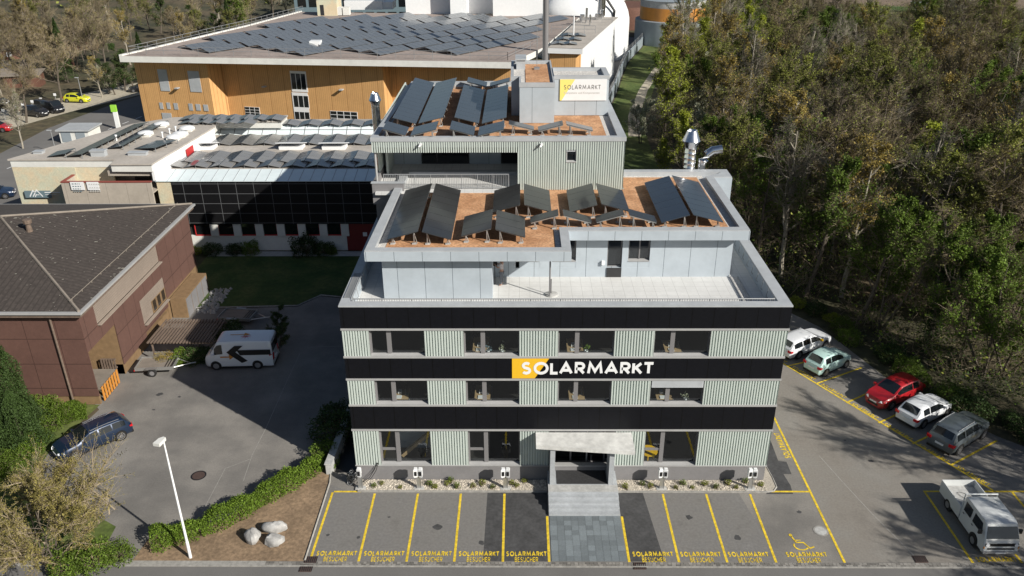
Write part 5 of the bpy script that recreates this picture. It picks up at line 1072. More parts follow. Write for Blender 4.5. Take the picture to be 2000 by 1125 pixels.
# garden sheds
sh = [(28, 110, 5, 4, .8, 'brown_shed'), (8, 62, 8, 4, 0, 'shedroof'), (18, 160, 6, 5, .3, 'brown_shed'), (45, 165, 6, 3, .2, 'brown_shed'), (10, 145, 6, 3, .1, 'brown_shed'), (70, 98, 12, 3, .25, 'brown_shed'), (150, 92, 8, 3, .2, 'brown_shed'), (120, 128, 4, 3, .3, 'brown_shed'), (30, 58, 5, 4, .1, 'offwhite')]
lb = ['with a white window', 'with pale columns at the far left edge', 'with a pale flat roof at the left', 'with a wide lean-to roof', 'low and long at the left edge', 'long and low among the trees', 'by the hall side of the gardens', 'small, near the garden lamp', 'with a pale veranda']
for i, (u, v, w_, d_, rz, m) in enumerate(sh):
    c = PZ(u, v+6, 0); t = thing('garden_shed', 'brown garden shed '+lb[i], 'shed', c, 'sheds in the garden colony', rz=rz); local(t); MB().box(-w_/2, w_/2, 0, d_, 0, 2.1).build('wall', m, t)
    MB().slab((-w_/2-.4, -.5, 2.2), (w_/2+.4, -.5, 2.2), (w_/2+.4, d_+.4, 2.7), (-w_/2-.4, d_+.4, 2.7), .12).build('roof', 'shedroof', t); MB().box(-w_/4, -w_/4+1, -.03, -.003, .7, 1.6).build('window', 'white' if i == 0 else 'darkglass', t)
# fields and river
struct('field', MB().flat([(98, 225), (240, 180), (340, 330), (120, 420), (90, 300)], .02), 'plough'); struct('meadow', MB().flat([(100, 212), (230, 170), (240, 182), (98, 228)], .03), 'field')
struct('river', MB().flat([(66, 205), (80, 195), (84, 160), (82, 130), (90, 100), (80, 98), (72, 128), (70, 150), (66, 175), (60, 200)], .01), 'water')
struct('river_bank', MB().flat([(60, 205), (67, 175), (68, 150), (70, 128), (79, 100), (76, 98), (66, 126), (62, 150), (62, 175)], .006), 'path')
t = thing('far_hut', 'small white hut in the trees by the far field', 'hut', PZ(1796, 26, 0)); c = PZ(1796, 26, 0); MB().box(c[0]-1.6, c[0]+1.6, c[1], c[1]+3, 0, 2.6).build('wall', 'white', t); MB().box(c[0]-1.9, c[0]+1.9, c[1]-.2, c[1]+3.2, 2.6, 2.9).build('roof', 'zinc', t); 
# hall roof panels
def inpoly(x, y, P):
    c = False; n = len(P)
    for i in range(n):
        x0, y0 = P[i]; x1, y1 = P[(i+1) % n]
        if (y0 > y) != (y1 > y) and x < (x1-x0)*(y-y0)/(y1-y0)+x0: c = not c
    return c
tC = tent('solar_tent', 'x', 'solar panels', 3.95, 6.3, .42, 'pvgrey', 'pvsheen', lo=.2, modules=6)
ang = R(-38); ca, sa_ = math.cos(ang), math.sin(ang); k = 0; cols_ = {}
inner = [tuple(np.array(HP[0])+[3.0, 2.2]), tuple(np.array(HP[1])+[-1.0, 3.2]), tuple(np.array(HP[2])+[-2, 2]), tuple(np.array(HP[3])+[-2, -2]), tuple(np.array(HP[4])+[0, -1.5]), tuple(np.array(HP[5])+[0, -1]), tuple(np.array(HP[6])+[4, -9]), tuple(np.array(HP[7])+[2.0, -1])]
for i in range(-24, 26):
    for j in range(-16, 18):
        lx, ly = i*4.3, j*6.8; X = -28+lx*ca-ly*sa_; Y_ = 108+lx*sa_+ly*ca
        if all(inpoly(X+a*ca-b*sa_, Y_+a*sa_+b*ca, inner) for a, b in ((-1.2, -2.2), (1.2, -2.2), (1.2, 2.2), (-1.2, 2.2))):
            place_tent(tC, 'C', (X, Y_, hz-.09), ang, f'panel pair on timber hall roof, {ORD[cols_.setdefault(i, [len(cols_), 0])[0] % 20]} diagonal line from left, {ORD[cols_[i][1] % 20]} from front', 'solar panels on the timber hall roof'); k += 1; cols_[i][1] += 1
for i in range(5):
    for j in range(4):
        if i > 1 or j > 2: continue
        q0 = np.array(AX[0])+(np.array(AX[3])-np.array(AX[0]))*(.1+j*.12); q1 = np.array(AX[1])+(np.array(AX[2])-np.array(AX[1]))*(.1+j*.12); q = q0+(q1-q0)*(.2+.3*i)
        place_tent(tB, 'B', (q[0], q[1], hz+.5), 0, f'small panel pair on the annex roof, {ORD[j]} row from the front, {["left", "right"][i]} one', 'solar panels on the annex roof')
print('hall tents', k)
# ---------------------------------------------------------------- vehicles
PAINT = {}
def paint(name, col, metal=.0):
    if name not in PAINT:
        m = mat('car_paint_'+name, col, .35, metal=metal, spec=.5); b = m.node_tree.nodes['Principled BSDF']; b.inputs['Coat Weight'].default_value = 1; b.inputs['Coat Roughness'].default_value = .04; PAINT[name] = m
    return PAINT[name]
def lerp(T, x):
    for (a, p), (b, q) in zip(T[:-1], T[1:]):
        if x <= b: k = (x-a)/(b-a+1e-9); k = max(0, min(1, k)); return p+(q-p)*k
    return T[-1][1]
PROF = {
 'hatch': dict(top=[(0, .5), (.015, .6), (.05, .66), (.14, .93), (.22, .985), (.42, 1), (.56, .96), (.75, .665), (.9, .6), (.97, .52), (1, .38)], belt=[(0, .48), (.05, .6), (.3, .62), (.75, .6), (.9, .55), (.97, .47), (1, .36)], rear=(.045, .15), wind=(.555, .75), roof=(.15, .56), side=(.17, .68), wt=.74),
 'estate': dict(top=[(0, .48), (.01, .62), (.03, .68), (.1, .93), (.18, .975), (.4, 1), (.56, .965), (.72, .68), (.88, .61), (.97, .52), (1, .38)], belt=[(0, .46), (.03, .61), (.3, .63), (.72, .61), (.88, .55), (.97, .46), (1, .36)], rear=(.03, .105), wind=(.555, .72), roof=(.11, .56), side=(.09, .66), wt=.76),
 'suv': dict(top=[(0, .46), (.01, .6), (.03, .66), (.09, .93), (.16, .98), (.4, 1), (.57, .97), (.73, .7), (.88, .64), (.97, .56), (1, .4)], belt=[(0, .45), (.03, .62), (.3, .64), (.73, .63), (.88, .58), (.97, .5), (1, .38)], rear=(.03, .095), wind=(.565, .73), roof=(.1, .57), side=(.1, .67), wt=.78),
 'van': dict(top=[(0, .8), (.005, .95), (.03, .985), (.4, 1), (.74, .985), (.78, .96), (.9, .56), (.97, .46), (1, .32)], belt=[(0, .5), (.03, .52), (.7, .52), (.88, .5), (.97, .4), (1, .3)], rear=None, wind=(.775, .895), roof=(.03, .76), side=(.71, .83), wt=.9),
}
def car(name, lab, cat, kind, L_, W_, H_, pm, front, rear_c, group=None, rimr=.21, tyr=.325, fancy=None, roofrails=False, dark_sill=True):
    """build at origin pointing +X, then stand it between two ground points of the wheels"""
    P = PROF[kind]; t = thing(name, lab, cat, (0, 0, 0), group); local(t)
    wid = lambda f: W_/2*lerp([(0, .8), (.03, .9), (.12, .97), (.3, 1), (.72, 1), (.9, .95), (.97, .84), (1, .62)] if kind != 'van' else [(0, .96), (.03, 1), (.8, 1), (.92, .93), (.98, .82), (1, .66)], f)
    zs = .17 if kind != 'suv' else .22
    def half(f):
        w = wid(f); zb = lerp(P['belt'], f)*H_; zt = max(lerp(P['top'], f)*H_, zb+.02)
        cab = (zt-zb)/(H_*.36); cab = max(0, min(1, cab)); wt = w*(.9+(P['wt']-.9)*cab)
        return [(0, zs), (w*.86, zs), (w*.955, zs+.1), (w*1.0, zs+(zb-zs)*.45), (w*.99, zs+(zb-zs)*.8), (w*.965, zb), (wt+.01, zb+(zt-zb)*.86), (wt*.93, zt-.02*cab-.008), (wt*.55, zt+.012*cab), (0, zt+.02*cab)]
    fs = sorted(set([0, .006, .015, .03, .05, .08, .105, .14, .18, .25, .33, .42, .5, .555, .6, .66, .72, .75, .8, .85, .9, .94, .97, .99, 1.0]+([P['wind'][0], P['wind'][1], P['roof'][0]])+[q[0] for q in P['top']]))
    V = []; n = 18
    for f in fs:
        h = half(f); x = -L_/2+L_*f
        ring = [(x, y, z) for y, z in h]+[(x, -y, z) for y, z in h[-2:0:-1]]
        V += ring
    F = [(i*n+j, i*n+(j+1) % n, (i+1)*n+(j+1) % n, (i+1)*n+j) for i in range(len(fs)-1) for j in range(n)]+[tuple(range(n))[::-1], tuple(range((len(fs)-1)*n, len(fs)*n))]
    mbb = MB(); mbb.add(V, F); body = mbb.build('body', pm, t, smooth=True, sharp=32)
    def side_pt(f, k, s, off=.008):
        h = half(f); a = np.array(h[5]); b = np.array(h[6]); p = a+(b-a)*k; d = np.array((b[1]-a[1], -(b[0]-a[0]))); d = d/np.linalg.norm(d)
        p = p+d*off; return (-L_/2+L_*f, s*p[0], p[1])
    def top_pt(f, k, off=.01):
        h = half(f); y = h[7][0]*k; z = h[9][1]-(h[9][1]-h[7][1])*k*k; return (-L_/2+L_*f, y, z+off)
    def grid(mb, pts, nu, nv):
        V = [p for row in pts for p in row]; mb.add(V, [(i*nv+j, i*nv+j+1, (i+1)*nv+j+1, (i+1)*nv+j) for i in range(nu-1) for j in range(nv-1)])
    a, b = P['wind']; mb = MB(); grid(mb, [[top_pt(a+(b-a)*(.06+.86*i/5), k, .014) for k in (-.93, -.5, 0, .5, .93)] for i in range(6)], 6, 5); mb.build('windscreen', 'darkglass2', t, smooth=True)
    if P['rear']:
        a, b = P['rear']; mb = MB(); grid(mb, [[top_pt(a+(b-a)*(.12+.8*i/4), k, .014) for k in (-.88, -.5, 0, .5, .88)] for i in range(5)], 5, 5); mb.build('rear_window', 'darkglass2', t, smooth=True)
    a, b = P['side']
    for s in (-1, 1):
        splits = [(0, .3), (.33, .62), (.65, 1)] if kind in ('estate', 'suv') else ([(0, .28), (.32, 1)] if kind == 'hatch' else [(0, 1)])
        for u0, u1 in splits:
            f0, f1 = a+(b-a)*u0, a+(b-a)*u1; mb = MB(); rows_ = []
            for i in range(6):
                f = f0+(f1-f0)*i/5; kt = .92
                rows_.append([side_pt(f, .1, s), side_pt(f, .5, s), side_pt(f, kt, s)])
            if u1 == 1:
                wr = P['wind'][0]; ext = [side_pt(min(f1+.02, .99), .1, s), side_pt(f1+.012, .3, s), side_pt(f1+.0, .6, s)]; rows_.append(ext)
            grid(mb, rows_, len(rows_), 3); mb.build('side_window', 'darkglass2', t, smooth=True)
    # wheels
    wb = [L_*.5-L_*(.82 if kind != 'van' else .8), L_*.5-L_*(.205 if kind != 'van' else .165)]
    wb = [-L_*.31, L_*.305] if kind != 'van' else [-L_*.27, L_*.33]
    for x in wb:
        for s in (-1, 1):
            y = s*(W_/2-.02); arch = MB(); 
            arch.tube([(x, y-s*.2, tyr+.02), (x, y+s*.022, tyr+.02)], tyr+.055, 24); arch.build('wheel_arch', 'black', t)
            wh = MB().tube([(x, y-s*.17, tyr), (x, y+s*.005, tyr), (x, y+s*.03, tyr)], [tyr, tyr, tyr-.03], 24).build('wheel', 'tyre', t, smooth=True)
            rm = MB(); rm.tube([(x, y+s*.03, tyr), (x, y+s*.034, tyr)], rimr, 20)
            rm.build('rim', 'black' if fancy != 'plain' else 'rim', wh)
            rm = MB()
            for q in range(10): c, d = math.cos(q*.6283), math.sin(q*.6283); rm.slab((x+c*.03-d*.018, y+s*.042, tyr+d*.03+c*.018), (x+c*.03+d*.018, y+s*.042, tyr+d*.03-c*.018), (x+c*rimr*.95+d*.012, y+s*.038, tyr+d*rimr*.95-c*.012), (x+c*rimr*.95-d*.012, y+s*.038, tyr+d*rimr*.95+c*.012), .004)
            if fancy != 'plain':
                for q in range(20):
                    c, d = math.cos(q*.314), math.sin(q*.314); c2, d2 = math.cos((q+1)*.314), math.sin((q+1)*.314); r0, r1 = rimr*.9, rimr*1.0
                    rm.quad((x+c*r0, y+s*.04, tyr+d*r0), (x+c*r1, y+s*.04, tyr+d*r1), (x+c2*r1, y+s*.04, tyr+d2*r1), (x+c2*r0, y+s*.04, tyr+d2*r0))
                rm.build('spokes', 'rim', wh)
    # lamps, grille, plates, mirrors, sills
    def patch(name, f0, f1, z0, z1, s, m, y0=None):
        mb = MB(); x0, x1 = -L_/2+L_*f0, -L_/2+L_*f1; w0, w1 = wid(f0), wid(f1)
        mb.slab((x0-.012*(1 if f0 < .5 else -1)*0, s*(w0*1.0+.012), z1), (x1, s*(w1+.012), z1), (x1, s*(w1+.012), z0), (x0, s*(w0+.012), z0), .02); return mb.build(name, m, t)
    if kind == 'van': zl = .34*H_; zr0, zr1 = .3*H_, .52*H_
    else: zl = .43*H_; zr0, zr1 = .46*H_, .58*H_
    for s in (-1, 1):
        V = [(-L_/2+L_*f, s*(wid(f)*k+.006), z) for f, k, z in ((.925, .99, zl+.02), (.985, .93, zl-.02), (.998, .72, zl-.05), (.985, .74, zl+.075), (.92, .93, zl+.12))]
        V2 = [(x+.03, y, z+.015) for x, y, z in V]
        MB().add(V+V2, [(5, 6, 7, 8, 9), (0, 1, 6, 5), (1, 2, 7, 6), (2, 3, 8, 7), (3, 4, 9, 8), (4, 0, 5, 9)]).build('headlight', 'headlamp', t)
        xr = -L_/2
        V = [(xr-.015, s*W_*.3, zr0), (xr-.015, s*W_*.3, zr1), (xr+.05, s*(W_*.46), zr1), (xr+.22, s*(W_*.487), zr1-.02), (xr+.18, s*(W_*.487), zr0+.05), (xr+.03, s*(W_*.462), zr0)]
        V2 = [(x-.03, y+s*.012, z) for x, y, z in V]
        MB().add(V+V2, [(6, 7, 8, 11), (8, 9, 10, 11), (0, 1, 7, 6), (1, 2, 8, 7), (2, 3, 9, 8), (3, 4, 10, 9), (4, 5, 11, 10), (5, 0, 6, 11)]).build('taillight', 'redlamp', t)
        fm = P['wind'][1]-.05; p = side_pt(fm, .12, s)
        MB().box(p[0]-.07, p[0]+.07, *sorted((p[1], p[1]+s*.2)), p[2]-.02, p[2]+.12).build('mirror', pm, t)
        for fh in ((.3, .55) if kind != 'van' else (.6,)):
            h = half(fh); x = -L_/2+L_*fh; MB().box(x, x+.18, *sorted((s*(h[4][0]), s*(h[4][0]+.02))), h[4][1]-.01, h[4][1]+.02).build('door_handle', pm, t)
        if dark_sill: MB().box(wb[0]+tyr+.1, wb[1]-tyr-.1, *sorted((s*W_*.46, s*(W_*.482))), zs-.02, zs+.06).build('sill', 'black', t)
        if roofrails: 
            q = [top_pt(f, .95*s, .04) for f in (.15, .3, .45, .54)]; MB().tube(q, .022, 5).build('roof_rail', 'rim', t)
    MB().box(L_/2-.05, L_/2+.012, -W_*.22, W_*.22, .2*H_, .3*H_).build('grille', 'black', t)
    MB().box(L_/2+.0, L_/2+.02, -.26, .26, .31*H_, .31*H_+.1).build('number_plate', 'white', t)
    MB().box(-L_/2-.05, -L_/2+.03, -.26, .26, .38*H_ if kind != 'van' else .25*H_, .38*H_+.11 if kind != 'van' else .25*H_+.11).build('number_plate', 'white', t)
    MB().box(-L_/2-.02, -L_/2+.1, -W_*.4, W_*.4, zs-.02, zs+.13).build('rear_bumper', 'black', t)
    f = np.array(front[:2]); r = np.array(rear_c[:2]); d = f-r; ang_ = math.atan2(d[1], d[0]); c = (f+r)/2
    t.location = (c[0], c[1], .01); t.rotation_euler[2] = ang_
    return t
M['darkglass2'] = mat('car_glass', (.012, .015, .018), .05, spec=.9)
def placed(wf, wr, side, W_):
    """centre line points from the two wheel contact points on one side (side=+1: the wheels are on the left of travel)"""
    f = np.array(PZ(*wf, 0)[:2]); r = np.array(PZ(*wr, 0)[:2]); d = (f-r)/np.linalg.norm(f-r); n = np.array((-d[1], d[0])); return f-n*side*W_/2, r-n*side*W_/2
W1 = paint('white', (.75, .77, .8)); 
bd = np.array((.866, .5)); bd = bd/np.linalg.norm(bd)   # bay direction
def bay(i, back, lat=0):   # point in bay i, distance in from the line
    a = np.array(bays[i][0]); b = np.array(bays[i+1][0]) if i+1 < len(bays) else np.array((27.4, -.75)); return (a+b)/2+bd*back+np.array((dd[0], dd[1]))*lat
def wheelmid(wf, wr, side, W_, L_):
    f, r = placed(wf, wr, side, W_); return f, r
f, r = placed((1652, 718.5), (1612.8, 735.6), -1, 1.63); d = (f-r)/np.linalg.norm(f-r); c = (f+r)/2
car('parked_car', 'small mint green hatchback parked beside the white estate car', 'car', 'hatch', 3.6, 1.63, 1.5, paint('mint', (.5, .7, .66)), c+d, c-d, 'cars parked along the wood', rimr=.2, tyr=.29)
f, r = placed((1616, 679), (1555, 703.6), -1, 1.87); d = (f-r)/np.linalg.norm(f-r); c = (f+r)/2
t = car('parked_car', 'white estate car with yellow mirror half hidden by the office corner', 'car', 'estate', 4.75, 1.87, 1.46, W1, c+d, c-d, 'cars parked along the wood', roofrails=False)
for ch in t.children:
    if ch.name.startswith('mirror') and ch.data.vertices[0].co.y < 0: ch.data.materials[0] = M['signyellow']; ch['label'] = 'yellow wing mirror'
c = np.array(PZ(1733, 768, .0)[:2]); d = -bd; c = np.array((25.6, 8.75))
car('parked_car', 'dark red hatchback parked nose out between the two white cars', 'car', 'hatch', 4.25, 1.77, 1.48, paint('red', (.38, .012, .018)), c+d, c-d, 'cars parked along the wood', dark_sill=True)
f, r = placed((1850, 814), (1800.8, 838.4), -1, 1.74); d = (f-r)/np.linalg.norm(f-r); c = (f+r)/2
car('parked_car', 'white hatchback parked between the red car and the grey one', 'car', 'hatch', 3.98, 1.74, 1.46, W1, c+d, c-d, 'cars parked along the wood')
f, r = placed((1922, 856), (1871, 889.6), -1, 1.84); d = (f-r)/np.linalg.norm(f-r); c = (f+r)/2
car('parked_car', 'dark grey off-roader with pale roof rails nearest the pickup', 'car', 'suv', 4.6, 1.84, 1.66, paint('grey', (.11, .13, .145), .3), c+d, c-d, 'cars parked along the wood', roofrails=True, tyr=.35, rimr=.24)
f, r = placed((152.3, 897.8), (236.6, 861), 1, 1.8); d = (f-r)/np.linalg.norm(f-r); c = (f+r)/2
car('parked_car', 'dark blue estate car with silver roof rails at the hedge in the yard', 'car', 'estate', 4.5, 1.8, 1.43, paint('blue', (.01, .025, .06), .3), c+d, c-d, roofrails=True, rimr=.24, tyr=.32)
f, r = placed((425.9, 722.8), (502.4, 721), 1, 2.0); d = (f-r)/np.linalg.norm(f-r); c = (f+r)/2+d*-.15
t = car('delivery_van', 'white delivery van with black and orange arrows parked in the shadow', 'van', 'van', 5.0, 2.0, 2.3, W1, c+d, c-d, tyr=.33, fancy='plain')
# livery, flat on the left side and roof
hs = 1.0-.012
def liv(pts, m, name):
    mb = MB(); mb.add([(x, 1.012, z) for x, z in pts], [tuple(range(len(pts)))]); o = mb.build(name, m, t)
liv([(.75, 1.45), (.1, 1.98), (-.5, 1.98), (.1, 1.45)], 'black', 'black_arrow'); liv([(.75, 1.45), (.1, 1.45), (-.7, .72), (-.25, .55)], 'black', 'black_arrow'); liv([(.0, 1.62), (-2.42, 1.62), (-2.42, 1.2), (-.2, 1.2)], 'black', 'black_stripe')
liv([(1.25, 1.12), (1.25, 1.02), (.6, 1.02), (.6, .85), (.25, 1.07), (.6, 1.29), (.6, 1.12)], 'orange', 'orange_arrow')
mb = MB(); ZT = 2.335
mb.quad((.6, -.1, ZT), (-.4, -.1, ZT), (-.4, -.02, ZT), (.6, -.02, ZT)).quad((-.4, -.3, ZT), (-.85, -.06, ZT), (-.4, .18, ZT)); mb.build('roof_arrow', 'orange', t)
mb = MB(); [mb.slab((-.6, .2, ZT-.01), (-.62, .27, ZT-.01), (-.6+.5*math.cos(a)*.8, .25+.35*math.sin(a), ZT-.01), (-.58, .22, ZT-.01), .01) for a in np.linspace(0, 6, 9)]; mb.build('roof_star', 'redlamp', t)
MB().box(-2.52, -2.49, -.8, .8, 1.3, 1.95).build('rear_window', 'darkglass2', t)
# pickup (double cab, forward control)
t = thing('pickup_truck', 'old white double cab pickup with open load bed parked at the right', 'pickup truck', (0, 0, 0)); local(t); wp = paint('oldwhite', (.62, .64, .64))
W_ = 1.84; zt = 1.93
side = [(-.15, .35), (-.15, zt-.06), (0, zt), (1.75, zt), (1.95, zt-.08), (2.33, 1.12), (2.38, .95), (2.38, .38), (2.25, .3)]
ys_ = [(-W_/2, .0), (-W_/2+.06, .02), (0, .045), (W_/2-.06, .02), (W_/2, 0)]
V = []; n = len(side)
for y, e in ys_:
    for x, z in side:
        k = 1-.12*max(0, (z-1.0))/.93 if abs(y) > .1 else 1
        V.append((x-(.05 if (abs(y) > .9 and x > 1.7) else 0), y*k, z+(e if z > 1.8 else 0)))
F = [(i*n+j, i*n+(j+1) % n, (i+1)*n+(j+1) % n, (i+1)*n+j) for i in range(4) for j in range(n)]+[tuple(range(n)), tuple(range(4*n, 5*n))[::-1]]
MB().add(V, F).build('cab', wp, t, smooth=True, sharp=28)
sx = lambda k: 1.95+(2.33-1.95)*k
MB().slab((sx(.12)+.02, -.76, 1.85-.73*.12), (sx(.12)+.02, .76, 1.85-.73*.12), (sx(.9)+.02, .84, 1.85-.73*.9), (sx(.9)+.02, -.84, 1.85-.73*.9), .02).build('windscreen', 'darkglass2', t)
for s in (-1, 1):
    for x0, x1 in ((.05, .72), (.95, 1.72)):
        yy = lambda z: s*(W_/2*(1-.12*(z-1)/.93)+.01); xa = 0 if x0 < .5 else .22
        MB().slab((x0, yy(1.72), 1.72), (x1, yy(1.72), 1.72), (x1+xa, yy(1.18), 1.18), (x0, yy(1.18), 1.18), .012).build('side_window', 'darkglass2', t)
        MB().box(x0+.02, x0+.16, *sorted((s*.92, s*.94)), 1.0, 1.04).build('door_handle', 'black', t)
    MB().box(-.8, 2.2, *sorted((s*.90, s*.925)), .3, .36).build('sill', 'black', t)
    MB().box(1.9, 2.0, *sorted((s*.95, s*1.13)), 1.25, 1.5).build('mirror', 'black', t)
    MB().tube([(2.37, s*.74, .86), (2.42, s*.74, .86)], .1, 14).build('headlight', 'headlamp', t); MB().box(2.36, 2.41, *sorted((s*.86, s*.91)), .62, .72).build('indicator', 'orange', t)
    for x in (-1.35, 1.45):
        MB().tube([(x, s*.72, .36), (x, s*.93, .36)], .4, 22).build('wheel_arch', 'black', t)
        wh = MB().tube([(x, s*.75, .32), (x, s*.93, .32), (x, s*.95, .32)], [.32, .32, .29], 22).build('wheel', 'tyre', t, smooth=True); MB().tube([(x, s*.95, .32), (x, s*.957, .32)], .19, 16).build('rim', 'rim', wh)
MB().box(2.38, 2.4, -.86, .86, .77, .95).build('grille', 'black', t); MB().box(2.38, 2.4, -.7, .7, .55, .64).build('lower_grille', 'black', t); MB().box(2.3, 2.46, -.9, .9, .32, .45).build('front_bumper', 'trim', t); MB().box(2.461, 2.475, -.26, .26, .33, .43).build('number_plate', 'white', t)
MB().box(-2.35, -.2, -.9, .9, .72, .8).build('bed_floor', 'concrete', t)
for q in ((-2.38, -.18, -.94, -.9), (-2.38, -.18, .9, .94)): MB().box(*q, .42, 1.2).build('side_board', wp, t)
MB().box(-2.42, -2.38, -.94, .94, .7, 1.2).build('tailgate', wp, t); MB().box(-.2, -.155, -.9, .9, .7, 1.25).build('head_board', wp, t)
MB().tube([(-.22, -.86, 1.2), (-.22, -.86, 2.0), (-.22, .86, 2.0), (-.22, .86, 1.2)], .045, 6).build('ladder_frame', wp, t)
MB().box(-2.2, 2.2, -.45, .45, .25, .5).build('chassis', 'black', t)
random.seed(2); mb = MB(); P_ = [(-1.6+.5*math.cos(a)+.1*a, .3*math.sin(a*1.3), .83) for a in np.linspace(0, 5, 24)]; mb.tube(P_, .012, 4); mb.build('strap', 'black', t)
pf = PZ(1893, 1058.5, 0); pr_ = PZ(1852, 996, 0)
t.location = (24.03+.92, (pf[1]+pr_[1])/2-.02, 0.01); t.rotation_euler[2] = R(-90)
# open trailer
t = thing('open_trailer', 'galvanised flat trailer standing in the sun near the white van', 'trailer', (0, 0, 0)); local(t)
MB().box(-1.3, 1.3, -.78, .78, .5, .56).build('load_floor', 'shedroof', t)
for q in ((-1.35, 1.35, -.82, -.78), (-1.35, 1.35, .78, .82), (1.31, 1.35, -.78, .78), (-1.35, -1.31, -.78, .78)): MB().box(*q, .42, .68).build('side_rail', 'brushed', t)
MB().tube([(1.35, -.6, .5), (2.4, 0, .45)], .04, 5).tube([(1.35, .6, .5), (2.4, 0, .45)], .04, 5).tube([(2.3, 0, .45), (2.75, 0, .5)], .05, 6).build('drawbar', 'brushed', t)
for x in (.75, .95, 1.15): MB().tube([(x, -.78, .6), (x, .78, .6)], .025, 5).build('wheel_chock_bar', 'black', t)
for s in (-1, 1):
    wh = MB().tube([(-.1, s*.86, .3), (-.1, s*1.03, .3)], .3, 20).build('wheel', 'tyre', t); MB().tube([(-.1, s*1.03, .3), (-.1, s*1.04, .3)], .17, 16).build('rim', 'rim', wh)
    MB().box(-.5, .3, *sorted((s*.84, s*1.05)), .64, .67).build('mudguard', 'brushed', t); MB().box(-1.42, -1.36, *sorted((s*.6, s*.82)), .4, .5).build('taillight', 'redlamp', t)
a = PZ(298.3, 736.6, 0)[:2]; h = PZ(373, 714, .4)[:2]; tl = PZ(262, 716, .5)[:2]; d = (h-tl)/np.linalg.norm(h-tl); n = np.array((-d[1], d[0])); c = a+n*1.03+d*.1; t.location = (c[0], c[1], 0); t.rotation_euler[2] = math.atan2(d[1], d[0])
t2 = dup(t, (-22.9, 20.1, 0), R(-7), label='dark flat trailer standing in the shade behind the pergola')
# cars by the far street and gardens
def farcar(u, v, rz, kind, pm, lab, L_=4.2, W_=1.78, H_=1.5):
    c = PZ(u, v, 0)[:2]; d = np.array((math.cos(R(rz)), math.sin(R(rz)))); car('parked_car', lab, 'car', kind, L_, W_, H_, pm, c+d, c-d, 'cars parked on the far left')
farcar(152, 199, -8, 'hatch', paint('acid', (.6, .6, .02)), 'bright yellow hatchback parked beside the far street'); BK = paint('black', (.012, .012, .014))
farcar(100, 218, -25, 'van', BK, 'black van parked with its red tail lamps towards the street', 5.0, 1.95, 1.9); farcar(70, 226, -20, 'suv', BK, 'black car parked in front of the black van', 4.6, 1.85, 1.7)
farcar(277, 178, 200, 'estate', BK, 'dark estate car parked beyond the corner of the timber hall'); farcar(-4, 256, 0, 'hatch', paint('red', (.38, .012, .018)), 'red car cut by the left edge beside the street'); farcar(-4, 205, -20, 'suv', BK, 'dark car at the left edge of the far car park'); farcar(-8, 386, 15, 'estate', paint('blue', (.01, .025, .06), .3), 'dark blue car at the left edge behind the brown roof')
# ---------------------------------------------------------------- trees and shrubs
def np_mesh(name, V, F, m):
    """quads/tris arrays to mesh"""
    V = np.asarray(V, np.float32).reshape(-1, 3); F = np.asarray(F, np.int32); k = F.shape[1]
    me = bpy.data.meshes.new(name); me.vertices.add(len(V)); me.vertices.foreach_set('co', V.ravel()); me.loops.add(F.size); me.loops.foreach_set('vertex_index', F.ravel())
    me.polygons.add(len(F)); me.polygons.foreach_set('loop_start', np.arange(0, F.size, k, dtype=np.int32)); me.polygons.foreach_set('loop_total', np.full(len(F), k, np.int32))
    for q in (m if isinstance(m, (list, tuple)) else [m]): me.materials.append(M[q])
    me.update(calc_edges=True); return me
def leaf_quads(rng, C, size, up=.5, asp=.7):
    n = len(C); N = rng.normal(size=(n, 3)); N[:, 2] = np.abs(N[:, 2])+up; N /= np.linalg.norm(N, axis=1)[:, None]
    T_ = rng.normal(size=(n, 3)); A = np.cross(N, T_); A /= np.linalg.norm(A, axis=1)[:, None]; Bv = np.cross(N, A)
    s = (size*rng.uniform(.55, 1.25, n))[:, None]
    V = np.stack([C-A*s*.5, C-Bv*s*.5*asp, C+A*s*.5, C+Bv*s*.5*asp], 1); return V.reshape(-1, 3), np.arange(4*n).reshape(n, 4)
def ribbons(rng, P0, P1, w):
    d = P1-P0; n = len(d); r = rng.normal(size=(n, 3)); A = np.cross(d, r); A /= np.linalg.norm(A, axis=1)[:, None]+1e-9; w = np.asarray(w).reshape(-1, 1)
    Bv = np.cross(d, A); Bv /= np.linalg.norm(Bv, axis=1)[:, None]+1e-9
    V1 = np.stack([P0-A*w, P0+A*w, P1+A*w*.35, P1-A*w*.35], 1); V2 = np.stack([P0-Bv*w, P0+Bv*w, P1+Bv*w*.35, P1-Bv*w*.35], 1)
    V = np.concatenate([V1, V2]).reshape(-1, 3); return V, np.arange(len(V)).reshape(-1, 4)
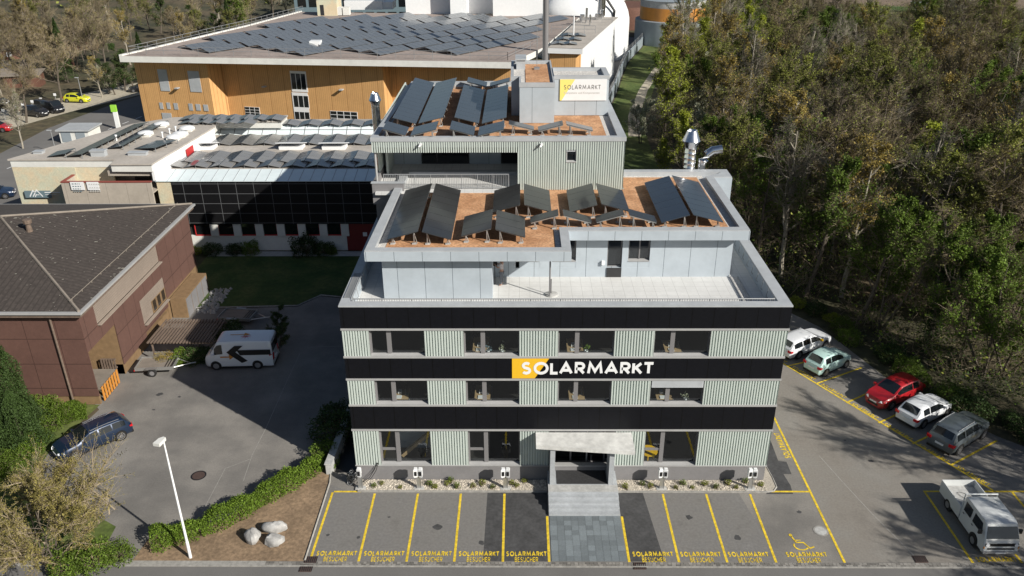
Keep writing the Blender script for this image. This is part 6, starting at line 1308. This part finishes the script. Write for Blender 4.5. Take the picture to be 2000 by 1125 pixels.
def make_tree(name, seed, h, spread, twig_m, leaf_m, nleaf, leaf_s, limbs=17, low=.28, bark='bark', ivy=0, twigs=20, tw=.024, upright=.55, stems=1):
    rng = np.random.default_rng(seed); tb = MB(); T0, T1, TW = [], [], []; tips = []
    for st in range(stems):
        lean = rng.normal(0, .06 if stems == 1 else .22, 2); P = []; x = np.array((rng.normal(0, .2)*(stems > 1), rng.normal(0, .2)*(stems > 1), 0.)); k = 8
        for i in range(k+1): P.append(x.copy()); x = x+np.array((lean[0]+rng.normal(0, .05), lean[1]+rng.normal(0, .05), 1))*h*.92/k
        r0 = h*.017/math.sqrt(stems); tb.tube(P, [r0*(1-.88*i/k)+.01 for i in range(k+1)], 6, cap=False)
        for b in range(limbs//stems):
            f = low+(1-low)*(b+rng.random())/(limbs/stems); f = min(f, .97); q = f*k; i = min(int(q), k-1); base = P[i]+(P[i+1]-P[i])*(q-i)
            a = rng.random()*6.283; ln = spread*h*(1.05-.75*(f-low)/(1-low))*rng.uniform(.7, 1.15); el = rng.uniform(.35, .9)*upright*1.6
            d = np.array((math.cos(a)*math.cos(el), math.sin(a)*math.cos(el), math.sin(el))); Q = [base]; p = base.copy()
            for j in range(4): d = d+np.array((rng.normal(0, .13), rng.normal(0, .13), .12+rng.normal(0, .08))); d /= np.linalg.norm(d); p = p+d*ln/4; Q.append(p.copy())
            r1 = r0*.42*(1-.6*f)+.012; tb.tube(Q, [r1*(1-.8*j/4) for j in range(5)], 4, cap=False)
            for c in range(9):
                g = rng.uniform(.2, 1)*4; j = min(int(g), 3); s0 = Q[j]+(Q[j+1]-Q[j])*(g-j); dd2 = (Q[j+1]-Q[j]); dd2 = dd2/np.linalg.norm(dd2)+rng.normal(0, .55, 3); dd2[2] += .25; dd2 /= np.linalg.norm(dd2)
                l2 = ln*rng.uniform(.25, .5); s1 = s0+dd2*l2; T0.append(s0); T1.append(s1); TW.append(.03)
                for e in range(twigs):
                    u = rng.uniform(.15, 1); t0 = s0+(s1-s0)*u; d3 = dd2+rng.normal(0, .6, 3); d3[2] += .15; d3 /= np.linalg.norm(d3); t1 = t0+d3*l2*rng.uniform(.3, .75); T0.append(t0); T1.append(t1); TW.append(tw*.62); tips.append((t0, t1))
    V, F = ribbons(rng, np.array(T0), np.array(T1), TW); mi = np.zeros(len(F), np.int32)
    tp = np.array(tips)
    if nleaf:
        k = rng.integers(0, len(tp), nleaf); # clumping
        wgt = rng.random(len(tp))**2; k = rng.choice(len(tp), nleaf, p=wgt/wgt.sum()); u = rng.uniform(.3, 1.1, (nleaf, 1)); C = tp[k, 0]+(tp[k, 1]-tp[k, 0])*u+rng.normal(0, leaf_s*.6, (nleaf, 3))
        V2, F2 = leaf_quads(rng, C, leaf_s); F = np.concatenate([F, F2+len(V)]); V = np.concatenate([V, V2]); mi = np.concatenate([mi, np.ones(len(F2), np.int32)])
    if ivy:
        zz = rng.uniform(0, h*.62, ivy); a = rng.random(ivy)*6.283; rr = r0+rng.gamma(2, .16, ivy)*(1.2-zz/h); C = np.stack([rr*np.cos(a), rr*np.sin(a), zz], 1)
        V2, F2 = leaf_quads(rng, C, .2); F = np.concatenate([F, F2+len(V)]); V = np.concatenate([V, V2]); mi = np.concatenate([mi, np.full(len(F2), 2, np.int32)])
    me = np_mesh(name+'_crown', V, F, [twig_m, leaf_m or twig_m, 'leafdark']); me.polygons.foreach_set('material_index', mi)
    t = thing(name, 'x', 'tree', (0, 0, 0)); local(t); tb.build('trunk', bark, t, smooth=True)
    c = bpy.data.objects.new('crown', me); sc.collection.objects.link(c); c.parent = t; t['h'] = h; del t['h']; return t
def make_bush(name, seed, r, h, leaf_m, n, s, twig_m='twig', cat='shrub'):
    rng = np.random.default_rng(seed); d = rng.normal(size=(n, 3)); d /= np.linalg.norm(d, axis=1)[:, None]; d[:, 2] = np.abs(d[:, 2]); rad = rng.uniform(.55, 1, n)**.6
    lump = 1+.22*np.sin(d[:, 0]*5+seed)*np.cos(d[:, 1]*4+seed*2)+.12*np.sin(d[:, 2]*9+seed); C = d*rad[:, None]*lump[:, None]*np.array((r, r, h))+np.array((0, 0, .1))
    V, F = leaf_quads(rng, C, s); m = 60; P1 = d[:m]*lump[:m, None]*np.array((r, r, h))*.98; V2, F2 = ribbons(rng, np.zeros((m, 3))+[0, 0, .05], P1, np.full(m, .018))
    me = np_mesh(name+'_foliage', V, F, leaf_m); t = thing(name, 'x', cat, (0, 0, 0)); local(t)
    o = bpy.data.objects.new('foliage', me); sc.collection.objects.link(o); o.parent = t
    o = bpy.data.objects.new('stems', np_mesh('stems', V2, F2, twig_m)); sc.collection.objects.link(o); o.parent = t; return t
def make_conifer(name, seed, h, r, leaf_m, n):
    rng = np.random.default_rng(seed); z = rng.uniform(.04, 1, n)**.8; tier = (z*9) % 1; a = rng.random(n)*6.283; rr = r*(1-z)**.8*(.55+.45*(1-tier))*rng.uniform(.45, 1, n)**.5
    C = np.stack([rr*np.cos(a), rr*np.sin(a), z*h-rr*.15], 1); V, F = leaf_quads(rng, C, .26, up=.9, asp=.4); t = thing(name, 'x', 'tree', (0, 0, 0)); local(t)
    MB().tube([(0, 0, 0), (0, 0, h*.95)], h*.014, 6, r2=.02).build('trunk', 'bark', t); o = bpy.data.objects.new('crown', np_mesh('crown', V, F, leaf_m)); sc.collection.objects.link(o); o.parent = t; return t
TP = {
 'bare0': make_tree('bare_tree', 1, 14, .38, 'twig', 'leafolive', 1800, .15), 'bare1': make_tree('bare_tree', 2, 15, .33, 'twiggrey', 'leafgreen', 1500, .15, bark='barkpale', upright=.8), 'bare2': make_tree('bare_tree', 3, 13, .42, 'twig', 'leafochre', 2200, .16, twigs=24),
 'bud0': make_tree('budding_tree', 4, 13, .38, 'twig', 'leafolive', 7500, .19), 'bud1': make_tree('budding_tree', 5, 14, .34, 'twiggrey', 'leafyellow', 6500, .19, bark='barkpale', upright=.75),
 'green0': make_tree('leafy_tree', 6, 12, .38, 'twig', 'leafgreen', 13000, .19), 'green1': make_tree('leafy_tree', 7, 11, .42, 'twig', 'leafgreen', 15000, .19, low=.15, stems=3),
 'lime0': make_tree('leafy_tree', 8, 12, .36, 'twiggrey', 'leaflime', 10000, .22, low=.15, upright=.8), 'ivy0': make_tree('ivy_clad_tree', 9, 14, .34, 'twig', 'leafolive', 1200, .18, ivy=3200), 'ivy1': make_tree('ivy_clad_tree', 10, 12, .32, 'twiggrey', 'leafgreen', 2000, .18, ivy=4200, bark='barkpale'),
 'bloss0': make_tree('blossoming_tree', 11, 9, .34, 'twiggrey', 'blossom', 8000, .2, low=.15, stems=3), 'coni0': make_conifer('conifer', 12, 12, 2.6, 'leafdark', 9000), 'dark0': make_tree('evergreen_tree', 13, 11, .32, 'twig', 'leafdark', 9000, .24, low=.1)}
LB = {'bare': 'bare brown tree', 'bud': 'tree with olive-yellow buds', 'green': 'fresh green leafy tree', 'lime': 'bright yellow-green tree', 'ivy': 'thin ivy-clad tree', 'bloss': 'small blossoming tree', 'coni': 'dark pointed conifer', 'dark': 'dense dark evergreen tree'}
seen = set(); ntree = 0
def plant(key, x, y, s, rz, where, group, z=0., ss=None):
    global ntree
    p = TP[key]; lab = LB[key[:-1]]+' '+where; sca = ss or (s, s, s*random.uniform(.9, 1.1)); ntree += 1
    if key not in seen:
        seen.add(key); p.location = (x, y, z); p.rotation_euler[2] = rz; p.scale = sca; p['label'] = lab; p['group'] = group; return p
    return dup(p, (x, y, z), rz, sca, lab, group)
random.seed(42)
edge = [(40, -8), (36.5, -2), (34, 3), (31, 8), (29, 12.5), (27, 18), (23.0, 25), (19.8, 33), (18.5, 50), (18.5, 66), (21, 84), (27, 104), (32, 122), (37, 138), (46, 146), (50, 165), (48, 215), (300, 215), (300, -8)]
riv = [(58, 205), (64, 175), (64, 126), (76, 98), (92, 100), (85, 130), (85, 160), (82, 200)]
def pick(W):
    r = random.random()*sum(w for _, w in W)
    for k, w_ in W:
        r -= w_
        if r < 0: return k
    return W[-1][0]
y = -6.
while y < 212:
    sp = 4.2+max(0, y-20)*.024; x = 20+random.random()*sp
    while x < 175:
        X, Y_ = x+random.uniform(-.38, .38)*sp, y+random.uniform(-.38, .38)*sp; x += sp
        if not inpoly(X, Y_, edge) or not (inview((X, Y_, 3), 90) or inview((X, Y_, 12), 60)): continue
        if X > 84 and Y_ > 158-(X-84)*.12: continue
        if inpoly(X, Y_, riv) and random.random() < .85: continue
        if ntree > 292: continue
        if Y_ < 22: W_ = [('bare0', 1), ('bare1', 1.4), ('ivy0', 1.6), ('ivy1', 1.2), ('green0', 1.5), ('green1', 1.4), ('bud0', .8)]
        elif X < 42 and 58 < Y_ < 150: W_ = [('bare1', 1), ('bud0', 1.2), ('bud1', 1.4), ('lime0', 1.5), ('bloss0', .8), ('green1', .8)]
        elif Y_ < 75: W_ = [('bare0', 1.8), ('bare1', 1.5), ('bare2', 1.2), ('bud0', 2.2), ('bud1', .8), ('ivy0', 1.1), ('green0', 1.7), ('green1', 1.6), ('lime0', .7), ('bloss0', .15)]
        else: W_ = [('bare0', 1.8), ('bare1', .8), ('bare2', 1.4), ('bud0', 2), ('green0', 1.5), ('lime0', 1), ('dark0', .4), ('bud1', .6)]
        where = 'at the car park edge of the wood' if Y_ < 22 else ('in the near part of the wood right of the office' if Y_ < 50 else ('in the middle of the wood right of the office' if Y_ < 95 else ('beside the footpath at the wood edge' if X < 45 else 'in the far part of the wood')))
        k = pick(W_); plant(k, X, Y_, random.uniform(.8, 1.12)*(.85 if Y_ < 20 else 1), random.random()*6.28, where, 'trees of the wood')
    y += sp
sc['wood_count'] = ntree
# undergrowth between the trunks
rng = np.random.default_rng(17); C = []; S = []
for _ in range(30000):
    v_ = rng.uniform(0, 1)**1.6; Y_ = -8+v_*225; X = rng.uniform(20, 150)
    if not inpoly(X, Y_, edge) or not inview((X, Y_, 2), 60) or (inpoly(X, Y_, riv)): continue
    q = math.sin(X*.31+1)*math.cos(Y_*.23)+math.sin(X*.11-Y_*.17)
    if q < -.5 and rng.random() < .6: continue
    C.append((X, Y_, rng.gamma(1.8, 1.2 if Y_ < 60 else .8)))
C = np.array(C); g = C.repeat(26, 0)+rng.normal(0, .75, (len(C)*26, 3))*(1, 1, .8); g[:, 2] = np.abs(g[:, 2])*.8; half_ = rng.random(len(g)) < .62
V, F = leaf_quads(rng, g[half_], .24); P1 = g[~half_]+rng.normal(0, .5, ((~half_).sum(), 3))+[0, 0, .5]; V2, F2 = ribbons(rng, g[~half_], P1, np.full(len(P1), .014))
me = np_mesh('undergrowth', np.concatenate([V, V2]), np.concatenate([F, F2+len(V)]), ['leafgreen', 'twig', 'leafdark', 'leafolive']); r_ = rng.random(len(F)); mi = np.where(r_ < .35, 0, np.where(r_ < .7, 2, 3)); me.polygons.foreach_set('material_index', np.concatenate([mi, np.ones(len(F2), int)]).astype(np.int32))
o = bpy.data.objects.new('undergrowth', me); sc.collection.objects.link(o); tag(o, 'tangled undergrowth filling the ground between the trees of the wood', 'undergrowth', kind='stuff')
for x, y in ((38, -16), (45, -13), (42, -22), (46, -7), (39, -7), (43, -3)): plant('bare0', x, y, 1.0, x, 'beyond the right edge of the car park', 'trees of the wood')
n0 = ntree
for i in range(170):
    u = random.uniform(0, 560); v = random.uniform(-40, 150); 
    if v > 20 and u > 620-v*4.6: continue
    p = PZ(u, v+60, 0)
    if p[1] < 92 or inpoly(p[0], p[1], [(-62, 84), (-52, 84), (-20, 200), (-40, 200)]) or (p[0] > -64 and p[1] < 118): continue
    if ntree-n0 > 72: break
    k = pick([('bare2', 3), ('bare0', 2), ('bud1', 1.2), ('bud0', .8), ('dark0', .5), ('green0', .7), ('coni0', .5), ('bloss0', .25)]); plant(k, p[0], p[1], random.uniform(.55, .95), random.random()*6.28, 'among the garden plots at upper left' if u < 300 else 'behind the left side of the timber hall', 'trees at upper left')
for u, v, k, s in ((245, 178, 'dark0', .7), (225, 185, 'dark0', .6), (262, 172, 'dark0', .75), (200, 190, 'bud1', .5), (215, 182, 'bloss0', .6), (285, 160, 'coni0', .8), (120, 200, 'bare2', .9), (52, 240, 'bare2', .8), (585, 28, 'green1', .8), (560, 24, 'bloss0', .9), (45, 290, 'bare1', .5)):
    p = PZ(u, v, 0); plant(k, p[0], p[1], s, u, 'standing beside the far street' if v > 100 else 'behind the far corner of the hall', 'trees at upper left')
# trees between annex and wood
p = PZ(1150, 140, 0); plant('green0', p[0], p[1]-8, .75, 1, 'rising behind the rooftop sign', 'trees of the wood')
for u, v, k, s in ((1305, 120, 'lime0', .75), (1330, 110, 'bud1', .8), (1290, 100, 'lime0', .6), (1410, 110, 'lime0', 1.1), (1440, 90, 'lime0', 1.0), (1320, 92, 'green1', .5), (1370, 98, 'green1', .6), (1330, 330, 'lime0', .7), (1300, 340, 'lime0', .5), (1350, 225, 'bloss0', .8), (1250, 250, 'bloss0', .7)):
    p = PZ(u, v+30, 0); plant(k, p[0], p[1], s, u, 'in front of the orange tank' if v < 130 else 'rising behind the exhaust pipes', 'trees of the wood')
# far backdrop wood
rng = np.random.default_rng(3)
C = []
for a in range(2600):
    x, y = rng.uniform(-260, 300), rng.uniform(225, 330)
    if 95 < x < 330 and y < 400: continue
    if -60 < x < 45 and y < 235: continue
    C.append((x, y, rng.uniform(1, 11)))
C = np.array(C); C = np.repeat(C, 7, 0)+rng.normal(0, 1.5, (len(C)*7, 3)); V, F = leaf_quads(rng, C, 1.1)
o = bpy.data.objects.new('distant_wood', np_mesh('distant_wood', V, F, 'leafolive')); sc.collection.objects.link(o); tag(o, 'distant wood along the top edge behind the halls', 'wood', kind='stuff')
# shrubs
BU = {'g': make_bush('shrub', 21, 1.1, 1.3, 'leafgreen', 2600, .11), 'd': make_bush('shrub', 22, 1.2, 1.4, 'leafdark', 2600, .12), 'l': make_bush('shrub', 23, 1.0, .9, 'leaflime', 2200, .1), 'h': make_bush('shrub', 24, .9, .95, 'leafhedge', 3400, .075), 'p': make_bush('small_plant', 25, .17, .14, 'leafolive', 110, .06, cat='plant'), 'q': make_bush('small_plant', 26, .19, .2, 'leafgreen', 140, .06, cat='plant'), 'y': make_bush('shrub', 27, 1.0, 1.0, 'leafyellow', 2400, .08)}
bs = set()
def bush(k, x, y, s, lab, group, z=0.):
    sca = (s*random.uniform(.85, 1.15), s*random.uniform(.85, 1.15), s*random.uniform(.85, 1.1))
    if k not in bs: bs.add(k); p = BU[k]; p.location = (float(x), float(y), z); p.rotation_euler[2] = random.random()*6; p.scale = sca; p['label'] = lab; p['group'] = group; return p
    return dup(BU[k], (x, y, z), random.random()*6, sca, lab, group)
# wood-edge undergrowth
for a, b in zip(edge[1:8], edge[2:9]):
    L_ = math.dist(a, b); n = int(L_/1.5)
    for i in range(n):
        x = a[0]+(b[0]-a[0])*(i+.5)/n-1.3+random.uniform(-.7, .9); y = a[1]+(b[1]-a[1])*(i+.5)/n+random.uniform(-.6, .6); bush(random.choice('gdgdl'), x, y, random.uniform(.7, 1.25), 'low green shrub in the undergrowth where the wood meets the car park', 'shrubs at the wood edge')
# small plants in the gravel bed
for i, (u, v) in enumerate(((731, 950), (746, 945), (782, 953), (838, 946), (874, 946), (850, 952), (893, 951), (924, 950), (942, 945), (963, 952), (1010, 950), (1024, 941), (1254, 947), (1270, 951), (1320, 953), (1334, 946), (1352, 953), (1376, 947), (1399, 952), (1422, 945), (1438, 953), (1455, 942), (1486, 948), (1221, 952), (881, 940), (1001, 945))):
    p = PZ(u, v, .1); bush('q' if i % 3 == 0 else 'p', p[0], p[1], random.uniform(.8, 1.3), 'small tufted plant in the pale gravel '+('left' if u < 1070 else 'right')+' of the entrance steps', 'plants in the gravel beds', .07)
# clipped hedge along the yard
def hedge(name, path, w_, h_, m, n, s, lab, group=None, seed=0):
    rng = np.random.default_rng(seed); P = np.array(path, float); seg = np.linalg.norm(np.diff(P, axis=0), axis=1); cum = np.r_[0, np.cumsum(seg)]; q = rng.random(n)*cum[-1]
    i = np.clip(np.searchsorted(cum, q)-1, 0, len(seg)-1); f = ((q-cum[i])/seg[i])[:, None]; c = P[i]+(P[i+1]-P[i])*f; d = (P[i+1]-P[i])/seg[i][:, None]; nn = np.stack([-d[:, 1], d[:, 0]], 1)
    a = rng.uniform(0, math.pi, n); r = rng.uniform(.75, 1, n); lump = 1+.15*np.sin(q*1.7+seed)+.12*np.sin(q*4.1)+rng.normal(0, .05, n); X = np.cos(a)*r*w_/2*lump; Z = np.abs(np.sin(a))**.6*r*h_*lump
    C = np.stack([c[:, 0]+nn[:, 0]*X, c[:, 1]+nn[:, 1]*X, Z], 1); V, F = leaf_quads(rng, C, s, up=.3)
    t = thing(name, lab, 'hedge', (P[0][0], P[0][1], 0), group); V = V-np.array((P[0][0], P[0][1], 0)); o = bpy.data.objects.new('foliage', np_mesh('foliage', V, F, m)); sc.collection.objects.link(o); o.parent = t
    st = MB(); 
    for k in range(int(cum[-1]/.5)+1):
        j = min(np.searchsorted(cum, k*.5, 'right')-1, len(seg)-1); p = P[j]+(P[j+1]-P[j])*((k*.5-cum[j])/seg[j]); st.tube([(p[0], p[1], 0), (p[0]+rng.normal(0, .1), p[1]+rng.normal(0, .1), h_*.8)], .02, 4, cap=False)
    st.build('stems', 'bark', t); return t
hedge('hedge', [(-19.6, -5.5), (-17.4, -4.5), (-15.9, -3.2), (-14.6, -1.7), (-13.5, -.5), (-12.6, .6), (-12.2, 1.4)], 1.35, .95, 'leafhedge', 21000, .1, 'bright green hedge curving between the yard and the soil bed', seed=1)
bush('g', -12.0, 2.3, .95, 'rounded green bush at the upper end of the curved hedge', 'bushes at the hedge end'); bush('d', -11.7, 4.4, 1.2, 'dark bush in the shade beside the retaining wall', 'bushes at the hedge end'); bush('h', -11.5, 1.3, .6, 'small bright bush at the foot of the retaining wall', 'bushes at the hedge end'); bush('d', -12.0, 6.0, 1.0, 'dark bush farther along the retaining wall', 'bushes at the hedge end')
hedge('hedge', [(-30.6, 7.0), (-29.6, 6.6), (-29.0, 6.9)], 1.7, .6, 'leafhedge', 8000, .1, 'green ground cover at the corner of the brown building', seed=2)
for i in range(34):
    x = random.uniform(-36, -29.9); y = random.uniform(-2.5, 7.0)
    if x > -30.5 and y < 2.8: continue
    bush(random.choice('hhg'), x, y, random.uniform(.7, 1.1), 'low green shrub in the bed between brown building and blue car', 'shrubs in the bed by the blue car')
for x, y, k, s in ((-26.2, 13.2, 'y', .9), (-25.2, 13.6, 'h', .95), (-24.2, 13.7, 'd', .9), (-23.0, 13.9, 'd', .9), (-21.8, 14.0, 'd', .95), (-20.4, 14.3, 'd', .9)): bush(k, x, y, s, 'dark green shrub in the planted strip behind the white van' if k == 'd' else ('yellow flowering shrub behind the open trailer' if k == 'y' else 'bright green shrub behind the open trailer'), 'shrubs beside the pergola')
bush('d', -22.8, 17.2, 1.1, 'round dark bush in the shade in front of the dark trailer', 'shrubs beside the pergola')
plant('dark0', -18.2, 14.6, .28, 1, 'standing alone in the shade right of the van', 'small trees in the yard'); plant('dark0', -18.8, 16.4, .3, 2, 'standing in the shade behind its twin right of the van', 'small trees in the yard')
for u, k, s in ((395, 'l', .7), (425, 'd', .9), (470, 'd', .8), (500, 'g', .9), (605, 'd', 1.3), (640, 'd', .9), (655, 'g', .6)):
    p = PZ(u, 482, 0); bush(k, p[0], 33.9, s, 'shrub in the shade against the low white building', 'shrubs along the low white building')
# rubble under the eaves
rng = np.random.default_rng(9); mb = MB()
for _ in range(240):
    x, y = rng.uniform(-26.9, -25.3), rng.uniform(21.4, 26); r = rng.uniform(.08, .22); mb.add([(x-r, y, .0), (x, y-r, 0), (x+r, y, 0), (x, y+r, 0), (x+rng.normal(0, .03), y, r*1.2)], [(0, 1, 4), (1, 2, 4), (2, 3, 4), (3, 0, 4)])
tag(mb.build('rubble', 'rock'), 'bed of loose stones at the far corner of the brown building', 'stones', kind='stuff')
# column shaped evergreens at the left edge
def make_column(seed, r, h, n, m): 
    rng = np.random.default_rng(seed); z = rng.uniform(0, 1, n); a = rng.random(n)*6.283; rr = r*(1-z**1.25)**.75*(1+.16*np.sin(a*3+z*8)+.12*np.sin(a*5-z*17))*rng.uniform(.72, 1, n); C = np.stack([rr*np.cos(a), rr*np.sin(a), z*h], 1)
    V, F = leaf_quads(rng, C, .13, up=.2, asp=.5); t = thing('thuja', 'x', 'tree', (0, 0, 0)); local(t); o = bpy.data.objects.new('crown', np_mesh('crown', V, F, m)); sc.collection.objects.link(o); o.parent = t; MB().tube([(0, 0, 0), (0, 0, h*.9)], .12, 6, r2=.03).build('trunk', 'bark', t); return t
t = make_column(31, 2.4, 8.2, 40000, 'leafdark'); t.location = (-32.9, 4.4, 0); t['label'] = 'tall dark columnar evergreen against the brown building at the left edge'; t['category'] = 'tree'
t = make_column(32, 1.5, 4.2, 16000, 'leafdark'); t.location = (-31.2, 3.2, 0); t['label'] = 'shorter evergreen column in front of the tall one at the left edge'
# loose yellow-leaved tree in the left foreground
fg = make_tree('yellow_leaved_tree', 77, 4.7, .9, 'twig', 'leafochre', 46000, .075, limbs=36, low=.08, bark='bark', twigs=16, tw=.014, upright=.4, stems=4)
fg.location = (-24.4, -6.9, 0); fg['label'] = 'wide tree with small yellow spring leaves in the lower left corner'
for x, y, s in ((-22.0, -6.9, 1.0), (-23.2, -7.4, .9), (-21.0, -6.4, .8)): bush('g', x, y, s, 'green shrub under the yellow tree in the lower left corner', 'shrubs under the yellow tree')
print('trees', ntree)

for k, p in TP.items():
    if k not in seen:
        for c in list(p.children): bpy.data.objects.remove(c)
        bpy.data.objects.remove(p)
